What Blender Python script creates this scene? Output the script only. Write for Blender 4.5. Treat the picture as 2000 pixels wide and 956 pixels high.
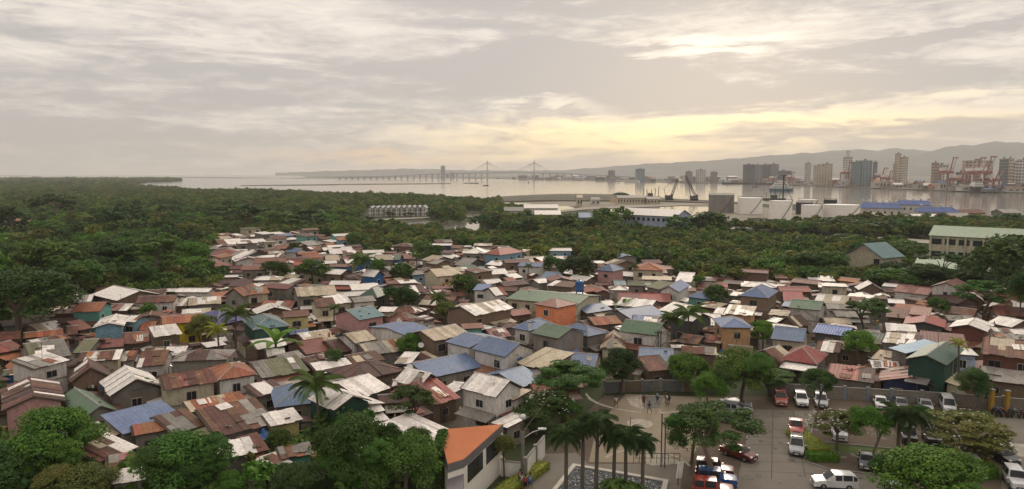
import bpy, math, random
import numpy as np
from mathutils import Vector
random.seed(7); rng = np.random.default_rng(7)
S = bpy.context.scene
for o in list(bpy.data.objects): bpy.data.objects.remove(o)
COL = S.collection
R = math.radians
# ---------------------------------------------------------------- camera
FX, HY = 1400.0, 339.0
PIT = math.atan((478 - HY) / FX); CH = 30.0
cd = bpy.data.cameras.new('camera'); cam = bpy.data.objects.new('camera', cd); COL.objects.link(cam)
cam.location = (0, 0, CH); cam.rotation_euler = (math.pi/2 - PIT, 0, 0)
cd.sensor_width = 36; cd.lens = 36*FX/2000; cd.clip_start = 1; cd.clip_end = 60000
S.camera = cam
S.render.resolution_x, S.render.resolution_y = 1024, 489
CP, SP = math.cos(PIT), math.sin(PIT)
def P(px, py, z=0.0):
    a = (px-1000)/FX; b = (478-py)/FX
    d = Vector((a, CP + b*SP, -SP + b*CP))
    t = (z-CH)/d.z
    return Vector((d.x*t, d.y*t, z))
def pj(p):
    x, y, z = p[0], p[1], p[2]-CH
    f = y*CP - z*SP
    if f < 0.1: return (9999, 9999)
    return (1000 + FX*x/f, 478 - FX*(y*SP + z*CP)/f)
# ---------------------------------------------------------------- world
W_ = bpy.data.worlds.new("World"); S.world = W_; W_.use_nodes = True
SUN_AZ, SUN_EL = 16.0, 12.0
def build_world():
    nt = W_.node_tree; N = nt.nodes; L = nt.links; N.clear()
    def m(op, a, b=None, c=None, clamp=False):
        n = N.new('ShaderNodeMath'); n.operation = op; n.use_clamp = clamp
        for i, v in enumerate((a, b, c)):
            if v is None: continue
            if isinstance(v, (int, float)): n.inputs[i].default_value = v
            else: L.new(v, n.inputs[i])
        return n.outputs[0]
    def mix(f, a, b):
        n = N.new('ShaderNodeMix'); n.data_type = 'RGBA'
        if isinstance(f, (int, float)): n.inputs[0].default_value = f
        else: L.new(f, n.inputs[0])
        for i, v in ((6, a), (7, b)):
            if isinstance(v, tuple): n.inputs[i].default_value = (*v, 1)
            else: L.new(v, n.inputs[i])
        return n.outputs[2]
    tc = N.new('ShaderNodeTexCoord'); sp = N.new('ShaderNodeSeparateXYZ'); L.new(tc.outputs['Generated'], sp.inputs[0])
    x, y, z = sp.outputs
    A = m('MULTIPLY', m('ARCTAN2', x, y), 57.2958)
    E = m('MULTIPLY', m('ARCSINE', z), 57.2958)
    zz = m('ADD', m('MAXIMUM', z, 0.0), 0.10)
    cv = N.new('ShaderNodeCombineXYZ')
    L.new(m('DIVIDE', x, zz), cv.inputs[0]); L.new(m('MULTIPLY', m('DIVIDE', y, zz), 1.0), cv.inputs[1])
    def noise(vec, sc, det, rough, dist=0.0, off=0.0):
        mp = N.new('ShaderNodeMapping'); L.new(vec, mp.inputs[0])
        mp.inputs['Scale'].default_value = sc; mp.inputs['Location'].default_value = (off, off*0.7, off*0.3)
        n = N.new('ShaderNodeTexNoise'); n.inputs['Scale'].default_value = 1; n.inputs['Detail'].default_value = det
        n.inputs['Roughness'].default_value = rough; n.inputs['Distortion'].default_value = dist
        L.new(mp.outputs[0], n.inputs['Vector']); return n.outputs[0]
    av = N.new('ShaderNodeCombineXYZ'); L.new(A, av.inputs[0]); L.new(E, av.inputs[1])
    n1 = noise(cv.outputs[0], (0.55, 0.75, 1), 8, 0.58, 0.3, 3.1)
    n2 = noise(av.outputs[0], (0.085, 0.55, 1), 9, 0.60, 0.5, 7.7)
    n3 = noise(av.outputs[0], (0.35, 1.6, 1), 7, 0.62, 0.4, 1.9)
    # warp the angular coordinates so the placed cloud banks get ragged edges
    wA = m('ADD', A, m('MULTIPLY', m('SUBTRACT', n3, 0.5), 9.0))
    wE = m('ADD', E, m('MULTIPLY', m('SUBTRACT', n2, 0.5), 5.5))
    def g(a0, e0, sa, se, tilt=0.0):
        da = m('SUBTRACT', wA, a0)
        de = m('SUBTRACT', m('SUBTRACT', wE, e0), m('MULTIPLY', da, tilt))
        q = m('ADD', m('POWER', m('ABSOLUTE', m('DIVIDE', da, sa)), 2.0), m('POWER', m('ABSOLUTE', m('DIVIDE', de, se)), 2.0))
        return m('POWER', 2.718, m('MULTIPLY', q, -1.0))
    f = m('ADD', m('MULTIPLY', m('SUBTRACT', n1, 0.5), 1.0), m('MULTIPLY', m('SUBTRACT', n2, 0.5), 1.9))
    f = m('ADD', f, m('MULTIPLY', m('SUBTRACT', n3, 0.5), 1.35))
    f = m('ADD', f, 0.50)
    for (a0, e0, sa, se, ti, amp) in [
        (15, 9.5, 7, 0.6, 0.02, 0.75), (3, 8.6, 11, 1.5, -0.03, -0.75), (22, 6.2, 18, 1.1, 0.03, -0.65),
        (-22, 7.9, 9, 1.2, 0.0, -0.50), (-6, 7.6, 12, 1.3, 0, -0.3), (12, 13.0, 20, 1.2, 0, -0.25), (6, 6.0, 12, 1.0, 0.0, -0.45), (-30, 2.5, 18, 1.6, 0, -0.35),
        (28, 11.5, 10, 1.2, 0.03, 0.2), (-33, 12.5, 14, 2.5, 0, 0.2), (30, 8.9, 8, 0.35, 0.12, -0.6), (5, 13.2, 14, 0.9, 0, -0.35),
        (3.5, 5.4, 4, 0.5, 0, 1.0), (24, 4.3, 16, 0.5, 0.02, 1.0), (4, 2.8, 13, 1.2, 0.02, 0.35), (22, 1.8, 11, 0.9, 0.03, -0.5)]:
        f = m('ADD', f, m('MULTIPLY', g(a0, e0, sa, se, ti), amp))
    f = m('MINIMUM', m('MAXIMUM', f, 0.0), 1.0)
    fs = N.new('ShaderNodeMapRange'); fs.interpolation_type = 'SMOOTHSTEP'; L.new(f, fs.inputs[0])
    fs.inputs[1].default_value = 0.05; fs.inputs[2].default_value = 1.0
    f = fs.outputs[0]
    warm = m('MAXIMUM', g(7, 1.8, 14, 1.6), m('MULTIPLY', g(27, 3.6, 16, 1.3), 0.6))
    pink = g(-18, 11.5, 12, 3.0)
    dark = mix(warm, (0.51, 0.475, 0.46), (0.62, 0.53, 0.41))
    light = mix(warm, (0.96, 0.87, 0.77), (1.50, 1.16, 0.64))
    dark = mix(m('MULTIPLY', pink, 0.5), dark, (0.78, 0.66, 0.61))
    sky = mix(f, dark, light)
    # thin bright openings near the sun
    br = m('MULTIPLY', g(16.0, 9.4, 5.5, 0.55, 0.02), 0.9, clamp=True)
    sky = mix(m('MULTIPLY', br, m('MULTIPLY', f, 0.8)), sky, (1.40, 1.29, 1.05))
    st = m('MULTIPLY', m('MULTIPLY', g(12, 2.9, 15, 1.7), m('GREATER_THAN', f, 0.0)), m('MULTIPLY', f, f))
    sky = mix(m('MULTIPLY', st, 0.9), sky, (2.1, 1.5, 0.66))
    og = m('MULTIPLY', g(-9, 1.5, 7, 0.45), 0.75)
    sky = mix(og, sky, (1.5, 0.92, 0.45))
    # smooth haze colour at the horizon on the left
    hz = m('POWER', 2.718, m('MULTIPLY', m('MAXIMUM', E, 0.0), -0.9))
    sky = mix(m('MULTIPLY', hz, 0.6), sky, (0.74, 0.68, 0.57))
    # an overcast sky is brighter towards the zenith
    zb = N.new('ShaderNodeMapRange'); zb.interpolation_type = 'SMOOTHSTEP'; L.new(E, zb.inputs[0]); zb.inputs[1].default_value = 14; zb.inputs[2].default_value = 60; zb.inputs[3].default_value = 1.0; zb.inputs[4].default_value = 1.6
    vs = N.new('ShaderNodeVectorMath'); vs.operation = 'SCALE'; L.new(sky, vs.inputs[0]); L.new(zb.outputs[0], vs.inputs['Scale']); sky = vs.outputs[0]
    nish = N.new('ShaderNodeTexSky'); nish.sky_type = 'NISHITA'; nish.sun_disc = False
    nish.sun_elevation = R(SUN_EL); nish.sun_rotation = R(SUN_AZ)
    ns = mix(0.9, (0, 0, 0), nish.outputs[0])
    bg1 = N.new('ShaderNodeBackground'); L.new(nish.outputs[0], bg1.inputs[0]); bg1.inputs[1].default_value = 0.06
    bg2 = N.new('ShaderNodeBackground'); L.new(sky, bg2.inputs[0]); bg2.inputs[1].default_value = 1.12
    ms = N.new('ShaderNodeMixShader'); ms.inputs[0].default_value = 0.90
    L.new(bg1.outputs[0], ms.inputs[1]); L.new(bg2.outputs[0], ms.inputs[2])
    out = N.new('ShaderNodeOutputWorld'); L.new(ms.outputs[0], out.inputs[0])
build_world()
sd = bpy.data.lights.new('sun', 'SUN'); sd.energy = 1.1; sd.angle = R(16); sd.color = (1.0, 0.87, 0.70)
sun = bpy.data.objects.new('sun', sd); COL.objects.link(sun)
sdir = Vector((math.sin(R(SUN_AZ))*math.cos(R(SUN_EL+14)), math.cos(R(SUN_AZ))*math.cos(R(SUN_EL+14)), math.sin(R(SUN_EL+14))))
sun.rotation_euler = sdir.to_track_quat('Z', 'Y').to_euler()
S.view_settings.view_transform = 'Standard'; S.view_settings.look = 'None'
S.view_settings.exposure = 0.0; S.view_settings.gamma = 1.0
S.render.engine = 'CYCLES'
# ---------------------------------------------------------------- materials
MATS = {}
def mat(name, c1, c2=None, scale=3.0,  rough=0.8, c3=None, stretch=(1, 1, 1), metal=0.0, var=0.12, bump=0.0, detail=6, transl=0.0, world=False, bscale=None, spec=0.3, wide=0.0):
    if name in MATS: return MATS[name]
    m = bpy.data.materials.new(name); m.use_nodes = True; nt = m.node_tree; N = nt.nodes; L = nt.links
    b = N['Principled BSDF']; b.inputs['Roughness'].default_value = rough; b.inputs['Metallic'].default_value = metal
    b.inputs['Specular IOR Level'].default_value = .5 if name.endswith('sheet') else spec
    if name.endswith('sheet'): b.inputs['Roughness'].default_value = rough*.82
    tc = N.new('ShaderNodeTexCoord'); mp = N.new('ShaderNodeMapping'); mp.inputs['Scale'].default_value = stretch
    oi = N.new('ShaderNodeObjectInfo')
    if world:
        ge = N.new('ShaderNodeNewGeometry'); L.new(ge.outputs['Position'], mp.inputs[0])
    else:
        va = N.new('ShaderNodeVectorMath'); va.operation = 'ADD'
        L.new(tc.outputs['Object'], va.inputs[0]); L.new(oi.outputs['Location'], va.inputs[1]); L.new(va.outputs[0], mp.inputs[0])
    no = N.new('ShaderNodeTexNoise'); no.inputs['Scale'].default_value = scale; no.inputs['Detail'].default_value = detail; no.inputs['Roughness'].default_value = 0.62
    L.new(mp.outputs[0], no.inputs['Vector'])
    cr = N.new('ShaderNodeValToRGB'); L.new(no.outputs[0], cr.inputs[0])
    c2 = c2 or tuple(v*0.75 for v in c1)
    e = cr.color_ramp.elements; e[0].position = 0.35; e[0].color = (*c1, 1); e[1].position = 0.62; e[1].color = (*c2, 1)
    if c3:
        q = cr.color_ramp.elements.new(0.72); q.color = (*c3, 1)
    hs = N.new('ShaderNodeHueSaturation'); L.new(cr.outputs[0], hs.inputs['Color'])
    mr = N.new('ShaderNodeMapRange'); L.new(oi.outputs['Random'], mr.inputs[0]); mr.inputs[3].default_value = 1-var*1.6; mr.inputs[4].default_value = 1+var*1.6
    L.new(mr.outputs[0], hs.inputs['Value'])
    ma = N.new('ShaderNodeMath'); ma.operation = 'MULTIPLY'; ma.inputs[1].default_value = 7.31; L.new(oi.outputs['Random'], ma.inputs[0])
    fr = N.new('ShaderNodeMath'); fr.operation = 'FRACT'; L.new(ma.outputs[0], fr.inputs[0])
    mr2 = N.new('ShaderNodeMapRange'); L.new(fr.outputs[0], mr2.inputs[0]); mr2.inputs[3].default_value = 0.5-var*0.09; mr2.inputs[4].default_value = 0.5+var*0.09
    L.new(mr2.outputs[0], hs.inputs['Hue'])
    if name.endswith('sheet') or name.endswith('plaster'):   # grime, runs and scabs
        nd = N.new('ShaderNodeTexNoise'); nd.inputs['Scale'].default_value = 2.6; nd.inputs['Detail'].default_value = 9; nd.inputs['Roughness'].default_value = .72; L.new(mp.outputs[0], nd.inputs['Vector'])
        rd = N.new('ShaderNodeMapRange'); L.new(nd.outputs[0], rd.inputs[0]); rd.inputs[1].default_value = .36; rd.inputs[2].default_value = .56; rd.inputs[3].default_value = 0.0; rd.inputs[4].default_value = 1.0
        md = N.new('ShaderNodeMix'); md.data_type = 'RGBA'; L.new(rd.outputs[0], md.inputs[0]); L.new(hs.outputs[0], md.inputs[7])
        m2 = N.new('ShaderNodeMix'); m2.data_type = 'RGBA'; m2.blend_type = 'MULTIPLY'; m2.inputs[0].default_value = .8; L.new(hs.outputs[0], m2.inputs[6]); m2.inputs[7].default_value = (.62, .55, .5, 1); L.new(m2.outputs[2], md.inputs[6])
        hs = type('o', (), {'outputs': [md.outputs[2]]})()
    if wide:   # broad patches of different plant species
        gw = N.new('ShaderNodeNewGeometry'); nw = N.new('ShaderNodeTexNoise'); nw.inputs['Scale'].default_value = 0.022; nw.inputs['Detail'].default_value = 5; L.new(gw.outputs['Position'], nw.inputs['Vector'])
        rw_ = N.new('ShaderNodeMapRange'); L.new(nw.outputs[0], rw_.inputs[0]); rw_.inputs[1].default_value = .35; rw_.inputs[2].default_value = .65; rw_.inputs[3].default_value = 0; rw_.inputs[4].default_value = 1
        mw = N.new('ShaderNodeMix'); mw.data_type = 'RGBA'; mw.blend_type = 'MULTIPLY'; L.new(rw_.outputs[0], mw.inputs[0]); L.new(hs.outputs[0], mw.inputs[6]); mw.inputs[7].default_value = (1.35, 1.25, .9, 1)
        hs = type('o', (), {'outputs': [mw.outputs[2]]})()
    L.new(hs.outputs[0], b.inputs['Base Color'])
    if bump:
        bn = N.new('ShaderNodeTexNoise'); bn.inputs['Scale'].default_value = bscale or scale*4; bn.inputs['Detail'].default_value = 4
        L.new(mp.outputs[0], bn.inputs['Vector'])
        bu = N.new('ShaderNodeBump'); bu.inputs['Strength'].default_value = bump; bu.inputs['Distance'].default_value = 0.1
        L.new(bn.outputs[0], bu.inputs['Height']); L.new(bu.outputs[0], b.inputs['Normal'])
    if transl:
        tr = N.new('ShaderNodeBsdfTranslucent'); L.new(hs.outputs[0], tr.inputs[0])
        ms = N.new('ShaderNodeMixShader'); ms.inputs[0].default_value = transl
        L.new(b.outputs[0], ms.inputs[1]); L.new(tr.outputs[0], ms.inputs[2]); L.new(ms.outputs[0], N['Material Output'].inputs[0])
    MATS[name] = m; return m
# roofing sheets: weathered steel, paint, and patch colours
ROOF = {
 'R': mat('rusted steel sheet', (0.095, 0.036, 0.022), (0.16, 0.062, 0.034), 0.9, 0.85, (0.30, 0.19, 0.13), (1, 1, .3), var=0.22, bump=.2),
 'K': mat('dark brown sheet', (0.062, 0.026, 0.020), (0.095, 0.038, 0.026), 0.7, 0.8, var=0.15),
 'O': mat('orange rust sheet', (0.26, 0.085, 0.036), (0.34, 0.12, 0.055), 0.8, 0.85, (0.15, 0.06, 0.035), var=0.15),
 'B': mat('faded red brown paint sheet', (0.165, 0.055, 0.040), (0.21, 0.082, 0.058), 0.6, 0.75, (0.12, 0.05, 0.035), var=0.15),
 'W': mat('whitewashed steel sheet', (0.80, 0.76, 0.71), (0.70, 0.65, 0.60), 0.7, 0.6, (0.46, 0.38, 0.31), var=0.12),
 'Y': mat('weathered grey sheet', (0.27, 0.25, 0.22), (0.20, 0.18, 0.155), 0.8, 0.75, (0.15, 0.11, 0.085), var=0.18),
 'M': mat('mossy sheet', (0.115, 0.125, 0.06), (0.155, 0.15, 0.085), 0.9, 0.85, (0.10, 0.08, 0.05), var=0.12),
 'U': mat('blue painted sheet', (0.095, 0.15, 0.27), (0.125, 0.18, 0.30), 0.5, 0.6, (0.19, 0.215, 0.28), var=0.12),
 'V': mat('bright blue sheet', (0.035, 0.10, 0.30), (0.05, 0.13, 0.36), 0.5, 0.5, var=0.1),
 'N': mat('indigo tarpaulin sheet', (0.045, 0.045, 0.17), (0.08, 0.08, 0.24), 0.8, 0.6, (0.16, 0.16, 0.25), var=0.1),
 'G': mat('green painted sheet', (0.06, 0.12, 0.06), (0.085, 0.145, 0.08), 0.5, 0.6, var=0.1),
 'D': mat('dark green painted sheet', (0.028, 0.072, 0.045), (0.040, 0.09, 0.055), 0.5, 0.55, var=0.1),
 'E': mat('red painted sheet', (0.24, 0.045, 0.032), (0.29, 0.075, 0.052), 0.6, 0.7, (0.22, 0.10, 0.075), var=0.1),
 'P': mat('dusty pink sheet', (0.28, 0.12, 0.10), (0.32, 0.16, 0.13), 0.6, 0.7, var=0.1),
 'T': mat('teal painted sheet', (0.075, 0.15, 0.165), (0.10, 0.18, 0.195), 0.5, 0.6, var=0.1),
 'L': mat('light blue sheet', (0.20, 0.36, 0.50), (0.26, 0.42, 0.55), 0.5, 0.6, var=0.08),
 'C': mat('cream weathered sheet', (0.50, 0.43, 0.31), (0.40, 0.32, 0.22), 0.7, 0.75, (0.24, 0.15, 0.10), var=0.12),
 'F': mat('pale green sheet', (0.33, 0.42, 0.29), (0.37, 0.45, 0.32), 0.3, 0.6, var=0.04),
 'Q': mat('terracotta membrane roof', (0.40, 0.12, 0.042), (0.44, 0.145, 0.055), 0.35, 0.8, var=0.02, bump=.1),
}
RN = {'R': 'rusty', 'K': 'dark brown', 'O': 'rust-orange', 'B': 'red-brown', 'W': 'whitish', 'Y': 'grey', 'M': 'mossy green', 'U': 'blue', 'V': 'bright blue', 'N': 'indigo',
      'G': 'green', 'D': 'dark green', 'E': 'red', 'P': 'pinkish', 'T': 'teal', 'L': 'light blue', 'C': 'cream', 'F': 'pale green', 'Q': 'terracotta'}
WALL = {
 'w': mat('white plaster', (0.62, 0.60, 0.57), (0.50, 0.47, 0.43), 0.6, 0.85, (0.34, 0.30, 0.26), (1, 1, .35), var=0.08),
 'c': mat('cream plaster', (0.50, 0.46, 0.34), (0.42, 0.37, 0.27), 0.6, 0.85, (0.28, 0.24, 0.18), (1, 1, .35), var=0.08),
 'y': mat('bare concrete block', (0.24, 0.22, 0.19), (0.17, 0.15, 0.13), 0.8, 0.95, (0.11, 0.09, 0.075), (1, 1, .4), var=0.15, bump=.2),
 'b': mat('weathered wood board', (0.13, 0.085, 0.06), (0.18, 0.125, 0.09), 1.2, 0.9, (0.08, 0.055, 0.04), (4, 4, .3), var=0.18),
 'p': mat('pink plaster', (0.50, 0.29, 0.28), (0.44, 0.24, 0.23), 0.6, 0.85, var=0.05),
 't': mat('turquoise plaster', (0.16, 0.40, 0.34), (0.13, 0.33, 0.29), 0.6, 0.85, var=0.08),
 'u': mat('light blue plaster', (0.20, 0.34, 0.44), (0.16, 0.29, 0.38), 0.6, 0.85, var=0.08),
 'v': mat('strong blue plaster', (0.03, 0.14, 0.36), (0.025, 0.11, 0.30), 0.6, 0.8, var=0.06),
 'l': mat('yellow plaster', (0.78, 0.62, 0.04), (0.68, 0.52, 0.035), 0.6, 0.85, var=0.04),
 'k': mat('pale yellow plaster', (0.52, 0.46, 0.20), (0.44, 0.38, 0.16), 0.6, 0.85, var=0.06),
 'o': mat('orange plaster', (0.80, 0.30, 0.15), (0.74, 0.26, 0.13), 0.5, 0.85, var=0.02),
 'a': mat('apricot plaster', (0.50, 0.31, 0.16), (0.42, 0.26, 0.135), 0.6, 0.85, var=0.04),
 'g': mat('dark green board', (0.018, 0.055, 0.042), (0.025, 0.07, 0.05), 0.6, 0.8, var=0.06),
 'd': mat('dark grey board', (0.055, 0.058, 0.056), (0.075, 0.075, 0.07), 1.0, 0.85, var=0.1),
 'r': mat('red brown board', (0.13, 0.05, 0.037), (0.16, 0.068, 0.05), 0.8, 0.85, var=0.1),
 'n': mat('navy board', (0.015, 0.024, 0.06), (0.02, 0.03, 0.08), 0.8, 0.7, var=0.05),
 's': mat('pale blue plaster', (0.36, 0.42, 0.56), (0.32, 0.37, 0.50), 0.4, 0.8, var=0.02),
}
WN = {'w': 'white', 'c': 'cream', 'y': 'bare grey', 'b': 'brown wooden', 'p': 'pink', 't': 'turquoise', 'u': 'light blue', 'v': 'strong blue', 'l': 'yellow', 'k': 'pale yellow',
      'o': 'orange', 'a': 'apricot', 'g': 'dark green', 'd': 'dark grey', 'r': 'red-brown', 'n': 'navy', 's': 'pale blue'}
M_glass = mat('dark window glass', (0.018, 0.02, 0.022), (0.03, 0.032, 0.035), 2, 0.22, spec=0.22)
M_frame = mat('window frame', (0.20, 0.16, 0.12), (0.30, 0.26, 0.2), 1, 0.7, var=0.3)
M_wframe = mat('white frame', (0.6, 0.58, 0.54), None, 1, 0.7)
M_wood = mat('roof timber', (0.10, 0.07, 0.05), (0.07, 0.05, 0.04), 2, 0.9)
M_ridge = mat('ridge cap', (0.40, 0.38, 0.36), (0.28, 0.25, 0.22), 2, 0.7)
M_conc = mat('concrete', (0.26, 0.245, 0.22), (0.20, 0.185, 0.165), 0.5, 0.9, (0.16, 0.145, 0.125), world=True, var=0.0, bump=.1)
M_pole = mat('pole concrete', (0.20, 0.185, 0.165), (0.15, 0.14, 0.12), 1, 0.9)
M_black = mat('black rubber', (0.015, 0.015, 0.015), (0.022, 0.022, 0.022), 3, 0.8)
M_steel = mat('dark steel', (0.06, 0.06, 0.06), (0.09, 0.085, 0.08), 2, 0.6)
M_bark = mat('bark', (0.10, 0.075, 0.055), (0.15, 0.12, 0.09), 3, 0.95, stretch=(1, 1, .2), var=0.2, bump=.3)
M_palmbark = mat('palm bark', (0.085, 0.075, 0.058), (0.13, 0.11, 0.085), 3, 0.95, stretch=(1, 1, 6), var=0.1)
M_white = mat('white paint', (0.72, 0.70, 0.66), (0.6, 0.57, 0.53), 1, 0.6, var=0.05)
def leafmat(n, c1, c2, c3, var=0.25, sc=2.6, k=1.8, wide=0):
    q = lambda c: (c[0]*k*1.06, c[1]*k, c[2]*k*.7)
    return mat(n, q(c1), q(c2), sc, 0.65, q(c3), var=var, transl=0.25, detail=3, wide=wide)
LEAF = {
 'dark': leafmat('dark foliage', (0.018, 0.038, 0.012), (0.028, 0.056, 0.016), (0.042, 0.076, 0.02)),
 'mid': leafmat('mid green foliage', (0.028, 0.060, 0.013), (0.042, 0.085, 0.018), (0.060, 0.108, 0.024)),
 'bright': leafmat('bright green foliage', (0.036, 0.092, 0.014), (0.058, 0.125, 0.018), (0.090, 0.165, 0.026), 0.12),
 'olive': leafmat('olive foliage', (0.055, 0.068, 0.020), (0.082, 0.092, 0.028), (0.10, 0.088, 0.036)),
 'mangrove': leafmat('mangrove foliage', (0.030, 0.050, 0.013), (0.046, 0.072, 0.018), (0.066, 0.090, 0.024), 0.36, 1.5, 2.0, 1),
 'palm': leafmat('palm fronds', (0.034, 0.062, 0.018), (0.050, 0.082, 0.022), (0.085, 0.095, 0.03), 0.2),
 'yellow': leafmat('yellow green foliage', (0.10, 0.135, 0.022), (0.15, 0.165, 0.025), (0.20, 0.17, 0.03), 0.1),
 'fox': leafmat('foxtail fronds', (0.020, 0.040, 0.018), (0.030, 0.055, 0.022), (0.045, 0.065, 0.022), 0.15),
 'hedge': leafmat('hedge leaves', (0.035, 0.10, 0.012), (0.055, 0.13, 0.018), (0.08, 0.16, 0.02), 0.1),
}
# ---------------------------------------------------------------- helpers
def tag(o, label=None, cat=None, group=None, kind=None):
    if label: o['label'] = label
    if cat: o['category'] = cat
    if group: o['group'] = group
    if kind: o['kind'] = kind
    return o
def empty(name, loc=(0, 0, 0), rz=0.0, label=None, cat=None, group=None):
    o = bpy.data.objects.new(name, None); COL.objects.link(o); o.empty_display_size = 0.3
    o.location = loc; o.rotation_euler = (0, 0, rz)
    return tag(o, label, cat, group)
def place(name, me, parent=None, loc=None, rot=None, scale=None):
    o = bpy.data.objects.new(name, me); COL.objects.link(o)
    if parent is not None: o.parent = parent
    if loc is not None: o.location = loc
    if rot is not None: o.rotation_euler = rot
    if scale is not None: o.scale = scale
    return o
class MB:
    def __init__(s): s.v = []; s.f = []; s.mi = []; s.mats = []
    def m(s, mt):
        if mt not in s.mats: s.mats.append(mt)
        return s.mats.index(mt)
    def face(s, pts, mt):
        n = len(s.v); s.v += [tuple(p) for p in pts]; s.f.append(tuple(range(n, n+len(pts)))); s.mi.append(s.m(mt))
    def box(s, a, b, mt):
        (x0, y0, z0), (x1, y1, z1) = a, b
        n = len(s.v); s.v += [(x0, y0, z0), (x1, y0, z0), (x1, y1, z0), (x0, y1, z0), (x0, y0, z1), (x1, y0, z1), (x1, y1, z1), (x0, y1, z1)]
        for q in ((0, 3, 2, 1), (4, 5, 6, 7), (0, 1, 5, 4), (1, 2, 6, 5), (2, 3, 7, 6), (3, 0, 4, 7)): s.f.append(tuple(n+i for i in q)); s.mi.append(s.m(mt))
    def prism(s, poly, z0, z1, mt, top=None):
        n = len(s.v); k = len(poly)
        a = sum(poly[i][0]*poly[(i+1) % k][1]-poly[(i+1) % k][0]*poly[i][1] for i in range(k))
        if a < 0: poly = poly[::-1]
        s.v += [(p[0], p[1], z0) for p in poly]+[(p[0], p[1], z1) for p in poly]; i0 = s.m(mt); i1 = s.m(top or mt)
        for i in range(k): j = (i+1) % k; s.f.append((n+i, n+j, n+k+j, n+k+i)); s.mi.append(i0)
        s.f.append(tuple(range(n+k, n+2*k))); s.mi.append(i1); s.f.append(tuple(range(n+k-1, n-1, -1))); s.mi.append(i0)
    def tube(s, pts, rad, mt, seg=6, cap=True):
        pts = [Vector(p) for p in pts]; k = len(pts)
        if not hasattr(rad, '__len__'): rad = [rad]*k
        n = len(s.v); i0 = s.m(mt); ref = None
        for i, p in enumerate(pts):
            d = (pts[min(i+1, k-1)]-pts[max(i-1, 0)]).normalized()
            if ref is None: ref = Vector((1, 0, 0)) if abs(d.x) < .8 else Vector((0, 1, 0))
            a = d.cross(ref).normalized(); b = d.cross(a).normalized(); ref = -b if False else ref
            for j in range(seg):
                t = 2*math.pi*j/seg; q = p+(a*math.cos(t)+b*math.sin(t))*rad[i]; s.v.append(tuple(q))
        for i in range(k-1):
            for j in range(seg):
                j2 = (j+1) % seg; s.f.append((n+i*seg+j, n+i*seg+j2, n+(i+1)*seg+j2, n+(i+1)*seg+j)); s.mi.append(i0)
        if cap:
            s.f.append(tuple(n+j for j in range(seg))[::-1]); s.mi.append(i0)
            s.f.append(tuple(n+(k-1)*seg+j for j in range(seg))); s.mi.append(i0)
    def lathe(s, prof, mt, seg=24, c=(0, 0, 0)):
        n = len(s.v); i0 = s.m(mt)
        for (r, z) in prof:
            for j in range(seg):
                t = 2*math.pi*j/seg; s.v.append((c[0]+r*math.cos(t), c[1]+r*math.sin(t), c[2]+z))
        for i in range(len(prof)-1):
            for j in range(seg):
                j2 = (j+1) % seg; s.f.append((n+i*seg+j, n+i*seg+j2, n+(i+1)*seg+j2, n+(i+1)*seg+j)); s.mi.append(i0)
    def mesh(s, name, smooth=False):
        me = bpy.data.meshes.new(name); me.from_pydata(s.v, [], s.f)
        for mt in s.mats: me.materials.append(mt)
        me.polygons.foreach_set('material_index', s.mi)
        if smooth: me.polygons.foreach_set('use_smooth', [True]*len(s.f))
        me.update(); return me
    def build(s, name, parent=None, loc=None, rot=None, smooth=False):
        return place(name, s.mesh(name, smooth), parent, loc, rot)
def sheet(name, pts, z, mt, label=None, kind='structure', thick=None):
    b = MB()
    if thick: b.prism([(p[0], p[1]) for p in pts], z-thick, z, mt)
    else: b.face([(p[0], p[1], z) for p in (pts if sum(pts[i][0]*pts[(i+1) % len(pts)][1]-pts[(i+1) % len(pts)][0]*pts[i][1] for i in range(len(pts))) > 0 else pts[::-1])], mt)
    return tag(b.build(name), label, None, None, kind)
def inpoly(x, y, poly):
    c = False; n = len(poly); j = n-1
    for i in range(n):
        xi, yi = poly[i]; xj, yj = poly[j]
        if (yi > y) != (yj > y) and x < (xj-xi)*(y-yi)/(yj-yi)+xi: c = not c
        j = i
    return c
def smooth_noise(x, y, s=0):
    return math.sin(x*1.3+s)*math.cos(y*1.7-s)+0.5*math.sin(x*2.9+y*2.3+s*2)+0.25*math.sin(x*6.1-y*5.3+s)
# ================================================================ SETTING: water, land, hills
def water_mat():
    m = bpy.data.materials.new('sea water'); m.use_nodes = True; nt = m.node_tree; N = nt.nodes; L = nt.links
    b = N['Principled BSDF']; b.inputs['Base Color'].default_value = (0.17, 0.155, 0.13, 1); b.inputs['Roughness'].default_value = 0.10
    b.inputs['IOR'].default_value = 1.33
    ge = N.new('ShaderNodeNewGeometry'); mp = N.new('ShaderNodeMapping'); mp.inputs['Scale'].default_value = (0.05, 0.012, 1); L.new(ge.outputs['Position'], mp.inputs[0])
    no = N.new('ShaderNodeTexNoise'); no.inputs['Scale'].default_value = 1; no.inputs['Detail'].default_value = 6; L.new(mp.outputs[0], no.inputs['Vector'])
    bu = N.new('ShaderNodeBump'); bu.inputs['Strength'].default_value = 0.05; bu.inputs['Distance'].default_value = 1.0; L.new(no.outputs[0], bu.inputs['Height']); L.new(bu.outputs[0], b.inputs['Normal'])
    return m
M_water = water_mat()
FAR = 12000.0
tag(sheet('water', [(-12000, 100), (12000, 100), (12000, FAR), (-12000, FAR)], -0.6, M_water), 'calm pale channel of sea water between the mangroves and the far city', None, None, 'structure')
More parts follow.
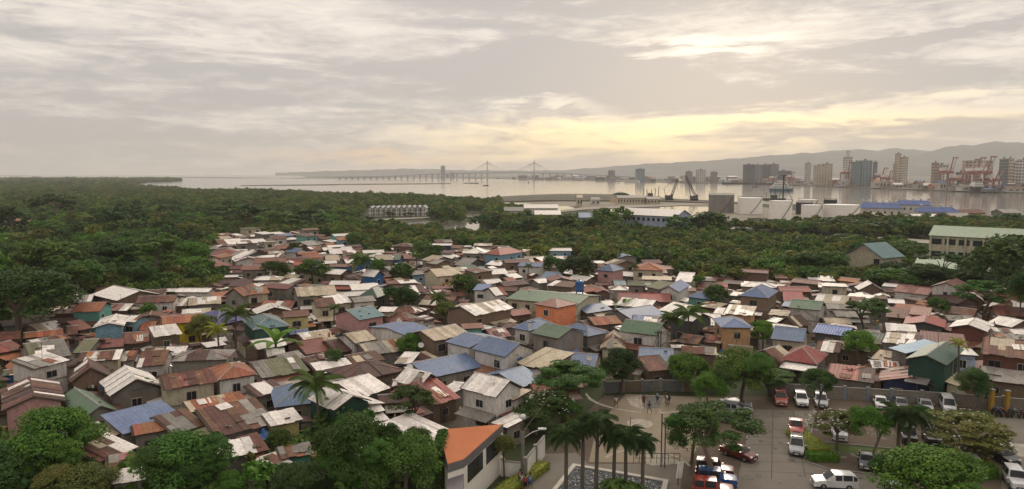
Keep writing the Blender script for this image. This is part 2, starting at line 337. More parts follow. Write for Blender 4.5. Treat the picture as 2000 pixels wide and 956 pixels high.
coast = [(-600, 344.5), (100, 345), (235, 346.5), (330, 347.5), (356, 349.5), (340, 351), (285, 352), (262, 355), (240, 358), (300, 360.5), (400, 367), (500, 369), (600, 374), (690, 377.5), (800, 380.5),
         (900, 385), (960, 390.5), (978, 390), (985, 388.5), (1060, 387), (1130, 386), (1290, 387.5), (1400, 392), (1500, 399), (1560, 399), (1680, 402), (1790, 407), (1880, 419), (1940, 423), (2100, 428), (2500, 440)]
land = [tuple(P(x, y, (7.5 if y < 368 else 4.5) if x < 975 else 0)[:2]) for x, y in coast] + [(1500, -60), (-7800, -60)]
M_land = mat('scrubby earth', (0.030, 0.045, 0.014), (0.045, 0.052, 0.020), 0.02, 0.95, (0.06, 0.05, 0.03), world=True, var=0, bump=.2, bscale=.5)
tag(sheet('ground', land, 0.0, M_land, thick=2.0), 'flat green coastal ground reaching out to the sea', None, None, 'structure')
M_cland = mat('far shore earth', (0.12, 0.11, 0.09), (0.18, 0.165, 0.14), 0.01, 0.95, world=True, var=0)
far = [(600, 346.4), (880, 347.5), (1000, 350.2), (1050, 352), (1130, 352.5), (1200, 354.5), (1290, 356.5), (1400, 358.5), (1500, 360), (1600, 364), (1700, 368), (1800, 371.5), (1900, 375.5), (2000, 377.5), (2300, 386)]
farl = [tuple(P(x, y)[:2]) for x, y in far] + [(11500, P(2300, 386).y), (11500, 11800), (-3500, 11800)]
tag(sheet('far_shore', farl, 1.2, M_cland, thick=3), 'low far shore carrying the port city', None, None, 'structure')
def strip_px(name, pts, z, mt, lab, t=None, kind='structure'):
    return tag(sheet(name, [tuple(P(x, y, z)[:2]) for x, y in pts], z, mt, thick=t), lab, None, None, kind)
M_mud = mat('sand bar', (0.10, 0.10, 0.07), (0.14, 0.13, 0.10), 0.05, 0.95, world=True, var=0)
strip_px('island', [(-300, 341.6), (-300, 343), (50, 343), (62, 342.4), (40, 341.9)], 1.5, M_mud, 'dark low island on the horizon at the far left', 3)
for k, pp in enumerate([[(545, 348.6), (760, 348.8), (770, 347.9), (700, 347.2), (600, 347.2)], [(300, 346.2), (460, 347.1), (540, 347.9), (450, 348.2), (330, 347)], [(620, 360.4), (720, 360.2), (880, 358.8), (880, 358.2), (700, 359.2)],
                        [(470, 362.3), (560, 362), (660, 361), (660, 360.2), (540, 361.1)], [(905, 358.1), (935, 358.6), (934, 357.6), (908, 357.2)], [(800, 349.2), (860, 349.2), (870, 348.6)], [(890, 349.4), (945, 349.4), (930, 348.8)]]):
    strip_px('sandbar', pp, 0.4, M_mud, 'thin dark sand bar lying in the pale channel', 2)
def ridge(name, prof, D, depth, lab, seed, colr, D0=None):
    px = np.array([p[0] for p in prof], float); py = np.array([p[1] for p in prof], float)
    n = 220; m = 26; xs = np.linspace(px[0], px[-1], n); ys = np.interp(xs, px, py)
    Dv = D+(D0-D)*np.clip((1500-xs)/560, 0, 1) if D0 else np.full(n, float(D))
    X = (xs-1000)/FX*Dv; H = CH + (HY-ys)/FX*Dv*1.0
    b = MB(); V = []
    r = np.random.default_rng(seed)
    for j in range(m):
        t = j/(m-1)*2-1
        for i in range(n):
            # spurs: the flank is broken into shoulders and gullies
            sp = 0.5+0.5*math.sin(X[i]*0.004+3*smooth_noise(X[i]*.0006, t*1.5, seed))
            e = (1-abs(t))**(0.8+0.7*sp) if j != m//2 else 1
            h = H[i]*e*(1+0.05*smooth_noise(X[i]*.004, t*3, seed)*(1-e)) + 5*smooth_noise(X[i]*.011, t*6, seed+1)*e
            V.append((X[i]*(1+t*depth*.5/Dv[i]), Dv[i]+t*depth*.5, max(1.3, h) if e > 0 else 0.0))
    F = []
    for j in range(m-1):
        for i in range(n-1): F.append((j*n+i, j*n+i+1, (j+1)*n+i+1, (j+1)*n+i))
    me = bpy.data.meshes.new(name); me.from_pydata(V, [], F); me.materials.append(colr); me.polygons.foreach_set('use_smooth', [True]*len(F)); me.update()
    o = place(name, me); tag(o, lab, None, None, 'structure')
M_hill = mat('forested hillside', (0.055, 0.065, 0.045), (0.09, 0.09, 0.07), 0.004, 0.95, (0.22, 0.21, 0.19), world=True, var=0, detail=10)
ridge('hills', [(540, 338), (600, 336), (660, 334), (740, 332), (785, 330), (850, 331), (900, 333), (1000, 333.5), (1100, 333), (1200, 333), (1300, 334)], 11600, 1000, 'faint distant hills below the sunset glow', 3, M_hill)
ridge('hills', [(1000, 339), (1050, 336), (1100, 332.5), (1180, 327), (1250, 321), (1330, 317), (1400, 313), (1440, 309.5), (1490, 305), (1530, 302.5), (1570, 299), (1600, 302), (1640, 309), (1700, 314), (1800, 320), (1900, 328)], 9000, 2400, 'long hill ridge rising behind the far city', 5, M_hill, 11000)
ridge('hills', [(1450, 318), (1520, 306), (1560, 302), (1600, 298), (1630, 294), (1680, 292.5), (1710, 295), (1740, 290), (1780, 293), (1820, 297), (1880, 302), (1960, 310)], 10400, 1500, 'paler middle ridge of hills', 8, M_hill)
ridge('hills', [(1600, 325), (1680, 313), (1730, 308), (1780, 303), (1830, 291), (1870, 283), (1900, 284.5), (1935, 276.5), (1970, 279), (2000, 281), (2100, 275), (2300, 290), (2500, 302), (2700, 330)], 8200, 3000, 'highest hills above the port at the right', 12, M_hill)
# ================================================================ FAR CITY
def towerblk(px0, px1, ptop, pbase, mt, lab, fl=3.2, roof=None, setb=0):
    A = P(px0, pbase, 1.2); B = P(px1, pbase, 1.2); w = (B-A).length; D = A.y
    H = (pbase-ptop)/FX*D*1.005
    t = empty('high_rise_building', (A.x, A.y, 1.2), 0, lab, 'building')
    dp = min(w*0.9, 28)
    b = MB(); b.box((0, 0, 0), (w, dp, H), mt)
    if setb: b.box((w*.3, dp*.3, H), (w*.7, dp*.7, H+setb), mt)
    b.build('wall', t)
    b = MB(); nf = max(3, int(H/fl/1.5)); nc = max(3, int(w/6))
    for i in range(nf):
        z = H*(i+.35)/nf; zz = H*(i+.8)/nf
        for c in range(nc):
            x0 = w*(c+.25)/nc; x1 = w*(c+.75)/nc; b.box((x0, -.25, z), (x1, .3, zz), Mb['win'])
            if c < max(2, nc//2) : b.box((-.25, dp*(c+.2)/nc*1.6, z), (.3, min(dp-.5, dp*(c+.8)/nc*1.6), zz), Mb['win'])
    tag(b.build('window_rows', t), None, None, None, 'stuff')
    b = MB(); b.box((-.4, -.4, H), (w+.4, dp+.4, H+1.0), M_conc); b.box((w*.4, dp*.4, H+1.0), (w*.6, dp*.6, H+4.5), M_conc); b.build('roof', t)
Mb = {k: mat('tower '+k, c, None, 0.03, 0.8, var=0.0) for k, c in {'grey': (0.26, 0.26, 0.27), 'cream': (0.60, 0.52, 0.40), 'blue': (0.22, 0.28, 0.31), 'win': (.09, .09, .095), 'dark': (0.14, 0.14, 0.15), 'pink': (0.50, 0.38, 0.31), 'pale': (0.62, 0.59, 0.54)}.items()}
for (a, b_, c, d, k, lab, sb) in [
    (861, 869, 325, 347, 'blue', 'lone slim tower beside the bridge viaduct', 0), (871, 876, 341, 347, 'grey', 'low block right beside the lone slim tower', 0), (878, 888, 338, 347, 'grey', 'stepped grey block left of the bridge pylon', 0),
    (1189, 1201, 334, 353, 'grey', 'grey block on the far shore behind the arc of low houses', 0), (1243, 1259, 331, 355, 'blue', 'blue-grey block second from left on the far shore', 0),
    (1341, 1352, 336, 357, 'grey', 'grey mid-rise behind the two lattice cranes', 0), (1362, 1378, 333, 357, 'pale', 'pale mid-rise right of the lattice cranes', 0), (1390, 1401, 337, 357, 'grey', 'small pale-grey mid-rise left of the widest dark block', 0),
    (1455, 1472, 322.5, 359, 'dark', 'left end slab of the wide dark housing block', 0), (1472.6, 1488, 323.5, 359, 'grey', 'second slab of the wide dark housing block', 0), (1488.6, 1504, 323, 359, 'dark', 'third slab of the wide dark housing block', 0), (1504.6, 1520, 322, 359, 'grey', 'right end slab of the wide dark housing block', 0),
    (1521, 1545, 335, 359, 'dark', 'low dark block joined to the wide housing block', 0), (1574, 1583, 320, 361, 'pale', 'slim pale tower left of the cream twins', 0), (1593, 1608, 325, 363, 'cream', 'left one of the cream twin towers', 0), (1609, 1625, 322, 363, 'cream', 'right one of the cream twin towers', 0),
    (1650, 1663, 309, 364, 'pale', 'tall pointed pale tower by the first port crane', 16), (1667, 1680, 318, 365, 'blue', 'left dark glass tower in the middle of the port', 0), (1682, 1702, 315.5, 365, 'blue', 'broad blue-glass tower in the middle of the port', 0), (1706, 1712, 318, 365, 'grey', 'thin grey tower behind the broad glass one', 0),
    (1749, 1757, 302, 365, 'cream', 'tallest cream tower of the port city', 0), (1760, 1771, 309, 366, 'cream', 'second cream tower right beside the tallest', 0), (1744, 1748, 322, 365, 'cream', 'low cream slab left of the tallest tower', 0),
    (1822, 1832, 320, 370, 'pink', 'pinkish block left of the big right-hand crane', 0), (1833, 1850, 324, 370, 'pale', 'pale block behind the right-hand crane', 0), (1872, 1884, 338, 371, 'dark', 'low dark block between the port cranes', 0), (1886, 1894, 330, 371, 'pale', 'small white block between the port cranes', 0),
    (1896, 1937, 316, 372, 'pink', 'broad pinkish hotel block behind the twin cranes', 0), (1955, 1966, 313, 373, 'grey', 'grey-green tower at the right end of the city', 0), (1967, 1977, 312, 373, 'cream', 'cream tower joined to the grey-green one', 0), (1979, 1986, 320, 373, 'pale', 'pale tower second from the right edge', 0), (1993, 2010, 314, 374, 'pale', 'pale tower cut by the right edge of the photo', 0)]:
    towerblk(a, b_, c, d, Mb[k], lab, setb=sb)
# low town on the far shore
lowm = [mat('low town wall %d' % i, c, None, 0.05, 0.9, var=0.25) for i, c in enumerate([(0.36, 0.33, 0.29), (0.24, 0.22, 0.2), (0.45, 0.42, 0.38), (0.30, 0.2, 0.14), (0.2, 0.2, 0.2)])]
LMK = [(1008, 'bridge pylons'), (1195, 'leftmost grey far block'), (1233, 'white ship by the far shore'), (1251, 'blue-grey far block'), (1347, 'lattice cranes'), (1395, 'small pale-grey mid-rise'), (1440, 'dark-hulled ship'), (1488, 'wide dark housing block'), (1526, 'ferry'), (1578, 'slim pale tower'), (1609, 'cream twin towers'), (1656, 'pointed tower'), (1692, 'broad glass tower'), (1757, 'tallest cream tower'), (1835, 'pinkish block'), (1890, 'small white port block'), (1916, 'pinkish hotel block'), (1962, 'grey-green tower'), (1998, 'edge tower')]
LCNT = {}
lowr = [ROOF['Y'], ROOF['R'], ROOF['W'], ROOF['B'], ROOF['U'], ROOF['O']]
shore = lambda x: float(np.interp(x, [p[0] for p in far], [p[1] for p in far]))
M_dtree = LEAF['dark']
for i in range(230):
    x = random.uniform(1000, 2010); q = random.random(); yb = shore(x)-0.7-q*(1.8 + (x-1000)*0.004)
    A = P(x, yb, 1.2); w = random.uniform(14, 42)*(1 if x < 1500 else .6); h = random.choice([5, 7, 9, 9, 13, 17])*(1 if x < 1500 else .75); dp = random.uniform(10, 20)
    b = MB(); b.box((0, 0, 0), (w, dp, h), random.choice(lowm))
    ri = random.randrange(6); rm = lowr[ri]; gab = random.random() < .6
    if gab:
        n = len(b.v); b.v += [(-.5, -.5, h), (w+.5, -.5, h), (w+.5, dp+.5, h), (-.5, dp+.5, h), (-.5, dp/2, h+dp*.22), (w+.5, dp/2, h+dp*.22)]
        ii = b.m(rm)
        for q_ in ((0, 1, 5, 4), (2, 3, 4, 5), (0, 4, 3), (1, 2, 5), (0, 3, 2, 1)): b.f.append(tuple(n+k for k in q_)); b.mi.append(ii)
    else: b.box((-.3, -.3, h), (w+.3, dp+.3, h+.8), rm)
    b.box((w*.2, -.15, h*.35), (w*.4, .2, h*.7), M_glass); b.box((w*.6, -.15, h*.35), (w*.8, .2, h*.7), M_glass)
    lx, ln = min(LMK, key=lambda q: abs(q[0]-x-w*FX/A.y/2)); side = 'right of' if x+w*FX/A.y/2 > lx else 'left of'; ky = (ri, gab, ln, side); LCNT[ky] = LCNT.get(ky, 0)+1
    tag(b.build('distant_building', None, (A.x, A.y, 1.2)), '%sfar %s-roofed %s building on the waterfront %s the %s' % (['', 'another ', 'third ', 'fourth ', 'fifth ', 'sixth '][min(LCNT[ky]-1, 5)], ['grey', 'rusty', 'white', 'red-brown', 'blue', 'orange'][ri], 'gabled' if gab else 'flat', side, ln), 'building', 'low buildings along the far waterfront')
# ================================================================ BRIDGE
def bridge():
    D = P(952, 350).y; k = D/FX
    X = lambda px: (px-1000)*k
    zt = lambda py: CH+(HY-py)*k
    M_br = mat('bridge concrete', (0.42, 0.42, 0.41), None, 0.01, 0.8, var=0)
    t = empty('cable_stayed_bridge', (X(997), D, 0), 0, 'long cable-stayed bridge with two thin pylons and a low viaduct', 'bridge'); ox = X(997)
    pts = [(655, 345.8), (700, 345.2), (760, 343.8), (820, 341), (880, 338.3), (952, 337.2), (997, 336.4), (1043, 337.2), (1100, 338.6), (1160, 341.5), (1230, 345)]
    b = MB()
    for i in range(len(pts)-1):
        (x0, y0), (x1, y1) = pts[i], pts[i+1]; a0, z0, a1, z1 = X(x0)-ox, zt(y0), X(x1)-ox, zt(y1); n = len(b.v)
        b.v += [(a0, -12, z0-5), (a1, -12, z1-5), (a1, 12, z1-5), (a0, 12, z0-5), (a0, -12, z0), (a1, -12, z1), (a1, 12, z1), (a0, 12, z0)]
        for q in ((0, 3, 2, 1), (4, 5, 6, 7), (0, 1, 5, 4), (1, 2, 6, 5), (2, 3, 7, 6), (3, 0, 4, 7)): b.f.append(tuple(n+j for j in q)); b.mi.append(b.m(M_br))
    b.build('deck', t)
    for px in list(range(665, 950, 12))+list(range(1060, 1228, 14)):
        zz = zt(np.interp(px, [p[0] for p in pts], [p[1] for p in pts]))-5
        b = MB(); b.box((X(px)-ox-3.5, -8, -2), (X(px)-ox+3.5, 8, zz), M_br); b.build('pier', t)
    for px in (952, 1043):
        b = MB(); x = X(px)-ox; zd = zt(337.2)
        for s in (-1, 1): b.tube([(x, s*14, -2), (x, s*16, zd), (x, s*3, zt(322)), (x, s*1.5, zt(314))], [4, 3.2, 2.6, 2], M_br, 6)
        b.box((x-5, -14, zd-10), (x+5, 14, zd-5), M_br); b.build('pylon', t)
        for s in (-1, 1):
            for j in range(1, 9):
                xe = x+s*j*(X(997)-X(952))/8.5; b = MB(); ze = zt(np.interp(1000+(xe+ox)/k, [p[0] for p in pts], [p[1] for p in pts]))
                b.tube([(x, 0, zt(315)-j*1.0), (xe, 0, ze)], 0.5, M_br, 3); b.build('stay_cable', t)
bridge()
# ================================================================ SHIPS, PORT CRANES
M_hull = mat('dark ship hull', (0.03, 0.028, 0.03), (0.05, 0.035, 0.03), 0.1, 0.7); M_red = mat('crane red paint', (0.40, 0.16, 0.13), None, 0.1, 0.7, var=0.05)
M_cblue = mat('ship blue hull', (0.06, 0.13, 0.2), None, 0.1, 0.7)
def ship(px0, px1, pyb, hull, h, decks, lab, cat='ship', bridge_at=0.2, extra=0):
    A = P(px0, pyb, -.6); B = P(px1, pyb, -.6); Ln = (B-A).length; Wd = max(4, Ln*.16)
    t = empty(cat.replace(' ', '_'), tuple((A+B)/2), math.atan2(B.y-A.y, B.x-A.x), lab, cat)
    b = MB(); st = [(-.5, .35, 1.15), (-.45, .8, 1.05), (-.25, 1, 1), (.25, 1, 1), (.42, .7, 1.1), (.5, .08, 1.35)]; V = []
    for (u, w, zf) in st:
        for (yy, zz) in ((-1, zf*h), (-.8, 0), (.8, 0), (1, zf*h)): V.append((u*Ln, yy*w*Wd/2*(0.75 if zz == 0 else 1), zz))
    n = 4; b.v = V; i0 = b.m(hull)
    for i in range(len(st)-1):
        for j in range(4):
            j2 = (j+1) % 4; b.f.append((i*n+j, (i+1)*n+j, (i+1)*n+j2, i*n+j2)); b.mi.append(i0)
    b.f.append((0, 1, 2, 3)); b.mi.append(i0); k = (len(st)-1)*n; b.f.append((k+3, k+2, k+1, k)); b.mi.append(i0)
    b.build('hull', t)
    if decks:
        b = MB()
        for d in range(decks):
            f = 1-d*.13; b.box((-.46*Ln*f if bridge_at < 0 else (bridge_at-.5)*Ln-.09*Ln*f, -Wd*.38*f, h+d*2.8), (.36*Ln*f if bridge_at < 0 else (bridge_at-.5)*Ln+.09*Ln*f, Wd*.38*f, h+d*2.8+2.75), M_white)
            b.box((-.44*Ln*f if bridge_at < 0 else (bridge_at-.5)*Ln-.08*Ln*f, -Wd*.385*f-.1, h+d*2.8+1.2), (.34*Ln*f if bridge_at < 0 else (bridge_at-.5)*Ln+.08*Ln*f, -Wd*.385*f+.2, h+d*2.8+2.0), M_glass)
        b.build('superstructure', t)
        b = MB(); b.tube([(-.3*Ln, 0, h), (-.3*Ln, 0, h+decks*2.8+5)], .5, M_white, 5); b.build('mast', t)
        b = MB(); b.lathe([(Wd*.12, 0), (Wd*.1, 5)], M_hull, 10, (-.33*Ln, 0, h+decks*2.8)); b.build('funnel', t)
    for e in range(extra):
        b = MB(); b.box((-.1*Ln+e*Ln*.11, -Wd*.3, h), (-.1*Ln+e*Ln*.11+Ln*.1, Wd*.3, h+random.choice([2.5, 5])), random.choice([ROOF['R'], ROOF['O'], ROOF['Y'], ROOF['U']])); b.build('container_stack', t)
ship(1503, 1549, 374, M_cblue, 4.5, 4, 'white and blue ferry in mid channel beside the black mast', 'ferry', -1)
ship(1410, 1470, 360.2, M_hull, 5, 2, 'long dark-hulled ship moored left of the ferry', 'ship', .2)
ship(1474, 1512, 361.3, M_hull, 5, 1, 'short dark ship moored behind the ferry', 'ship', .7)
ship(1217, 1250, 356.6, M_white, 5, 2, 'white ship along the far shore left of the lattice cranes', 'ship', -1)
ship(1719, 1792, 367.5, M_hull, 8, 3, 'dark cargo ship with grey deck cranes at the quay', 'ship', .12, 3)
ship(1795, 1848, 369.8, M_cblue, 6, 2, 'blue-grey ship moored between two cargo ships', 'ship', .8, 2)
ship(1895, 2010, 376.6, M_hull, 9, 3, 'largest dark container ship at the right edge of the photo', 'ship', .1, 6)
ship(1469, 1482, 366, M_hull, 1.5, 0, 'small brown barge left of the ferry', 'barge')
ship(917, 935, 358.6, M_hull, 2, 0, 'long dark barge in the channel below the bridge', 'barge')
ship(944, 954, 363.3, M_hull, 1.6, 0, 'small dark boat nearest the bridge pylon', 'boat')
ship(1031, 1034, 357.5, M_hull, 3, 1, 'tiny boat right of the bridge pylons', 'boat')
ship(970, 973, 349.8, M_hull, 5, 1, 'tiny boat under the bridge span', 'boat')
ship(403, 407, 341.5, M_hull, 14, 1, 'tiny ship on the horizon at left', 'ship'); ship(138, 143, 340.9, M_hull, 12, 1, 'faint tiny ship on the horizon, farthest left', 'ship')
def gantry(px, pyb, ptop, lab, s=1):
    A = P(px, pyb-1.6, 1.2); k = A.y/FX; H = (pyb-1.6-ptop)*k*.55; t = empty('port_crane', (A.x, A.y, 1.2), 0, lab, 'crane'); w = 9*s
    for sx in (-1, 1):
        for sy in (0, 1):
            b = MB(); b.box((sx*w-1, sy*16-1, 0), (sx*w+1, sy*16+1, H), M_white if (sx+sy) % 2 else M_red); b.build('leg', t)
    b = MB(); b.box((-w-1, -1.5, H*.5), (w+1, 1.5, H*.5+2), M_red); b.build('portal_beam', t); b = MB(); b.box((-w-1, -1.5, H-2), (w+1, 17.5, H), M_red); b.build('top_frame', t)
    b = MB(); b.box((-3, -4, H), (3, 30, H+3), M_red); b.build('girder', t)
    b = MB(); b.box((-7, 8, H+3), (7, 20, H+8), M_white); b.build('machine_house', t)
    b = MB(); b.tube([(-2, -4, H+2), (-3, -14, (ptop*-1+pyb)*k)], 1.1, M_red, 4); b.tube([(2, -4, H+2), (3, -14, (ptop*-1+pyb)*k)], 1.1, M_white, 4)
    b.box((-4, -16, (pyb-ptop)*k-2), (4, -12, (pyb-ptop)*k), M_red); b.build('raised_boom', t)
    b = MB(); b.tube([(-w, 0, H), (0, 2, H*1.55), (w, 0, H)], .9, M_red, 4); b.tube([(0, 2, H*1.55), (0, 26, H+2)], .5, M_white, 4); b.build('apex_frame', t)
for (px, yb, yt, lab, s) in [(1655, 366, 318, 'red and white port crane, leftmost, in front of the pointed tower', 1), (1722, 367, 330, 'red port crane with boom lowered beside the broad glass tower', 1.3), (1735, 367.5, 336, 'red port crane just right of the lowered one', 1.0), (1853, 373, 310, 'tall red and white port crane by the pinkish block', .8), (1876, 373.5, 335, 'low red port crane behind the dark block', 1),
                             (1906, 375, 310, 'left one of the tall twin red port cranes', .8), (1925, 376, 308, 'right one of the tall twin red port cranes', .8), (1942, 376, 335, 'low red port crane above the container ship', 1), (1545, 362.5, 338, 'small red port crane right of the ferry', 1.2), (1512, 361.5, 343, 'small red crane straight behind the ferry', 1)]: gantry(px, yb, yt, lab, s)
# ================================================================ RECLAIMED LAND, LATTICE CRANES, TANKS, WAREHOUSES
M_sand = mat('pale sand fill', (0.28, 0.245, 0.19), (0.21, 0.18, 0.14), 0.03, 0.95, (0.12, 0.11, 0.07), world=True, var=0, bump=.2, bscale=.4)
M_path = mat('pale dirt path', (0.33, 0.30, 0.25), (0.27, 0.24, 0.20), 0.08, 0.95, world=True, var=0)
strip_px('embankment', [(983, 389), (1060, 387.3), (1290, 388), (1400, 392.5), (1400, 397), (1290, 392), (1060, 391.5), (985, 393.5)], .9, mat('brown spoil bank', (0.12, 0.095, 0.07), (0.09, 0.075, 0.055), .03, .95, world=True, var=0), 'brown spoil embankment along the water', 1)
strip_px('reclaimed_land', [(1000, 397), (1090, 394), (1290, 395.5), (1420, 398), (1560, 412), (1900, 425), (2000, 428), (2000, 448), (1900, 440), (1700, 436), (1560, 437), (1430, 433), (1380, 420), (1200, 405), (1050, 405)], .10, M_sand, 'flat pale reclaimed ground around the tanks')
strip_px('pond', [(1195, 403), (1300, 402), (1385, 405), (1395, 412), (1360, 424), (1300, 426), (1240, 422), (1180, 413), (1130, 410)], .16, M_water, 'pond glowing with the sunset left of the tanks')
strip_px('pond', [(1000, 401), (1110, 403), (1130, 409), (1060, 414), (1010, 416), (985, 408)], .16, M_water, 'small pale pond before the spoil embankment')
strip_px('pond', [(778, 437), (830, 432), (900, 434), (937, 432), (935, 452), (870, 458), (800, 450)], .16, M_water, 'tree-fringed pond behind the white row houses')
strip_px('pond', [(905, 415), (945, 414), (950, 425), (905, 425)], .16, M_water, 'little pond right of the white row houses')
strip_px('pond', [(978, 401), (1030, 400), (1040, 396), (985, 396)], .2, M_water, 'narrow creek at the head of the mangroves')
strip_px('dyke_path', [(640, 407), (715, 408), (715, 410), (640, 408.6)], .3, M_path, 'pale path in the mangroves left of the row houses')
strip_px('dyke_path', [(682, 433), (760, 427), (838, 424), (838, 426), (762, 429.5), (684, 435.4)], .5, M_path, 'pale embankment path below the white row houses')
strip_px('dyke_path', [(1060, 415), (1140, 405), (1400, 397), (1400, 399), (1150, 409), (1065, 418)], .5, M_path, 'pale dyke road behind the trees')
strip_px('dyke_path', [(1420, 452), (1500, 458), (1620, 464), (1700, 462), (1815, 469), (1815, 476), (1700, 469), (1620, 471), (1500, 466), (1420, 460)], .5, M_path, 'pale dirt lane right of the dark trees')
strip_px('dyke_path', [(1410, 436), (1500, 440), (1505, 446), (1420, 448)], .3, M_path, 'patch of bare pale ground before the tanks')
def mound(px, py, rx, h, mt, lab):
    A = P(px, py); b = MB(); prof = [(rx*(1-t)**.8 if t < 1 else 0.01, h*math.sin(t*math.pi/2)**1.2) for t in [i/8 for i in range(9)]]
    b.lathe(prof, mt, 28, (0, 0, 0)); me_o = b.build('spoil_heap', None, (A.x, A.y, 0), smooth=True); me_o.scale = (1, .5, 1); tag(me_o, lab, None, None, 'structure')
mound(1212, 396, 13, 7, mat('orange sand', (0.36, 0.26, 0.14), None, .05, .95, var=0), 'heap of orange sand by the long shed'); mound(1212, 389.5, 18, 8, M_land, 'small wooded knoll on the embankment')
mound(1130, 389, 120, 6, M_mud, 'low brown heap left on the embankment'); mound(1070, 389.5, 90, 5, M_mud, 'long low brown heap at the embankment end')
def lattice(px, pyb, tx, ty, lab):
    A = P(px, pyb, .9); k = A.y/FX; t = empty('lattice_crane', (A.x, A.y, .9), 0, lab, 'crane')
    b = MB(); b.box((-4, -2.5, 0), (4, 2.5, 1.8), M_black); b.build('tracks', t)
    b = MB(); b.box((-4.5, -2, 1.8), (3.5, 2, 5.2), M_steel); b.box((1.5, -2.2, 5.2), (3.5, 0, 6.4), M_steel); b.build('cab', t)
    T = Vector(((tx-px)*k, 0, (pyb-ty)*k)); b = MB(); n = 14; base = Vector((2, 0, 3)); c = []
    for sx, sy in ((-1, -1), (1, -1), (1, 1), (-1, 1)):
        pts = [base+(T-base)*(i/n)+Vector((sx*1.0*min(1, (1.2-i/n)*2), sy*1.2*min(1, (1.2-i/n)*2), 0)) for i in range(n+1)]; c.append(pts); b.tube(pts, .2, M_steel, 4)
    for i in range(n):
        for q in range(4): b.tube([c[q][i], c[(q+1) % 4][i+1]], .11, M_steel, 3)
    b.build('lattice_boom', t)
    b = MB(); b.tube([(-4, 0, 5), (-6, 0, 13)], .3, M_steel, 4); b.tube([(-6, 0, 13), T], .14, M_steel, 3); b.tube([T, T-Vector((0, 0, T.z*.55))], .14, M_steel, 3); b.build('stay_rope', t)
lattice(1307, 391, 1323, 350, 'left lattice crane leaning right on the water edge'); lattice(1356, 392, 1338, 343, 'right lattice crane leaning left on the water edge')
def workboat(px, py, lab):
    A = P(px, py, -.6); t = empty('work_barge', tuple(A), 0, lab, 'barge'); b = MB(); b.box((-12, -4, 0), (12, 4, 2), M_hull); b.build('hull', t); b = MB(); b.box((-3, -2, 2), (3, 2, 6), M_steel); b.build('cabin', t)
    for x in (-9, -4, 1, 6, 10): b = MB(); b.tube([(x, 0, 2), (x+random.uniform(-1, 1), 0, random.uniform(8, 15))], .4, M_steel, 4); b.build('mast', t)
workboat(1270, 386.8, 'dark work barge with short masts left of the lattice cranes'); workboat(1512, 391, 'dark work barge behind the white tanks')
A = P(1529, 395, 0); t = empty('black_mast', tuple(A), 0, 'thin black mast with stay standing behind the white tanks', 'mast')
b = MB(); b.tube([(0, 0, 0), (0, 0, 27)], .7, M_black, 6); b.build('pole', t); b = MB(); b.tube([(0, 0, 22), (11, 0, 0)], .3, M_black, 4); b.build('stay', t); b = MB(); b.box((-1.5, -1, 27), (3.5, 1, 28), M_black); b.build('head', t)
M_tank = mat('white tank paint', (0.80, 0.77, 0.72), (0.74, 0.70, 0.65), 0.10, 0.7, (0.52, 0.44, 0.37), (1, 1, .25), var=0.03); M_gtank = mat('grey tank plates', (0.25, 0.235, 0.215), (0.19, 0.18, 0.165), 0.3, 0.7, (0.13, .115, .10), (1, 1, .1), var=0.03)
def tank(x0, x1, yt, yb, mt, lab, dome=.04, dark=False):
    D = P(0, yb).y; k = D/FX; r = (x1-x0)/2*k; c = ((x0+x1)/2-1000)*k; H = (yb-yt)*k*.985
    t = empty('storage_tank', (c*(D+r)/D, D+r, 0), 0, lab, 'storage tank')
    n = 40; b = MB()
    b.lathe([(r, 0), (r, H)], mt, n); b.build('shell', t, smooth=True)
    b = MB(); b.lathe([(r+.15, H), (r+.15, H+.35), (r*.9, H+.35+r*dome*.3), (r*.4, H+r*dome*1.2), (.01, H+r*dome*1.5)], mt, n); b.build('roof', t)
    b = MB()
    for i in range(4): zz = H*(i+1)/5; b.lathe([(r+.02, zz), (r+.14, zz+.05), (r+.14, zz+.25), (r+.02, zz+.3)], mt, n)
    b.build('wall_ring', t)
    b = MB()
    for i in range(n):
        a = 2*math.pi*i/n; b.tube([(math.cos(a)*(r-.1), math.sin(a)*(r-.1), H+.3), (math.cos(a)*(r-.1), math.sin(a)*(r-.1), H+1.4)], .06, M_steel, 3, False)
    b.lathe([(r-.15, H+1.35), (r-.05, H+1.45)], M_steel, n); b.build('railing', t)
    b = MB()
    for i in range(20):
        a = -1.9+i*.055; a2 = a+.055; z0 = H*i/20; z1 = H*(i+1)/20; b.tube([(math.cos(a)*(r+.6), math.sin(a)*(r+.6), z0), (math.cos(a2)*(r+.6), math.sin(a2)*(r+.6), z1)], .22, M_steel, 4)
    b.build('spiral_stair', t)
for a in [(1384, 1433, 382, 417, M_gtank, 'large ribbed grey tank, leftmost of the tanks', .12), (1441, 1488, 388, 419, M_tank, 'white tank directly right of the grey one', .05), (1503, 1546, 394, 431, M_tank, 'white tank standing nearest in front', .05), (1566, 1604, 402, 430, M_tank, 'smaller white tank right of the nearest one', .04),
          (1609, 1677, 402, 431, M_tank, 'widest low white tank at the right end', .02), (1555, 1586, 397, 420, mat('black tank', (0.04, 0.04, 0.042), None, .2, .7, var=0), 'dark tank behind the smaller white one', .03), (1609, 1633, 392, 415, M_black, 'black-topped tank behind the widest one', .02), (1559, 1596, 391, 414, M_tank, 'pale tank farthest behind the dark one', .03)]: tank(*a)
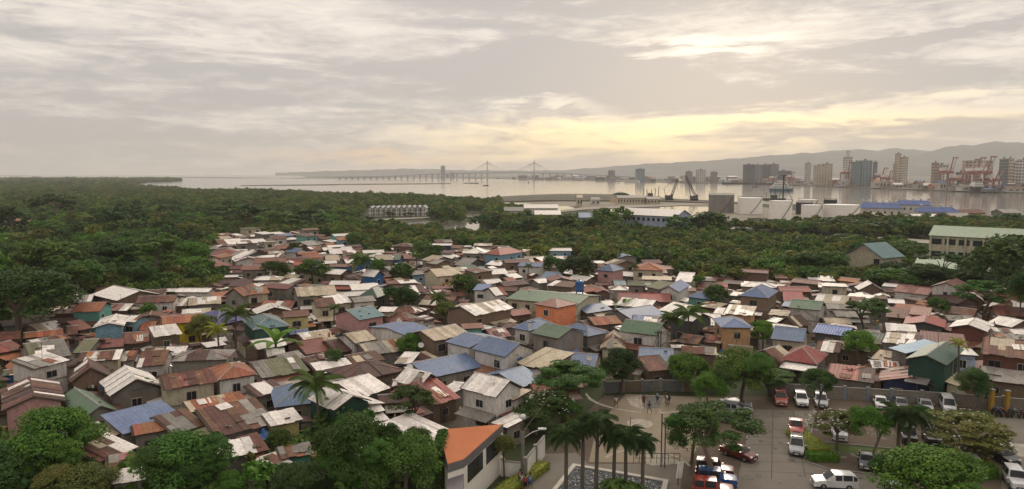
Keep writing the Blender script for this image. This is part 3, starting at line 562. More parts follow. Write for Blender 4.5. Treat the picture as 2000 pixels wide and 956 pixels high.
# generic long building with gable roof ---------------------------------------
def hall(A, B, depth, z0, ze, rise, roofm, wallm, name, lab, cat='building', nwin=0, wfl=1, ridge_par=True, vents=0, cols=0, wincol=None, hip=0.0, wsz=(.45, .5)):
    A = Vector(A[:2]+(0,)) if isinstance(A, tuple) else Vector((A.x, A.y, 0)); B = Vector((B[0], B[1], 0))
    d = B-A; W = d.length; t = empty(name, (A.x, A.y, z0), math.atan2(d.y, d.x), lab, cat); H = ze-z0; D = depth
    b = MB(); b.box((.3, .4, 0), (W-.3, D-.4, H), wallm)
    if ridge_par and not hip:
        for xx in (.3, W-.3): b.face([(xx, .4, H), (xx, D-.4, H), (xx, D/2, H+rise)][::(1 if xx > 1 else -1)], wallm)
    if not ridge_par:
        for yy in (.4, D-.4): b.face([(.3, yy, H), (W-.3, yy, H), (W/2, yy, H+rise)][::(1 if yy < 1 else -1)], wallm)
    b.build('wall', t)
    b = MB(); th = .18
    def slab(p):
        n_ = (Vector(p[1])-Vector(p[0])).cross(Vector(p[2])-Vector(p[0])).normalized()*th; k = len(p); n = len(b.v); b.v += [tuple(q) for q in p]+[tuple(Vector(q)+n_) for q in p]; i = b.m(roofm)
        b.f.append(tuple(range(n+k, n+2*k))); b.mi.append(i); b.f.append(tuple(range(n+k-1, n-1, -1))); b.mi.append(i)
        for q in range(k): j = (q+1) % k; b.f.append((n+q, n+j, n+k+j, n+k+q)); b.mi.append(i)
    if ridge_par:
        hx = hip*D/2; slab([(-.3, -.3, H-.1), (W+.3, -.3, H-.1), (W+.3-hx, D/2, H+rise), (-.3+hx, D/2, H+rise)]); slab([(W+.3, D+.3, H-.1), (-.3, D+.3, H-.1), (-.3+hx, D/2, H+rise), (W+.3-hx, D/2, H+rise)])
        if hip: slab([(-.3, D+.3, H-.1), (-.3, -.3, H-.1), (-.3+hx, D/2, H+rise)]); slab([(W+.3, -.3, H-.1), (W+.3, D+.3, H-.1), (W+.3-hx, D/2, H+rise)])
    else: slab([(-.3, D+.3, H-.1), (-.3, -.3, H-.1), (W/2, -.3, H+rise), (W/2, D+.3, H+rise)]); slab([(W+.3, -.3, H-.1), (W+.3, D+.3, H-.1), (W/2, D+.3, H+rise), (W/2, -.3, H+rise)])
    ro = b.build('roof', t)
    for i in range(vents):
        b = MB(); x = W*(i+.5)/vents; b.lathe([(.5, -.3), (.5, .8), (.9, 1.1), (.9, 1.7), (.05, 2.1)], M_wframe, 10, (x, D/2, H+rise)); b.build('roof_vent', ro)
    for f in range(wfl):
        for i in range(nwin):
            ww = W/nwin; x0 = ww*(i+.5-wsz[0]/2); x1 = ww*(i+.5+wsz[0]/2); h0 = H*(f+.5-wsz[1]/2+.04)/wfl; h1 = H*(f+.5+wsz[1]/2+.04)/wfl
            b = MB(); b.box((x0-.12, .3, h0-.12), (x1+.12, .45, h1+.12), wincol or M_wframe); w_ = b.build('window', t)
            b = MB(); b.box((x0, .22, h0), (x1, .4, h1), M_glass); b.build('pane', w_)
    for i in range(cols):
        b = MB(); x = (W-.8)*i/(cols-1)+.4; b.box((x-.3, -.25, 0), (x+.3, .35, H-.15), wallm); b.build('column', t)
    return t, W
MU2 = mat('slate blue warehouse roof', (0.075, 0.11, 0.25), (0.10, 0.135, 0.28), 0.05, 0.9, var=0.03)
for (x0, x1, yb, ze, dp, rise, lab, v) in [(1681, 1762, 425, 6.5, 38, 5.5, 'big blue-roofed warehouse right of the widest tank', 6), (1748, 1822, 417, 6.5, 34, 5.0, 'blue-roofed warehouse farthest back', 5), (1794, 1874, 431, 5.5, 30, 4.6, 'blue-roofed warehouse at the right end', 4)]:
    A = P(x0, yb); B = P(x1, yb+1.5); hall(A, B, dp*.6, 0, ze, rise*.6, MU2, WALL['w'], 'warehouse', lab, nwin=6, wfl=1, vents=v, wsz=(.3, .25), hip=.3)
for (x0, x1, yb, ze, rm, wm, lab, nw) in [
    (1206, 1262, 399, 6, ROOF['Y'], WALL['c'], 'long low shed right of the orange sand heap', 10), (1264, 1290, 399.5, 5, ROOF['Y'], WALL['c'], 'short low shed left of the lattice cranes', 4), (1155, 1172, 401, 5, ROOF['Y'], WALL['w'], 'little pale gabled house on the dyke', 2), (1127, 1138, 404, 8, ROOF['C'], WALL['c'], 'tiny cream block on the dyke', 2),
    (1024, 1090, 424, 6, ROOF['W'], WALL['w'], 'long whitish shed behind the dark trees', 8), (1045, 1095, 432, 4, ROOF['W'], WALL['w'], 'second whitish shed, in front of the long one', 6), (985, 1022, 427, 5, ROOF['Y'], WALL['w'], 'grey-roofed housing left of the whitish sheds', 5), (1132, 1158, 447, 6, ROOF['U'], WALL['u'], 'pale blue gabled house among the dark trees', 3),
    (1860, 1900, 436, 3.5, ROOF['Y'], WALL['y'], 'grey shed right of the blue warehouses', 3), (1908, 1948, 439, 3.2, ROOF['Y'], WALL['y'], 'low grey-roofed shed before the round tree', 3), (1790, 1845, 437, 3, ROOF['W'], WALL['y'], 'low flat block in front of the blue warehouses', 4), (1690, 1735, 434, 3, ROOF['C'], WALL['c'], 'low cream block in front of the biggest warehouse', 3), (1960, 1995, 425, 3, ROOF['Y'], WALL['y'], 'low shed on the shore at the right', 3), (1878, 1925, 424, 2.5, ROOF['R'], WALL['y'], 'rusty quay shed on the right shore', 3)]:
    hall(P(x0, yb), P(x1, yb), 14, 0, ze, 2.2, rm, wm, 'long_shed', lab, nwin=nw, wsz=(.4, .4))
hall(P(1205, 450), P(1320, 457), 16, 0, 8.5, 3.0, ROOF['W'], WALL['s'], 'school_block', 'long white-roofed block with pale blue walls between the dark trees', nwin=12, wfl=2, wsz=(.5, .4))
# row houses: one terrace of ten units with stepped gables
t = None
for i in range(11):
    x = 718+i*10.3; A = P(x, 424-i*.22); B = P(x+10.1, 424-i*.22)
    hall(A, B, 16, 0, 5.2, 1.9, mat('slate roof', (0.17, 0.175, 0.19), None, .1, .6, var=.06), WALL['w'], 'row_house', ['%s white row house with slate gable behind the mangroves' % w for w in
        ('leftmost', 'second from left', 'third from left', 'fourth from left', 'fifth from left', 'middle', 'fifth from right', 'fourth from right', 'third from right', 'second from right', 'rightmost')][i], 'house', nwin=2, wfl=2, ridge_par=False, wsz=(.35, .45))
hall(P(1813, 508), P(2075, 527), 13, 0, 8.6, 3.0, ROOF['F'], WALL['c'], 'school_building', 'two-storey cream school with long pale green roof at the right', nwin=9, wfl=2, cols=8, wincol=WALL['t'], wsz=(.75, .42))
hall(P(1785, 545), P(1968, 560), 11, 0, 3.6, 2.0, ROOF['F'], WALL['w'], 'school_shed', 'low pale green-roofed shed in front of the school', nwin=6)
hall(P(1648, 533), P(1722, 543), 10, 0, 5.6, 3.7, ROOF['T'], WALL['c'], 'gabled_building', 'tall cream building with teal gabled roof above the trees', nwin=0, ridge_par=False)
gbp = [o for o in bpy.data.objects if o.name.startswith('gabled_building')][0]
for (z0, z1) in ((3.4, 5.4), (.6, 2.6)):
    L_ = (P(1722, 543)-P(1648, 533)).length
    b = MB(); b.box((L_-2.9, .15, z0), (L_-.9, .45, z1), M_wframe); w_ = b.build('stairwell_opening', gbp)
    b = MB(); b.box((L_-2.8, .1, z0+.1), (L_-1.0, .4, z1-.1), M_glass); b.build('pane', w_)
# ================================================================ HOUSES
def clip_profile(poly, u0, u1):
    """v-extent of a convex (u,v) polygon at u0 and u1"""
    def ext(u):
        vs = []
        for i in range(len(poly)):
            (a, va), (b, vb) = poly[i], poly[(i+1) % len(poly)]
            if abs(a-b) < 1e-6:
                if abs(u-a) < 1e-4: vs += [va, vb]
            elif min(a, b)-1e-6 <= u <= max(a, b)+1e-6: vs.append(va+(vb-va)*(u-a)/(b-a))
        return (min(vs), max(vs)) if vs else None
    return ext(u0), ext(u1)
def sheet_faces(b, o, u, v, n, poly, u0, u1, mt, ribs, lift, va=0.0, vb=1.0):
    k = ribs*2 if ribs else 1
    for i in range(k):
        a = u0+(u1-u0)*i/k; c = u0+(u1-u0)*(i+1)/k
        e0, e1 = clip_profile(poly, a, c)
        if e0 is None or e1 is None: continue
        h0 = lift+(0.018 if i % 2 else 0)*(1 if ribs else 0); h1 = lift+(0.018 if (i+1) % 2 else 0)*(1 if ribs else 0)
        pts = [o+u*a+v*(e0[0]+(e0[1]-e0[0])*va)+n*h0, o+u*c+v*(e1[0]+(e1[1]-e1[0])*va)+n*h1, o+u*c+v*(e1[0]+(e1[1]-e1[0])*vb)+n*h1, o+u*a+v*(e0[0]+(e0[1]-e0[0])*vb)+n*h0]
        b.face(pts, mt)
NSHEET = 0
def roof(t, W, D, H, typ, rise, code, near, rnd):
    """roof of a house in its local frame; returns the roof object"""
    global NSHEET
    V = Vector; sl = []; rid = []
    if typ == 'g':
        L = math.hypot(D/2, rise); c, s = D/2/L, rise/L
        sl.append((V((0, 0, H)), V((1, 0, 0)), V((0, c, s)), [(0, 0), (W, 0), (W, L), (0, L)]))
        sl.append((V((W, D, H)), V((-1, 0, 0)), V((0, -c, s)), [(0, 0), (W, 0), (W, L), (0, L)]))
        rid = [((0, D/2, H+rise), (W, D/2, H+rise))]
    elif typ == 'G':
        L = math.hypot(W/2, rise); c, s = W/2/L, rise/L
        sl.append((V((0, D, H)), V((0, -1, 0)), V((c, 0, s)), [(0, 0), (D, 0), (D, L), (0, L)]))
        sl.append((V((W, 0, H)), V((0, 1, 0)), V((-c, 0, s)), [(0, 0), (D, 0), (D, L), (0, L)]))
        rid = [((W/2, 0, H+rise), (W/2, D, H+rise))]
    elif typ == 'h':
        q = min(W, D)/2; L = math.hypot(q, rise); c, s = q/L, rise/L
        if W >= D:
            sl.append((V((0, 0, H)), V((1, 0, 0)), V((0, c, s)), [(0, 0), (W, 0), (W-q, L), (q, L)])); sl.append((V((W, D, H)), V((-1, 0, 0)), V((0, -c, s)), [(0, 0), (W, 0), (W-q, L), (q, L)]))
            sl.append((V((0, D, H)), V((0, -1, 0)), V((c, 0, s)), [(0, 0), (D, 0), (D/2, L)])); sl.append((V((W, 0, H)), V((0, 1, 0)), V((-c, 0, s)), [(0, 0), (D, 0), (D/2, L)]))
            r0, r1 = (q, D/2, H+rise), (W-q, D/2, H+rise)
        else:
            sl.append((V((0, 0, H)), V((1, 0, 0)), V((0, c, s)), [(0, 0), (W, 0), (W/2, L)])); sl.append((V((W, D, H)), V((-1, 0, 0)), V((0, -c, s)), [(0, 0), (W, 0), (W/2, L)]))
            sl.append((V((0, D, H)), V((0, -1, 0)), V((c, 0, s)), [(0, 0), (D, 0), (D-q, L), (q, L)])); sl.append((V((W, 0, H)), V((0, 1, 0)), V((-c, 0, s)), [(0, 0), (D, 0), (D-q, L), (q, L)]))
            r0, r1 = (W/2, q, H+rise), (W/2, D-q, H+rise)
        rid = [(r0, r1), ((0, 0, H), r0), ((W, 0, H), r1 if W >= D else r0), ((0, D, H), r0 if W >= D else r1), ((W, D, H), r1)]
    elif typ == 's':
        L = math.hypot(D, rise); c, s = D/L, rise/L
        sl.append((V((0, 0, H)), V((1, 0, 0)), V((0, c, s)), [(0, 0), (W, 0), (W, L), (0, L)]))
    else:
        sl.append((V((0, 0, H)), V((1, 0, 0)), V((0, 1, .01)).normalized(), [(0, 0), (W, 0), (W, D), (0, D)]))
    fixed = [ROOF[c] for c in code]
    base = MB()
    for (o, u, v, poly) in sl:   # solid deck below the sheets
        n = u.cross(v); P3 = [o+u*a+v*b_ for a, b_ in poly]; k = len(P3); m0 = len(base.v)
        base.v += [tuple(p-n*0.12) for p in P3]+[tuple(p-n*0.03) for p in P3]; i = base.m(M_wood)
        base.f.append(tuple(range(m0+k, m0+2*k))); base.mi.append(i); base.f.append(tuple(range(m0+k-1, m0-1, -1))); base.mi.append(i)
        for q in range(k): j = (q+1) % k; base.f.append((m0+q, m0+j, m0+k+j, m0+k+q)); base.mi.append(i)
    for a, c in rid[:1] if typ != 'h' else rid: base.tube([a, c], .11 if near else .14, M_ridge if (code[0] not in 'RKOYWCB' or rnd.random() < .5) else fixed[0], 4)
    multi = len(set(code)) > 1 or code[0] in 'RYOWCK'
    sep = near and multi
    if sep: ro = base.build('roof', t)
    for (o, u, v, poly) in sl:
        n = u.cross(v); Lw = max(p[0] for p in poly); sw = 0.95 if near else 1.6
        k = max(1, round(Lw/sw)); cur = rnd.choice(fixed)
        for i in range(k):
            if len(fixed) > 1 and rnd.random() < .62: cur = rnd.choice(fixed)
            m_ = cur
            u0, u1 = Lw*i/k, Lw*(i+1)/k
            segs = [(0, 1)]
            if len(fixed) > 1 and rnd.random() < (.35 if near else .2): c_ = rnd.uniform(.3, .7); segs = [(0, c_), (c_-.03, 1)]
            for si, (va, vb) in enumerate(segs):
                mm = m_ if si == 0 else rnd.choice(fixed)
                if sep:
                    b = MB(); sheet_faces(b, o, u, v, n, poly, u0-.02, u1+.02 if i < k-1 else u1, mm, 2, .004+rnd.uniform(0, .05)+.03*(i % 2), va-(.07*rnd.random() if si == 0 and typ in 'gGs' else 0), vb)
                    if b.f: b.build('roof_sheet', ro); NSHEET += 1
                else: sheet_faces(base, o, u, v, n, poly, u0, u1, mm, 2 if near else 1, .01+.008*(i % 2), va, vb)
    if sep and len(set(code)) > 1 and typ != 'h':   # loose sheets laid askew over leaks
        for _ in range(rnd.randint(0, 3)):
            o, u, v, poly = sl[0]; Lw = max(p[0] for p in poly); Lv = max(p[1] for p in poly); n = u.cross(v); wu, wv = rnd.uniform(.8, 1.7), min(Lv*.8, rnd.uniform(1.2, 2.4)); a_ = rnd.uniform(-.18, .18)
            if Lw < wu+1 or Lv < wv+.3: continue
            c0 = o+u*rnd.uniform(wu/2+.2, Lw-wu/2-.2)+v*rnd.uniform(wv/2, Lv-wv/2)+n*.11; uu = u*math.cos(a_)+v*math.sin(a_); vv = v*math.cos(a_)-u*math.sin(a_); b = MB(); k_ = 6; mm = ROOF[rnd.choice('WWRCYO')]
            for i in range(k_): s0, s1 = wu*(i/k_-.5), wu*((i+1)/k_-.5); b.face([c0+uu*s0-vv*wv/2+n*.03*(i % 2), c0+uu*s1-vv*wv/2+n*.03*((i+1) % 2), c0+uu*s1+vv*wv/2+n*.03*((i+1) % 2), c0+uu*s0+vv*wv/2+n*.03*(i % 2)], mm)
            b.build('loose_sheet', ro)
    if not sep: ro = base.build('roof', t)
    return ro
def window(t, x, y, z, w, h, face, near, mf):
    """face: 'F' on the plane y (looking -y), 'R' on the plane x (looking +x), 'L' looking -x"""
    def bx(w0, h0, out0, out1, mt, off=0):
        b = MB()
        if face == 'F': b.box((x-w0/2, y-out1, z-h0/2), (x+w0/2, y-out0, z+h0/2), mt)
        elif face == 'R': b.box((x+out0, y-w0/2, z-h0/2), (x+out1, y+w0/2, z+h0/2), mt)
        else: b.box((x-out1, y-w0/2, z-h0/2), (x-out0, y+w0/2, z+h0/2), mt)
        return b
    if near:
        b = bx(w+.16, h+.16, -.05, .05, mf)
        fo = b.build('window', t)
        q = bx(w/2-.05, h-.06, 0, .07, M_glass)
        for s in (-1, 1):
            b = bx(w/2-.06, h-.06, 0, .075, M_glass)
            d = (s*w/4) ; me = b.mesh('pane'); place('pane', me, fo, (d, 0, 0) if face == 'F' else (0, d, 0))
    else:
        b = bx(w+.1, h+.1, -.05, .04, mf); i = b
        c = bx(w-.08, h-.08, 0, .07, M_glass); nn = len(b.v); b.v += c.v; b.f += [tuple(nn+k for k in f) for f in c.f]; b.mi += [b.m(M_glass)]*len(c.f)
        b.build('window', t)
HOUSES = []
occ = {}
def mark(A, ang, W, D, pad=0.0):
    c, s = math.cos(ang), math.sin(ang)
    for i in range(int((W+2*pad)/.45)+1):
        for j in range(int((D+2*pad)/.45)+1):
            x = -pad+i*.45; y = -pad+j*.45; occ[(int((A.x+c*x-s*y)//.6), int((A.y+s*x+c*y)//.6))] = 1
def free(A, ang, W, D):
    c, s = math.cos(ang), math.sin(ang)
    for i in range(int(W/.55)+1):
        for j in range(int(D/.55)+1):
            x = i*.55; y = j*.55
            if (int((A.x+c*x-s*y)//.6), int((A.y+s*x+c*y)//.6)) in occ: return False
    return True
def house(A, ang, W, D, H, typ, rise, rc, wc, seed, nm=None, win=True, awn=False):
    rnd = random.Random(seed); dist = A.y; near = dist < 150
    small = W*D < 34 and H < 4
    name = 'shack' if small else 'house'
    t = empty(name, (A.x, A.y, 0), ang)
    wm = WALL[wc]; ov = .35; th = 0.0
    b = MB(); x0, x1, y0, y1 = ov, W-ov, ov, D-ov
    hw = H-.14
    if typ == 's': hb = H+rise*(1-ov/D)-.14
    else: hb = hw
    if typ == 's':
        hf = H+rise*ov/D-.14
        b.face([(x0, y0, 0), (x1, y0, 0), (x1, y0, hf), (x0, y0, hf)], wm); b.face([(x1, y1, 0), (x0, y1, 0), (x0, y1, hb), (x1, y1, hb)], wm)
        b.face([(x1, y0, 0), (x1, y1, 0), (x1, y1, hb), (x1, y0, hf)], wm); b.face([(x0, y1, 0), (x0, y0, 0), (x0, y0, hf), (x0, y1, hb)], wm)
    else:
        b.box((x0, y0, 0), (x1, y1, hw if typ != 'f' else H-.13), wm)
        rr = rise*.93
        if typ == 'g':
            for xx, od in ((x0, 1), (x1, -1)): b.face([(xx, y1, hw), (xx, y0, hw), (xx, D/2, hw+rr)][::od], wm)
        if typ == 'G':
            for yy, od in ((y0, 1), (y1, -1)): b.face([(x0, yy, hw), (x1, yy, hw), (W/2, yy, hw+rr)][::od], wm)
    if H > 4.0 and wc in 'wcypb' and near:   # floor band
        b.box((x0-.06, y0-.06, H/2-.12), (x1+.06, y1+.06, H/2+.06), M_conc)
    b.build('wall', t)
    roof(t, W, D, H, typ, rise, rc, near, rnd)
    # openings, on the faces that look towards the camera
    mf = M_wframe if wc in 'wtuvos' else M_frame
    right = (A.x+W/2) < 0
    floors = [H-1.35] + ([1.4] if H > 4.0 else [])
    if win and dist < 330:
        for fi, z in enumerate(floors):
            n = max(1, int((W-1.2)/2.7))
            for i in range(n):
                if rnd.random() < .78:
                    window(t, x0+(x1-x0)*(i+.5)/n+rnd.uniform(-.2, .2), y0, z, rnd.choice([.9, 1.1, 1.4]), rnd.choice([.9, 1.1]) if H > 3 else .8, 'F', near, mf)
            n = max(1, int((D-1.2)/3.0))
            for i in range(n):
                if rnd.random() < .55: window(t, x1 if right else x0, y0+(y1-y0)*(i+.5)/n, z, 1.0, .9, 'R' if right else 'L', near, mf)
    if near and rnd.random() < .35 and not small:
        x = rnd.uniform(x0+.6, max(x0+.7, x1-1.4)); b = MB(); b.box((x, y0-.05, 0), (x+.85, y0+.05, min(2.0, H-.6)), M_wood); b.build('door', t)
    if near and rnd.random() < .6 and H > 4.0 and wc not in 'opl':   # lean-to awning over the lower floor
        w = W*rnd.uniform(.5, 1); x = rnd.uniform(0, W-w); m_ = ROOF[rnd.choice('WYRRKC' if rc[0] != 'U' else 'UYRW')]; aw = rnd.uniform(1.2, 2.2)
        b = MB(); n = len(b.v); z1 = H/2+.35; b.v += [(x, .3, z1), (x+w, .3, z1), (x+w, -aw, z1-.45), (x, -aw, z1-.45)]+[(x, .3, z1-.05), (x+w, .3, z1-.05), (x+w, -aw, z1-.5), (x, -aw, z1-.5)]
        i = b.m(m_)
        for q in ((0, 3, 2, 1), (4, 5, 6, 7), (3, 7, 6, 2), (0, 4, 7, 3), (1, 2, 6, 5)): b.f.append(tuple(n+k for k in q)); b.mi.append(i)
        b.build('awning', t)
    for _q in range((rnd.random() < .8)+(rnd.random() < .35) if dist < 190 and wc not in 'oslp' else 0):   # lean-to extensions patched on
        sd = rnd.choice('LRFB' if H < 4 else 'LR'); e = rnd.uniform(1.2, 2.3); z1 = H-.22-(rnd.uniform(0, .2)+(H*.42 if H > 4 else 0)); z2 = max(1.6, z1-e*.22); m_ = ROOF[rnd.choice('WWYRRKCBO')]
        if sd in 'LR': l0 = rnd.uniform(0, D*.3); l1 = rnd.uniform(D*.6, D); xi, xo = (.3, -e) if sd == 'L' else (W-.3, W+e); q4 = [(xi, l0, z1), (xi, l1, z1), (xo, l1, z2), (xo, l0, z2)]
        else: l0 = rnd.uniform(0, W*.3); l1 = rnd.uniform(W*.6, W); yi, yo = (.3, -e) if sd == 'F' else (D-.3, D+e); q4 = [(l0, yi, z1), (l1, yi, z1), (l1, yo, z2), (l0, yo, z2)]
        b = MB(); n = len(b.v); b.v += q4+[(q[0], q[1], q[2]-.07) for q in q4]; i = b.m(m_); up = (Vector(q4[1])-Vector(q4[0])).cross(Vector(q4[2])-Vector(q4[0])).z > 0
        for q in ((0, 1, 2, 3), (4, 7, 6, 5), (0, 3, 7, 4), (1, 5, 6, 2), (2, 6, 7, 3), (0, 4, 5, 1)): b.f.append(tuple(n+k for k in (q if up else q[::-1]))); b.mi.append(i)
        b.build('lean_to_roof', t)
        if rnd.random() < .6:
            b = MB(); xs_ = [q[0] for q in q4]; ys_ = [q[1] for q in q4]; b.box((min(xs_)+.25, min(ys_)+.25, 0), (max(xs_)-.25, max(ys_)-.25, z2-.1), WALL[rnd.choice('ybyc')]); b.build('lean_to_wall', t)
    if near and rnd.random() < .2:   # stones, planks and tyres that hold roofing down / odd bits
        for _ in range(rnd.randint(1, 3)):
            b = MB()
            x = rnd.uniform(.8, W-1.2); y = rnd.uniform(.3, D*.4)
            zr = H + {'g': rise*y/(D/2), 'h': rise*min(y, x, W-x)/(min(W, D)/2), 's': rise*y/D, 'f': 0.02, 'G': rise*min(x, W-x)/(W/2)}[typ]+.05
            if rnd.random() < .5: b.box((x, y, zr), (x+rnd.uniform(.3, 1.6), y+.12, zr+.12), M_wood)
            else: b.box((x, y, zr-.02), (x+.3, y+.25, zr+.18), WALL['y'])
            b.build('roof_weight', t)
    HOUSES.append(dict(o=t, A=A.copy(), c=A+Vector((math.cos(ang)*W/2-math.sin(ang)*D/2, math.sin(ang)*W/2+math.cos(ang)*D/2, 0)), W=W, D=D, H=H, typ=typ, rc=rc, wc=wc, nm=nm, small=small, ang=ang))
    mark(A, ang, W, D)
    return t
def spec(x1, y1, x2, y2, yt, rc, wc, H=3.0, typ='g', nm=None, c=None, d=None, rs=None, win=True):
    H = H*(.87 if H > 4.1 else .79); A = P(x1, y1, H); B = P(x2, y2, H); v = B-A; W = v.length; ang = math.atan2(v.y, v.x)
    nx, ny = -math.sin(ang), math.cos(ang)
    def mid(Dp, z, fr=.5): return pj((A.x+v.x*.5+nx*Dp*fr, A.y+v.y*.5+ny*Dp*fr, z))[1]
    s = 0.30 if rs is None else rs
    if typ == 'f': D = d or min(9, max(4, W*.7)); rise = .1
    elif typ == 'G':
        D = d or min(9, max(4.5, W*.9)); lo, hi = .3, min(3.2, W*.35)
        for _ in range(20):
            m_ = (lo+hi)/2
            if pj((A.x+v.x*.5, A.y+v.y*.5, H+m_))[1] > yt: lo = m_
            else: hi = m_
        rise = lo
        if c: D = max(3, (P(c[0], c[1], H)-B).length)
    elif c or d:
        D = d or max(3, (P(c[0], c[1], H)-B).length); lo, hi = .3, max(.5, D*.32)
        for _ in range(20):
            m_ = (lo+hi)/2
            if mid(D, H+m_, .5 if typ != 's' else 1) > yt: lo = m_
            else: hi = m_
        rise = lo
    else:
        lo, hi = 2.4, (11 if H < 4 else 12)
        for _ in range(24):
            m_ = (lo+hi)/2; r_ = m_*(s/2 if typ != 's' else .16)
            if mid(m_, H+r_, .5 if typ != 's' else 1) > yt: lo = m_
            else: hi = m_
        D = lo; rise = D*(s/2 if typ != 's' else .16)
    if typ == 'h' and W < 2.5: typ = 'g'
    return house(A, ang, W, D, H, typ, rise, rc, wc, int(x1*13+y1), nm, win)
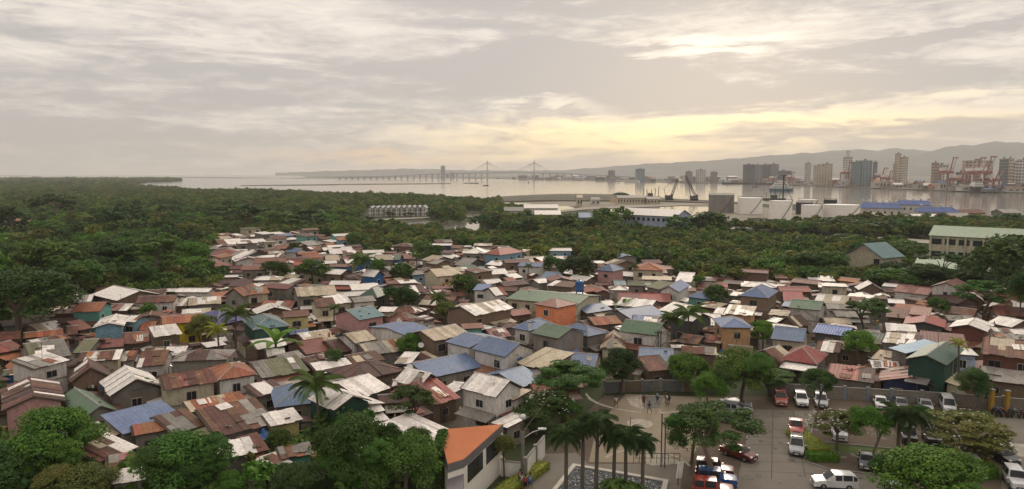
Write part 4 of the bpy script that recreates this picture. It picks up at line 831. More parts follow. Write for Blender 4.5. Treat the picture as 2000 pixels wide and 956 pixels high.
HSPEC = [
# x1,y1,x2,y2,ytop,roof,wall,H,type,name,extra
(480,448,511,446,444.5,'M','c',6,'f','olive-topped tan block'),(429,479,478,476,465,'RW','b',3),(479,475,521,472,468,'WCW','b',3),(407,488,431,486,480,'Y','y',3),
(408,501,472,499,486,'O','b',3.2,'h','orange hipped roof at the wood edge'),(428,511,463,508,503,'W','y',2.6,'s'),(471,507,532,500,492,'WY','d',3,'G'),(497,505,539,503,499,'W','b',3,'s'),(408,529,456,519,511,'B','b',3),
(460,518,492,517,509,'RWY','b',3),(495,516,560,514,504,'B','w',5.2,'g'),(470,528,521,527,518,'B','y',5.2,'g'),(517,474,539,473,470,'C','c',5,'f'),(534,468,562,466,461,'R','w',5,'g'),(588,466,620,464,457,'Y','b',3),
(603,481,626,478,472,'Y','b',3),(640,483,658,482,475,'O','b',2.6),(663,470,704,468.5,460.5,'O','u',5.0,'h','light blue house with orange hip roof'),(540,487,567,486,479,'B','r',3.2,'g','red-brown box house'),(576,494,602,491,486,'U','w',3.4,'G'),
(541,504,562,503,496,'W','w',3,'G'),(563,513,600,511,503,'R','b',3),(600,508,634,505,496,'OB','b',3),(636,509,664,508,499,'C','b',3),(612,491,633,489,482,'PWR','b',2.8),(645,497,690,495,486,'W','b',2.8),(632,490,652,489,484,'WC','b',2.8),(668,489,690,488,482,'WR','b',2.8),
(572,519,620,518,511,'O','y',4.6,'g'),(590,524,636,521,516,'T','y',4.4,'f'),(632,521,678,522,517,'R','v',4.4,'f','flat-roofed strong blue box'),(537,533,556,532,525,'RO','b',3),(631,535,665,537,527,'W','b',4.2,'g'),(702,514,734,512,503,'T','v',4.8,'G','blue-gabled house with steel-blue roof'),
(676,515,694,514,507,'WC','b',3.2),(734,509,768,508,498,'C','y',4.2),(767,508,781,508,498,'G','v',4),(783,506,811,507,496,'P','y',3.4,'g','dusty pink-roofed house'),(792,485,832,486,478,'FW','w',3.4,'g'),
(831,480,881,480,475,'W','n',5.4,'f','navy block at the mangrove edge'),(822,508,845,512,500,'C','y',4.6,'g'),(902,495,944,496,484,'WY','y',5,'h','pale hip-roofed house with bluish ridge'),
(944,496,977,499,484,'E','u',5.2,'h','pale house with bright red roof',dict(c=(995,491))),(731,542,753,538,528,'W','v',4.4,'G','tiny blue-gabled house with white roof edge'),(771,534,800,530,520,'Y','y',3),(790,527,813,524,514,'M','b',3),
(853,541,892,538,525,'C','c',5,'g','long beige-roofed house'),(892,538,906,536,520,'C','c',5),(872,560,915,558,548,'O','b',3,'h','orange roof in front of the beige one'),(886,518,915,520,505,'Y','d',3.4,'g'),(915,514,948,512,507,'R','b',3),(948,517,976,520,511,'W','b',3),
(903,526,941,524,517,'G','d',3.4,'h'),(935,538,994,535,526,'W','c',3.2),(983,519,1003,517,509,'C','b',3),(1012,515,1046,514,505,'C','d',3.4),(1026,507,1058,506,501,'CP','b',3.2),(1064,514,1089,511,502,'W','d',3.4),(1080,508,1112,508,501,'WP','b',3.2),
(1110,515,1152,514,506,'T','b',4.2,'g'),(1120,522,1143,522,514,'C','k',5,'s','yellow-walled two-storey house',dict(d=7)),(1144,521,1171,519,514,'B','b',4.8,'s'),(1164,528,1198,531,515,'U','p',5.6,'h','blue hip-roofed house with pinkish walls',dict(c=(1225,526))),
(1234,527,1295,529,514,'O','c',5.4,'h','orange hip-roofed house by the mangroves'),(1094,534,1134,538,529,'W','b',3),(1055,544,1091,546,532,'U','y',3.2),(1035,512,1064,518,511,'O','w',3.4,'s'),(1000,545,1022,542,535,'W','b',3),(996,553,1014,551,543,'O','b',3),
(1198,538,1236,541,531,'W','y',3),(1200,558,1224,558,548,'T','y',3),(1140,560,1165,572,561,'O','b',3),(1138,572,1185,566,562,'O','r',3,'g'),
(987,584,1127,597,572,'G','c',5.0,'g','very long green-roofed hall',dict(d=13)),(1042,594,1088,602,583,'P','o',6,'h','orange two-storey house',dict(c=(1127,593))),(925,617,1003,602,592,'CW','b',5.2,'g','big whitish roof with brown edge'),
(965,578,992,576,562,'OW','w',5.6,'g','white house with orange roof patch'),(923,567,952,568,555,'U','w',5.8,'s','small blue roof on tall white house'),(1002,618,1041,613,605,'E','b',3.2),(985,601,1046,604,590,'U','y',3.2,'h'),
(1000,641,1034,647,624,'U','w',5.6,'h','white two-storey house with blue hip',dict(c=(1086,634))),(1036,651,1090,662,636,'G','y',5.6,'g','moss-green roofed house',dict(c=(1137,646))),(1148,658,1188,650,634,'U','y',4.6,'h'),(1160,636,1216,632,619,'O','b',3.4),
(904,643,946,641,632,'B','t',4.4,'s','turquoise-walled house'),(960,661,999,657,642,'PB','b',3.2),(868,668,916,680,655,'U','w',5.4,'g','left blue roof of the white pair',dict(d=8)),(921,682,986,698,664,'U','w',5.4,'g','right blue roof of the white pair',dict(c=(1042,681))),
(836,740,943,717,699,'U','y',3.2,'g','wide steel-blue roof'),(1007,708,1066,722,684,'C','y',4.2,'s','pale square shed roof'),(1018,758,1065,742,722,'U','y',3.2,'g'),(897,758,969,777,735,'W','w',5.6,'g','tall white house with low gable',dict(c=(1024,757))),
(1095,717,1160,722,690,'U','c',3.2,'g','grey-blue ribbed roof by the acacia'),(1172,681,1222,683,652,'CYR','c',3.4,'h','tan and rust hip roof',dict(c=(1270,662))),(1208,647,1284,656,628,'G','w',5,'g','long green roof on white house',dict(c=(1318,644))),
(1305,619,1353,629,608,'W','d',5,'g','dark grey house with white roof',dict(c=(1386,620))),(1366,634,1410,636,613,'W','y',3.6),(1236,626,1303,615,601,'U','y',3.2),(1232,634,1291,637,617,'UY','b',3.2),(1200,596,1270,603,584,'W','y',3.2),(1286,605,1332,615,594,'W','y',3.2),
(1146,613,1197,605,595,'U','b',3.2),(1225,558,1259,559,550,'M','y',4.8,'g','left mossy-roofed house'),(1260,560,1287,566,551,'M','y',4.8,'g','right mossy-roofed house'),(1286,568,1326,571,559,'U','w',4.8,'G','white house with blue roof and many windows',dict(d=11)),
(1341,580,1388,586,567,'U','t',3.8,'h','blue hip roof on pale green walls',dict(c=(1406,578))),(1205,587,1310,591,573,'BE','b',3.2,'g','long faded red roof'),(1318,550,1350,552,532,'W','c',4,'g','white roof under the mangrove trees'),(1253,546,1312,548,540,'C','c',4,'s'),
(1443,578,1501,583,558,'U','b',5.6,'h','brown house with big blue hip roof',dict(c=(1548,572))),(1447,559,1488,562,551,'W','b',3,'s'),(1398,566,1422,567,554,'EO','b',3.2),(1412,612,1470,617,597,'CW','a',5,'s','tan house with stained white roof'),(1362,560,1395,563,553,'RW','b',2.8),
(1408,640,1471,641,620,'U','a',5.8,'h','apricot house with blue roof and awnings'),(1540,601,1603,607,587,'G','w',5,'g','white house with moss-green gable',dict(c=(1624,598))),(1589,591,1653,597,577,'WC','b',3.4,'g','long striped white roof'),(1607,559,1658,561,553,'W','c',5,'f','flat-roofed cream house'),
(1530,588,1570,590,568,'EC','b',3.2,'g'),(1524,570,1586,571,560,'E','b',3),(1512,560,1528,562,556,'W','w',3),(1677,567,1729,569,554,'W','b',3.4,'G','white-gabled house under the trees'),(1505,662,1569,669,640,'U','c',4.6,'g','wide blue roof on cream house',dict(c=(1597,654))),
(1587,649,1657,658,636,'V','d',3.8,'g','bright blue ridged roof'),(1668,666,1722,673,650,'GDM','b',3,'g'),(1520,702,1597,713,677,'E','y',3.6,'h','big red hip roof',dict(c=(1620,693))),(1612,736,1707,748,715,'EEEPK','y',2.6,'s','red and brown striped lean-to roof'),
(1720,743,1843,758,737,'EEPK','n',2.6,'G','wide red-striped gable roof',dict(d=7)),(1768,701,1849,714,694,'D','g',6,'G','dark green gabled house',dict(d=11)),(1735,680,1769,691,668,'L','y',5.2,'s','small light blue lean-to roof'),(1720,668,1796,677,652,'WWCK','y',5,'s','white and brown striped roof'),
(1799,672,1891,681,651,'B','y',5,'s','long brown-roofed house',dict(d=9)),(1728,646,1792,651,633,'W','b',3.4,'s'),(1764,633,1846,641,629,'E','d',3.8,'G','red-pink ridged roof',dict(d=8)),(1730,619,1774,623,601,'B','b',3.4,'s'),(1775,614,1816,618,600,'P','b',4.2,'s'),
(1853,640,1927,649,635,'W','r',5,'G','brick-red house with white gable',dict(d=8)),(1816,560,1877,566,552,'B','w',5.6,'G','white house with brown gable by the trees',dict(d=9)),(1744,569,1812,577,560,'BR','w',4,'g'),(1919,660,1992,664,640,'WY','c',3.6,'s','broad pale roof at the right'),
(1915,690,2030,704,664,'RORC','r',5.6,'s','long rusty-walled block at the right edge'),(1858,692,1912,696,684,'W','s',6,'f','tall pale blue windowless block'),(1905,738,2025,756,722,'Y','b',3.3,'s','wide grey roof at the right edge'),(1693,607,1745,604,588,'W','y',3.2),(1650,597,1690,600,580,'R','b',3.2,'s'),
(1735,592,1768,594,585,'W','b',3),(1690,655,1722,657,645,'Y','b',3),(1610,632,1665,634,622,'C','b',3),(1498,614,1540,618,606,'C','c',3.2,'s'),(1515,632,1556,640,620,'KC','b',3,'G'),(1590,684,1640,690,668,'RW','b',3),(1610,680,1700,688,668,'WC','b',3),(1698,700,1740,707,686,'C','y',3.4,'s'),
(1700,718,1760,722,706,'WP','b',3),(1460,695,1522,708,684,'CR','b',3.6,'G'),(1480,560,1545,562,552,'R','b',2.6),
(1850,626,1908,628,617,'Y','y',3.2),(1925,630,1976,640,622,'W','b',3.2),(1880,585,1922,588,575,'W','b',3.2,'G'),(1975,602,2010,605,592,'W','b',3.2),(1850,612,1902,618,602,'R','b',3),(1942,615,2010,620,600,'RB','b',3),(1800,582,1870,594,576,'K','b',3),
# left side
(138,610,196,608,591,'O','t',5.2,'g','turquoise house with orange roof'),(177,576,228,588,563,'W','b',4.6,'g','white roof under the dark wood'),(140,592,178,590,577,'YW','d',4.2),(196,607,248,607,594,'WP','b',3.2),(249,605,297,604,594,'CW','b',3.2),(262,593,341,590,578,'R','w',4.2,'g','long brown roof on white walls'),
(181,641,241,637,632,'W','u',4.6,'G','blue house with white gable',dict(d=9)),(238,629,263,630,617,'WR','u',4.6),(87,633,140,631,622,'K','w',3.8,'s'),(90,608,128,607,600,'C','b',3),(75,650,130,640,631,'WC','b',3),(127,655,151,653,637,'BR','b',3),(155,646,182,641,627,'B','b',3.4),
(270,646,302,644,629,'O','b',3.2),(314,635,397,628,616,'O','l',5.0,'g','bright yellow-walled house'),(298,659,356,652,636,'W','b',4.8,'s','white sheet roof beside the yellow house'),(58,707,140,695,667,'YM','y',3.8,'g','big mossy grey roof'),(141,690,173,689,663,'M','y',3.8),
(175,683,241,677,664,'B','y',3.4,'g'),(238,673,292,668,649,'RRO','b',3.4),(62,722,137,704,696,'WY','w',5.0,'s','white house with one small window',dict(d=5)),(148,708,234,702,686,'RRWO','c',4.2,'g','rust and white striped roof'),(231,706,263,704,686,'RW','w',3.4),(263,717,322,713,686,'RRRWW','w',4.2,'g','rusty roof with white patches'),
(20,727,52,722,711,'O','b',3.2,'G'),(0,735,36,732,722,'WG','v',3),(-20,695,48,680,672,'EB','b',3.4),(-20,668,40,662,650,'BO','b',3.2),(138,748,218,737,718,'RK','b',3.4,'G',None,dict(d=6)),(6,802,126,783,775,'RKW','p',4.4,'G','large rust and white gabled shed',dict(d=10)),
(163,818,232,803,793,'G','y',3.8,'G','green gabled roof at lower left',dict(d=10)),(216,774,318,757,741,'W','y',4.2,'G','concrete house with white gable edge',dict(d=8)),(318,762,424,746,727,'R','c',5.2,'g','long rusty-roofed cream house'),(424,744,503,732,712,'O','w',5.2,'h','orange pyramid-roofed house'),
(508,740,604,723,701,'YYM','y',3.6,'g','mossy grey striped roof'),(536,797,628,786,754,'U','y',3.8,'h','blue and white pyramid roof'),(500,776,560,762,748,'KWW','y',3.8,'s'),(240,849,362,816,796,'U','y',3.6,'s','long plain blue lean-to roof'),(258,852,338,838,832,'O','y',3.6,'s','bright orange strip roof'),
(187,903,268,872,848,'CWR','y',3.6,'s','patched whitish shed roof'),(205,925,262,915,887,'RYP','y',3.4,'s'),(214,948,284,936,929,'W','y',3.2,'s','low pale lean-to at the bottom'),(418,852,542,824,788,'RRRWY','y',3.8,'s','largest patchwork rust roof'),(524,834,592,820,803,'WWKW','k',3.8,'s','white roof with brown stripes'),
(368,806,484,783,775,'CO','y',3.6,'s','long tan strip roof'),(335,848,402,830,806,'RKY','y',3.6,'s'),(420,900,503,884,860,'RRWW','y',3.4,'s','white-flecked rust roof'),(482,888,526,878,850,'R','y',3.4,'s'),(545,898,614,886,871,'OYR','t',3.0,'s','tiny rusty hut with turquoise wall'),(522,922,572,903,891,'RW','b',2.6,'s'),
(328,598,366,598,583,'CW','b',3),(365,597,432,593,581,'WC','y',3.4,'g','long stained white roof'),(443,560,480,560,546,'K','k',4,'s'),(436,578,474,580,564,'RO','y',5.2,'G','rust-gabled grey house',dict(d=7)),(469,578,527,573,562,'GO','c',5.2,'g','cream house with green and orange roof'),
(422,637,500,620,607,'N','b',3,'h','indigo tarpaulin roof'),(494,645,568,637,616,'T','g',5.4,'h','large teal hip roof on dark wall'),(554,621,606,617,607,'B','k',5.4,'g','pale yellow house with maroon roof'),(504,603,569,603,588,'BO','b',3.4),(502,614,571,608,601,'W','b',3.4,'G'),
(578,580,659,575,560,'C','y',5.6,'g','grey boarded house with tan roof'),(617,601,657,598,583,'R','c',5.2),(645,596,690,590,577,'W','c',5.2,'g','clean white roof of the terrace'),(690,592,735,588,580,'Y','w',5.2,'g'),(699,580,737,582,560,'D','d',5,'h','dark green hip roof',dict(c=(780,573))),
(776,578,836,574,558,'KKW','b',3.2,'g','brown roof with white stripes'),(702,626,753,617,602,'T','p',5.6,'g','pink two-storey house'),(668,616,702,626,608,'T','r',5.2,'s'),(734,609,769,610,600,'W','c',6,'s'),(768,633,832,625,611,'RRY','w',4.4,'h','rust-striped hip roof on white walls'),
(790,655,844,643,635,'U','w',5.6,'g','blue roof on tall white house',dict(d=9)),(846,667,917,652,640,'C','b',5.6,'g','large pale slab roof on wooden house'),(690,671,735,663,649,'C','w',4.8,'g','grey-beige gable in the middle'),(718,696,799,683,667,'YC','y',3.8,'g','plain grey slab roof'),(725,668,762,665,648,'R','b',3.6),
(600,675,662,665,648,'WC','b',3.6,'g'),(598,693,652,684,664,'B','b',3.6),(655,690,690,684,664,'RK','b',3.6),(500,684,562,674,662,'W','b',3.4),(520,704,560,700,682,'W','y',3),(620,731,695,719,705,'W','b',3.4,'s','white roof with small dark slots'),(688,747,792,724,708,'K','b',4.0,'h','dark brown pyramid roof'),
(698,779,762,758,740,'W','y',3.6,'g'),(762,757,800,757,742,'W','y',3.6),(768,744,820,757,724,'WWK','y',4.2,'g','striped white gable',dict(c=(842,739))),(654,802,727,782,774,'W','g',4.4,'G','dark green wall under white gable',dict(d=6)),(676,818,752,802,792,'W','b',3.2),(635,778,716,776,754,'B','b',3.6,'h','red-brown roof beside the palm'),
(845,792,899,777,745,'BE','b',3.4,'g','rust-red roof beside tall white house'),(808,720,868,706,692,'CK','b',3,'s'),(690,714,752,702,690,'RK','b',3.4),(768,710,802,712,688,'WWK','b',3.6,'s'),(606,716,660,703,694,'YK','b',3.4),(560,716,606,706,690,'Y','b',3.4),
(813,878,885,843,820,'W','y',3.6,'s','white shed roof behind the terracotta roof'),(958,825,992,836,810,'W','y',3.2,'s','small white shed roof',dict(c=(1027,818))),(984,777,1005,782,768,'CR','w',4.4,'s',None,dict(c=(1027,766))),(630,757,676,754,742,'Y','b',3.4),(545,770,600,757,746,'YC','b',3.2),
(740,790,800,785,770,'K','b',3.2),(1245,708,1315,712,680,'U','y',3.4,'g','blue roof behind the court wall'),(1265,726,1313,722,696,'R','b',3.2,'g','brick hut behind the court'),(1240,716,1270,720,706,'W','y',3),(1105,760,1140,757,745,'BO','b',3),
(1040,770,1085,768,750,'O','b',3),(1180,598,1204,596,588,'W','b',3),(1150,640,1172,636,626,'K','b',3),(1320,668,1362,674,655,'RK','b',3),(1370,668,1408,672,655,'CR','b',3),(1370,648,1408,650,640,'CWR','b',3),(1330,690,1400,694,678,'CR','b',3.2),(1420,690,1470,694,676,'R','b',3.2),
(14,518,60,514,504,'E','w',3.6,'g','red-roofed house alone in the woods'),(60,516,118,513,502,'W','w',3.8,'g','white-roofed house alone in the woods'),(-5,436,34,436,425,'E','w',6,'h','red-roofed villa at the far left'),(2,448,32,448,440,'E','w',3.4,'s'),
(362,512,388,511,507,'W','c',3,'g','small whitish roof deep in the trees'),(355,424,382,424,419,'Y','y',4,'f'),(385,424,420,423,419,'Y','y',4,'f'),(360,446,385,446,442,'W','b',3),(372,460,398,460,456,'W','b',3),(430,468,455,466,462,'C','b',3),
]
for e in HSPEC:
    e = list(e); ex = {}
    if isinstance(e[-1], dict): ex = e.pop()
    x1, y1, x2, y2, yt, rc, wc, H = e[:8]
    typ = e[8] if len(e) > 8 else 'g'; nm = e[9] if len(e) > 9 else None
    spec(x1, y1, x2, y2, yt, rc, wc, H, typ, nm, **ex)
NHAND = len(HOUSES)
# ================================================================ keep-out and fill houses
village = [(-30, 680), (60, 640), (85, 600), (140, 585), (200, 588), (300, 588), (425, 575), (440, 548), (405, 538), (405, 500), (430, 470), (520, 466), (620, 464), (705, 484), (730, 512), (790, 490), (880, 492), (1000, 500), (1005, 518), (1110, 512), (1180, 528), (1300, 530),
           (1330, 556), (1400, 562), (1500, 562), (1620, 566), (1740, 570), (1810, 570), (1900, 580), (2030, 600), (2030, 765), (1960, 762), (1720, 758), (1540, 735), (1420, 728), (1330, 728), (1180, 735), (1060, 780), (1000, 850), (900, 900), (800, 900), (690, 830), (600, 860), (540, 940), (430, 940), (300, 950), (200, 960), (100, 900), (-30, 880)]
M_dirt = mat('trodden earth', (0.13, 0.11, 0.085), (0.09, 0.075, 0.055), 0.35, 0.95, (0.055, 0.05, 0.035), world=True, var=0, bump=.3, bscale=3)
vp = [tuple(P(x, y)[:2]) for x, y in village]
cx = sum(p[0] for p in vp)/len(vp); cy = sum(p[1] for p in vp)/len(vp)
tag(sheet('village_ground', [(cx+(p[0]-cx)*1.02, cy+(p[1]-cy)*1.02) for p in vp], 0.02, M_dirt), 'trodden grey-brown earth between the houses', None, None, 'structure')
def localang(p):
    best = sorted(HOUSES[:NHAND], key=lambda h: (h['c']-p).length)[:3]
    return random.choice(best)['ang']
# keep the landmark fronts clear
for h in HOUSES:
    if h['nm'] and any(k in h['nm'] for k in ('orange two-storey', 'bright yellow', 'pink two', 'tall white house', 'teal hip', 'turquoise house', 'long rusty-roofed')):
        c_, s_ = math.cos(h['ang']), math.sin(h['ang']); mark(h['A']+Vector((s_*3.4, -c_*3.4, 0)), h['ang'], h['W'], 3.4)
# reserve ground for village trees
TREESPOTS = [(460, 690, 42, 'p'), (430, 712, 30, 'p'), (625, 860, 60, 'p'), (395, 680, 30, 'olive'), (540, 560, 28, 'mid'), (612, 562, 34, 'mid'), (708, 566, 34, 'p'), (785, 560, 24, 'mid'), (860, 640, 26, 'p'), (870, 645, 24, 'olive'), (790, 620, 34, 'dark'), (740, 545, 18, 'mid'), (830, 525, 34, 'mid'), (905, 590, 30, 'mid'),
    (800, 720, 28, 'bright'), (1125, 560, 40, 'dark'), (1080, 545, 24, 'mid'), (1237, 560, 16, 'p'), (1218, 618, 26, 'b'), (1340, 690, 42, 'p'), (1312, 682, 26, 'p'), (1400, 610, 26, 'dark'), (1490, 690, 26, 'bright'), (1690, 655, 42, 'mid'), (1678, 718, 32, 'bright'), (1832, 630, 20, 'mid'), (1915, 625, 50, 'mid'), (1990, 640, 34, 'p'),
    (290, 640, 16, 'bright'), (652, 650, 16, 'p'), (505, 605, 12, 'b'), (560, 590, 14, 'b'), (690, 490, 20, 'mid'), (650, 745, 20, 'mid'), (285, 812, 20, 'bright'), (1030, 560, 16, 'p'), (815, 540, 18, 'p'), (930, 600, 24, 'dark'), (1365, 575, 12, 'bright'), (575, 505, 14, 'mid')]
for (x, y, r, k) in TREESPOTS:
    A = P(x, y); mark(A-Vector((1, 1, 0)), 0, 2, 2, .4)
kf = 0
def tryfill(Wr, Dr, n, Hs):
    global kf
    for _ in range(n):
        # sample evenly over the ground polygon
        p = Vector((random.uniform(-150, 190), random.uniform(68, 400), 0))
        q = pj(p)
        if not inpoly(q[0], q[1], village): continue
        W = random.uniform(*Wr); D = random.uniform(*Dr); ang = localang(p)+random.uniform(-.12, .12)
        if not free(p, ang, W, D): continue
        e1 = pj((p.x+math.cos(ang)*W, p.y+math.sin(ang)*W, 0))
        if not inpoly(e1[0], e1[1], village): continue
        kf += 1
        typ = random.choices('gsGhf', (40, 30, 14, 10, 4))[0]
        H = random.choice(Hs) + kf % 7*.03
        rc = random.choices(['R', 'RK', 'RW', 'RRYW', 'B', 'O', 'W', 'WC', 'Y', 'YK', 'CR', 'U', 'G', 'K', 'P'], (12, 9, 12, 12, 5, 4, 14, 10, 8, 6, 7, 4, 2, 4, 1))[0]
        wc = random.choices('ybwcrptku', (30, 26, 14, 10, 5, 2, 2, 2, 2))[0]
        rise = {'g': D*.13, 's': D*.11, 'G': W*.13, 'h': min(W, D)*.15, 'f': .1}[typ]
        house(p, ang, W, D, H, typ, rise, rc, wc, 5000+kf, None)
tryfill((6, 8), (4.5, 6), 4000, (2.5, 2.6, 2.8, 4.2))
tryfill((4.2, 6.5), (3.6, 5), 9000, (2.2, 2.4, 2.6))
tryfill((2.8, 4.2), (2.4, 3.4), 8000, (2.0, 2.2))
tryfill((2.0, 3.0), (1.8, 2.6), 6000, (1.8, 2.0))
print('kinds', sum(h['small'] for h in HOUSES), sum(not h['small'] for h in HOUSES))
print('houses', NHAND, len(HOUSES), 'sheets', NSHEET)
# ---- the smallest-looking shacks beyond the first 290 become one object
sm = sorted([h for h in HOUSES if h['small'] and not h['nm']], key=lambda h: -(h['W']+h['D'])/h['A'].y)
rest = sm[290:]; b = MB()
for h in rest:
    M0 = h['o'].matrix_basis
    for c in list(h['o'].children):
        for d_ in [c]+list(c.children):
            M1 = M0 @ c.matrix_basis @ (d_.matrix_basis if d_ is not c else c.matrix_basis.Identity(4)); me = d_.data; n = len(b.v)
            b.v += [tuple(M1 @ v.co) for v in me.vertices]
            for p in me.polygons: b.f.append(tuple(n+i for i in p.vertices)); b.mi.append(b.m(me.materials[p.material_index]))
            for e in ([] if d_ is c else [d_]): bpy.data.objects.remove(e)
        bpy.data.objects.remove(c)
    bpy.data.objects.remove(h['o'])
tag(b.build('shack_rows'), 'small tin-roofed shacks crammed between and behind the larger village houses', None, None, 'stuff')
gone = set(id(h) for h in rest); HOUSES[:] = [h for h in HOUSES if id(h) not in gone]; NHAND = min(NHAND, len(HOUSES))
# ---- labels: every house is found from a named landmark house
LM = [h for h in HOUSES if h['nm']]
used = {}
def relate(c, lms=None, maxn=None):
    px, py = pj((c.x, c.y, 2)); best = None
    for h in (lms or LM):
        q = pj((h['c'].x, h['c'].y, 2)); d = math.hypot(q[0]-px, (q[1]-py)*1.6)
        if best is None or d < best[0]: best = (d, h, q)
    d, h, q = best; dx = px-q[0]; dy = (py-q[1])*1.6
    if abs(dx) > 2.2*abs(dy): rel = 'right of' if dx > 0 else 'left of'
    elif abs(dy) > 2.2*abs(dx): rel = 'in front of' if dy > 0 else 'behind'
    else: rel = ('front right of' if dx > 0 else 'front left of') if dy > 0 else ('behind and right of' if dx > 0 else 'behind and left of')
    return rel, h['nm'], d
ORDN = ['', 'second-nearest ', 'third-nearest ', 'fourth-nearest ', 'fifth-nearest ', 'sixth-nearest ', 'seventh-nearest ', 'eighth-nearest ', 'ninth-nearest ', 'tenth-nearest ', 'eleventh-nearest ', 'farthest ']
ORD = ['', 'second ', 'third ', 'fourth ', 'fifth ', 'sixth ', 'seventh ', 'eighth ']
TY = {'g': 'gable-roofed', 'G': 'gable-fronted', 'h': 'hip-roofed', 's': 'lean-to', 'f': 'flat-roofed'}
pend = {}
for h in HOUSES:
    o = h['o']; r0 = RN[h['rc'][0]]; two = len(set(h['rc'])) > 1
    o['category'] = 'shack' if h['small'] else 'house'; o['group'] = 'houses packed in the village'
    if h['nm']:
        w = h['nm']; o['label'] = w + (', %s walls, %s' % (WN[h['wc']], 'two storeys' if h['H'] > 4.0 else 'one storey') if WN[h['wc']] not in w else ', %s' % ('two storeys high' if h['H'] > 4.0 else 'one storey high'))
    else:
        rel, nm, d = relate(h['c']); desc = '%s%s %s' % (r0, '-'+RN[[c for c in h['rc'] if c != h['rc'][0]][0]]+' patched' if two else '', TY[h['typ']]+' '+o['category'])
        pend.setdefault((desc, rel, nm), []).append((d, h))
for (desc, rel, nm), L_ in pend.items():
    L_.sort(key=lambda e: e[0])
    for i, (d, h) in enumerate(L_): h['o']['label'] = ('%s%s %s %s' % (ORDN[min(i, 11)], desc.replace(' shack', '') + ' shack' if 0 else desc, rel, nm)) if True else ''
    
# ---- litter, planks and drums between the houses, far too many to count
rc_ = random.Random(31); b = MB(); cm = [WALL['b'], WALL['y'], ROOF['R'], ROOF['W'], ROOF['U'], WALL['u'], WALL['r'], ROOF['Y'], WALL['w'], WALL['k']]; n_ = 0; tr_ = 0
while n_ < 2600 and tr_ < 40000:
    tr_ += 1; x, y = rc_.uniform(-120, 170), rc_.uniform(70, 260); q = pj((x, y, 0))
    if not inpoly(q[0], q[1], village) or (int(x//.6), int(y//.6)) in occ: continue
    n_ += 1; w, d_, h_ = rc_.uniform(.15, 1.1), rc_.uniform(.1, .5), rc_.choice([.05, .2, .4, .8, 1.1, 1.6])*rc_.uniform(.6, 1.2)
    if rc_.random() < .5: w, d_ = d_, w
    b.box((x, y, 0), (x+w, y+d_, h_), rc_.choice(cm))
tag(b.build('clutter'), 'litter, planks, blocks and drums crowding the alleys between the houses', None, None, 'stuff')
# thin aerials on the roofs
AC = {}
for i in range(46):
    h = rc_.choice(HOUSES[:NHAND]); 
    if h['A'].y > 210 or h['A'].y < 70: continue
    p = h['o'].matrix_basis @ Vector((rc_.uniform(.6, h['W']-.6), h['D']*.55, h['H'])); L_ = rc_.uniform(1.8, 3.4); t = empty('aerial', tuple(p), rc_.uniform(0, 3), None, 'aerial', 'aerials on the roofs')
    ky = ('on the %s' % h['nm']) if h['nm'] else '%s the %s' % relate(p)[:2]; AC[ky] = AC.get(ky, 0)+1; t['label'] = '%saerial %s' % (['thin ', 'second ', 'third ', 'fourth '][min(3, AC[ky]-1)], ky)
    b = MB(); b.tube([(0, 0, -.3), (0, 0, L_)], .03, M_steel, 4); b.build('mast', t); b = MB(); b.tube([(-.5, 0, L_-.1), (.5, 0, L_-.1)], .015, M_steel, 3)
    for k in range(5): b.tube([(-.5+k*.25, -.3, L_-.1), (-.5+k*.25, .3, L_-.1)], .012, M_steel, 3)
    b.build('antenna', t)
# ================================================================ VEGETATION
def crown_mesh(name, nb, nl, leaf, seed, flat=.6, spread=.72, br=(.26, .44)):
    r = np.random.default_rng(seed)
    d = r.normal(size=(nb, 3)); d /= np.linalg.norm(d, axis=1)[:, None]; d[:, 2] = np.where(d[:, 2] < -.35, -d[:, 2], d[:, 2])
    c = d*(spread*r.uniform(.45, 1, nb)**.5)[:, None]; rb = r.uniform(*br, nb)
    k = r.integers(0, nb, nl); q = r.normal(size=(nl, 3)); q /= np.linalg.norm(q, axis=1)[:, None]
    q[:, 2] = np.where((q[:, 2] < 0) & (r.random(nl) < .55), -q[:, 2], q[:, 2])
    p = c[k]+q*(rb[k]*r.uniform(.72, 1.12, nl))[:, None]*np.array([1, 1, flat+.15])
    n = q+r.normal(size=(nl, 3))*.55; n[:, 2] += .25; n /= np.linalg.norm(n, axis=1)[:, None]
    a = np.cross(n, r.normal(size=(nl, 3))); a /= np.linalg.norm(a, axis=1)[:, None]; b = np.cross(n, a)
    s = leaf*r.uniform(.55, 1.35, nl)[:, None]
    V = np.stack([p-a*s*.5, p-b*s*.32, p+a*s*.5+n*s*-.12, p+b*s*.32], 1).reshape(-1, 3)
    me = bpy.data.meshes.new(name); me.vertices.add(nl*4); me.vertices.foreach_set('co', V.astype(np.float32).ravel())
    me.loops.add(nl*4); me.loops.foreach_set('vertex_index', np.arange(nl*4, dtype=np.int32)); me.polygons.add(nl)
    me.polygons.foreach_set('loop_start', np.arange(0, nl*4, 4, dtype=np.int32)); me.polygons.foreach_set('loop_total', np.full(nl, 4, dtype=np.int32))
    me.update(calc_edges=True); me.validate(); return me
CR = {}
def crown(kind, lod, var, flatk=False):
    key = (kind, lod, var, flatk)
    if key not in CR:
        if ('m', lod, var, flatk) not in CR:
            nb, nl, lf = {0: (46, 15000, .062), 1: (30, 3600, .11), 2: (18, 800, .20)}[lod]
            CR[('m', lod, var, flatk)] = crown_mesh('crown', nb, nl, lf, 100+lod*10+var+(50 if flatk else 0), .6 if not flatk else .35, .80 if not flatk else .86, (.13, .38) if not flatk else (.13, .28))
        me = CR[('m', lod, var, flatk)].copy(); me.materials.clear(); me.materials.append(LEAF[kind]); CR[key] = me
    return CR[key]
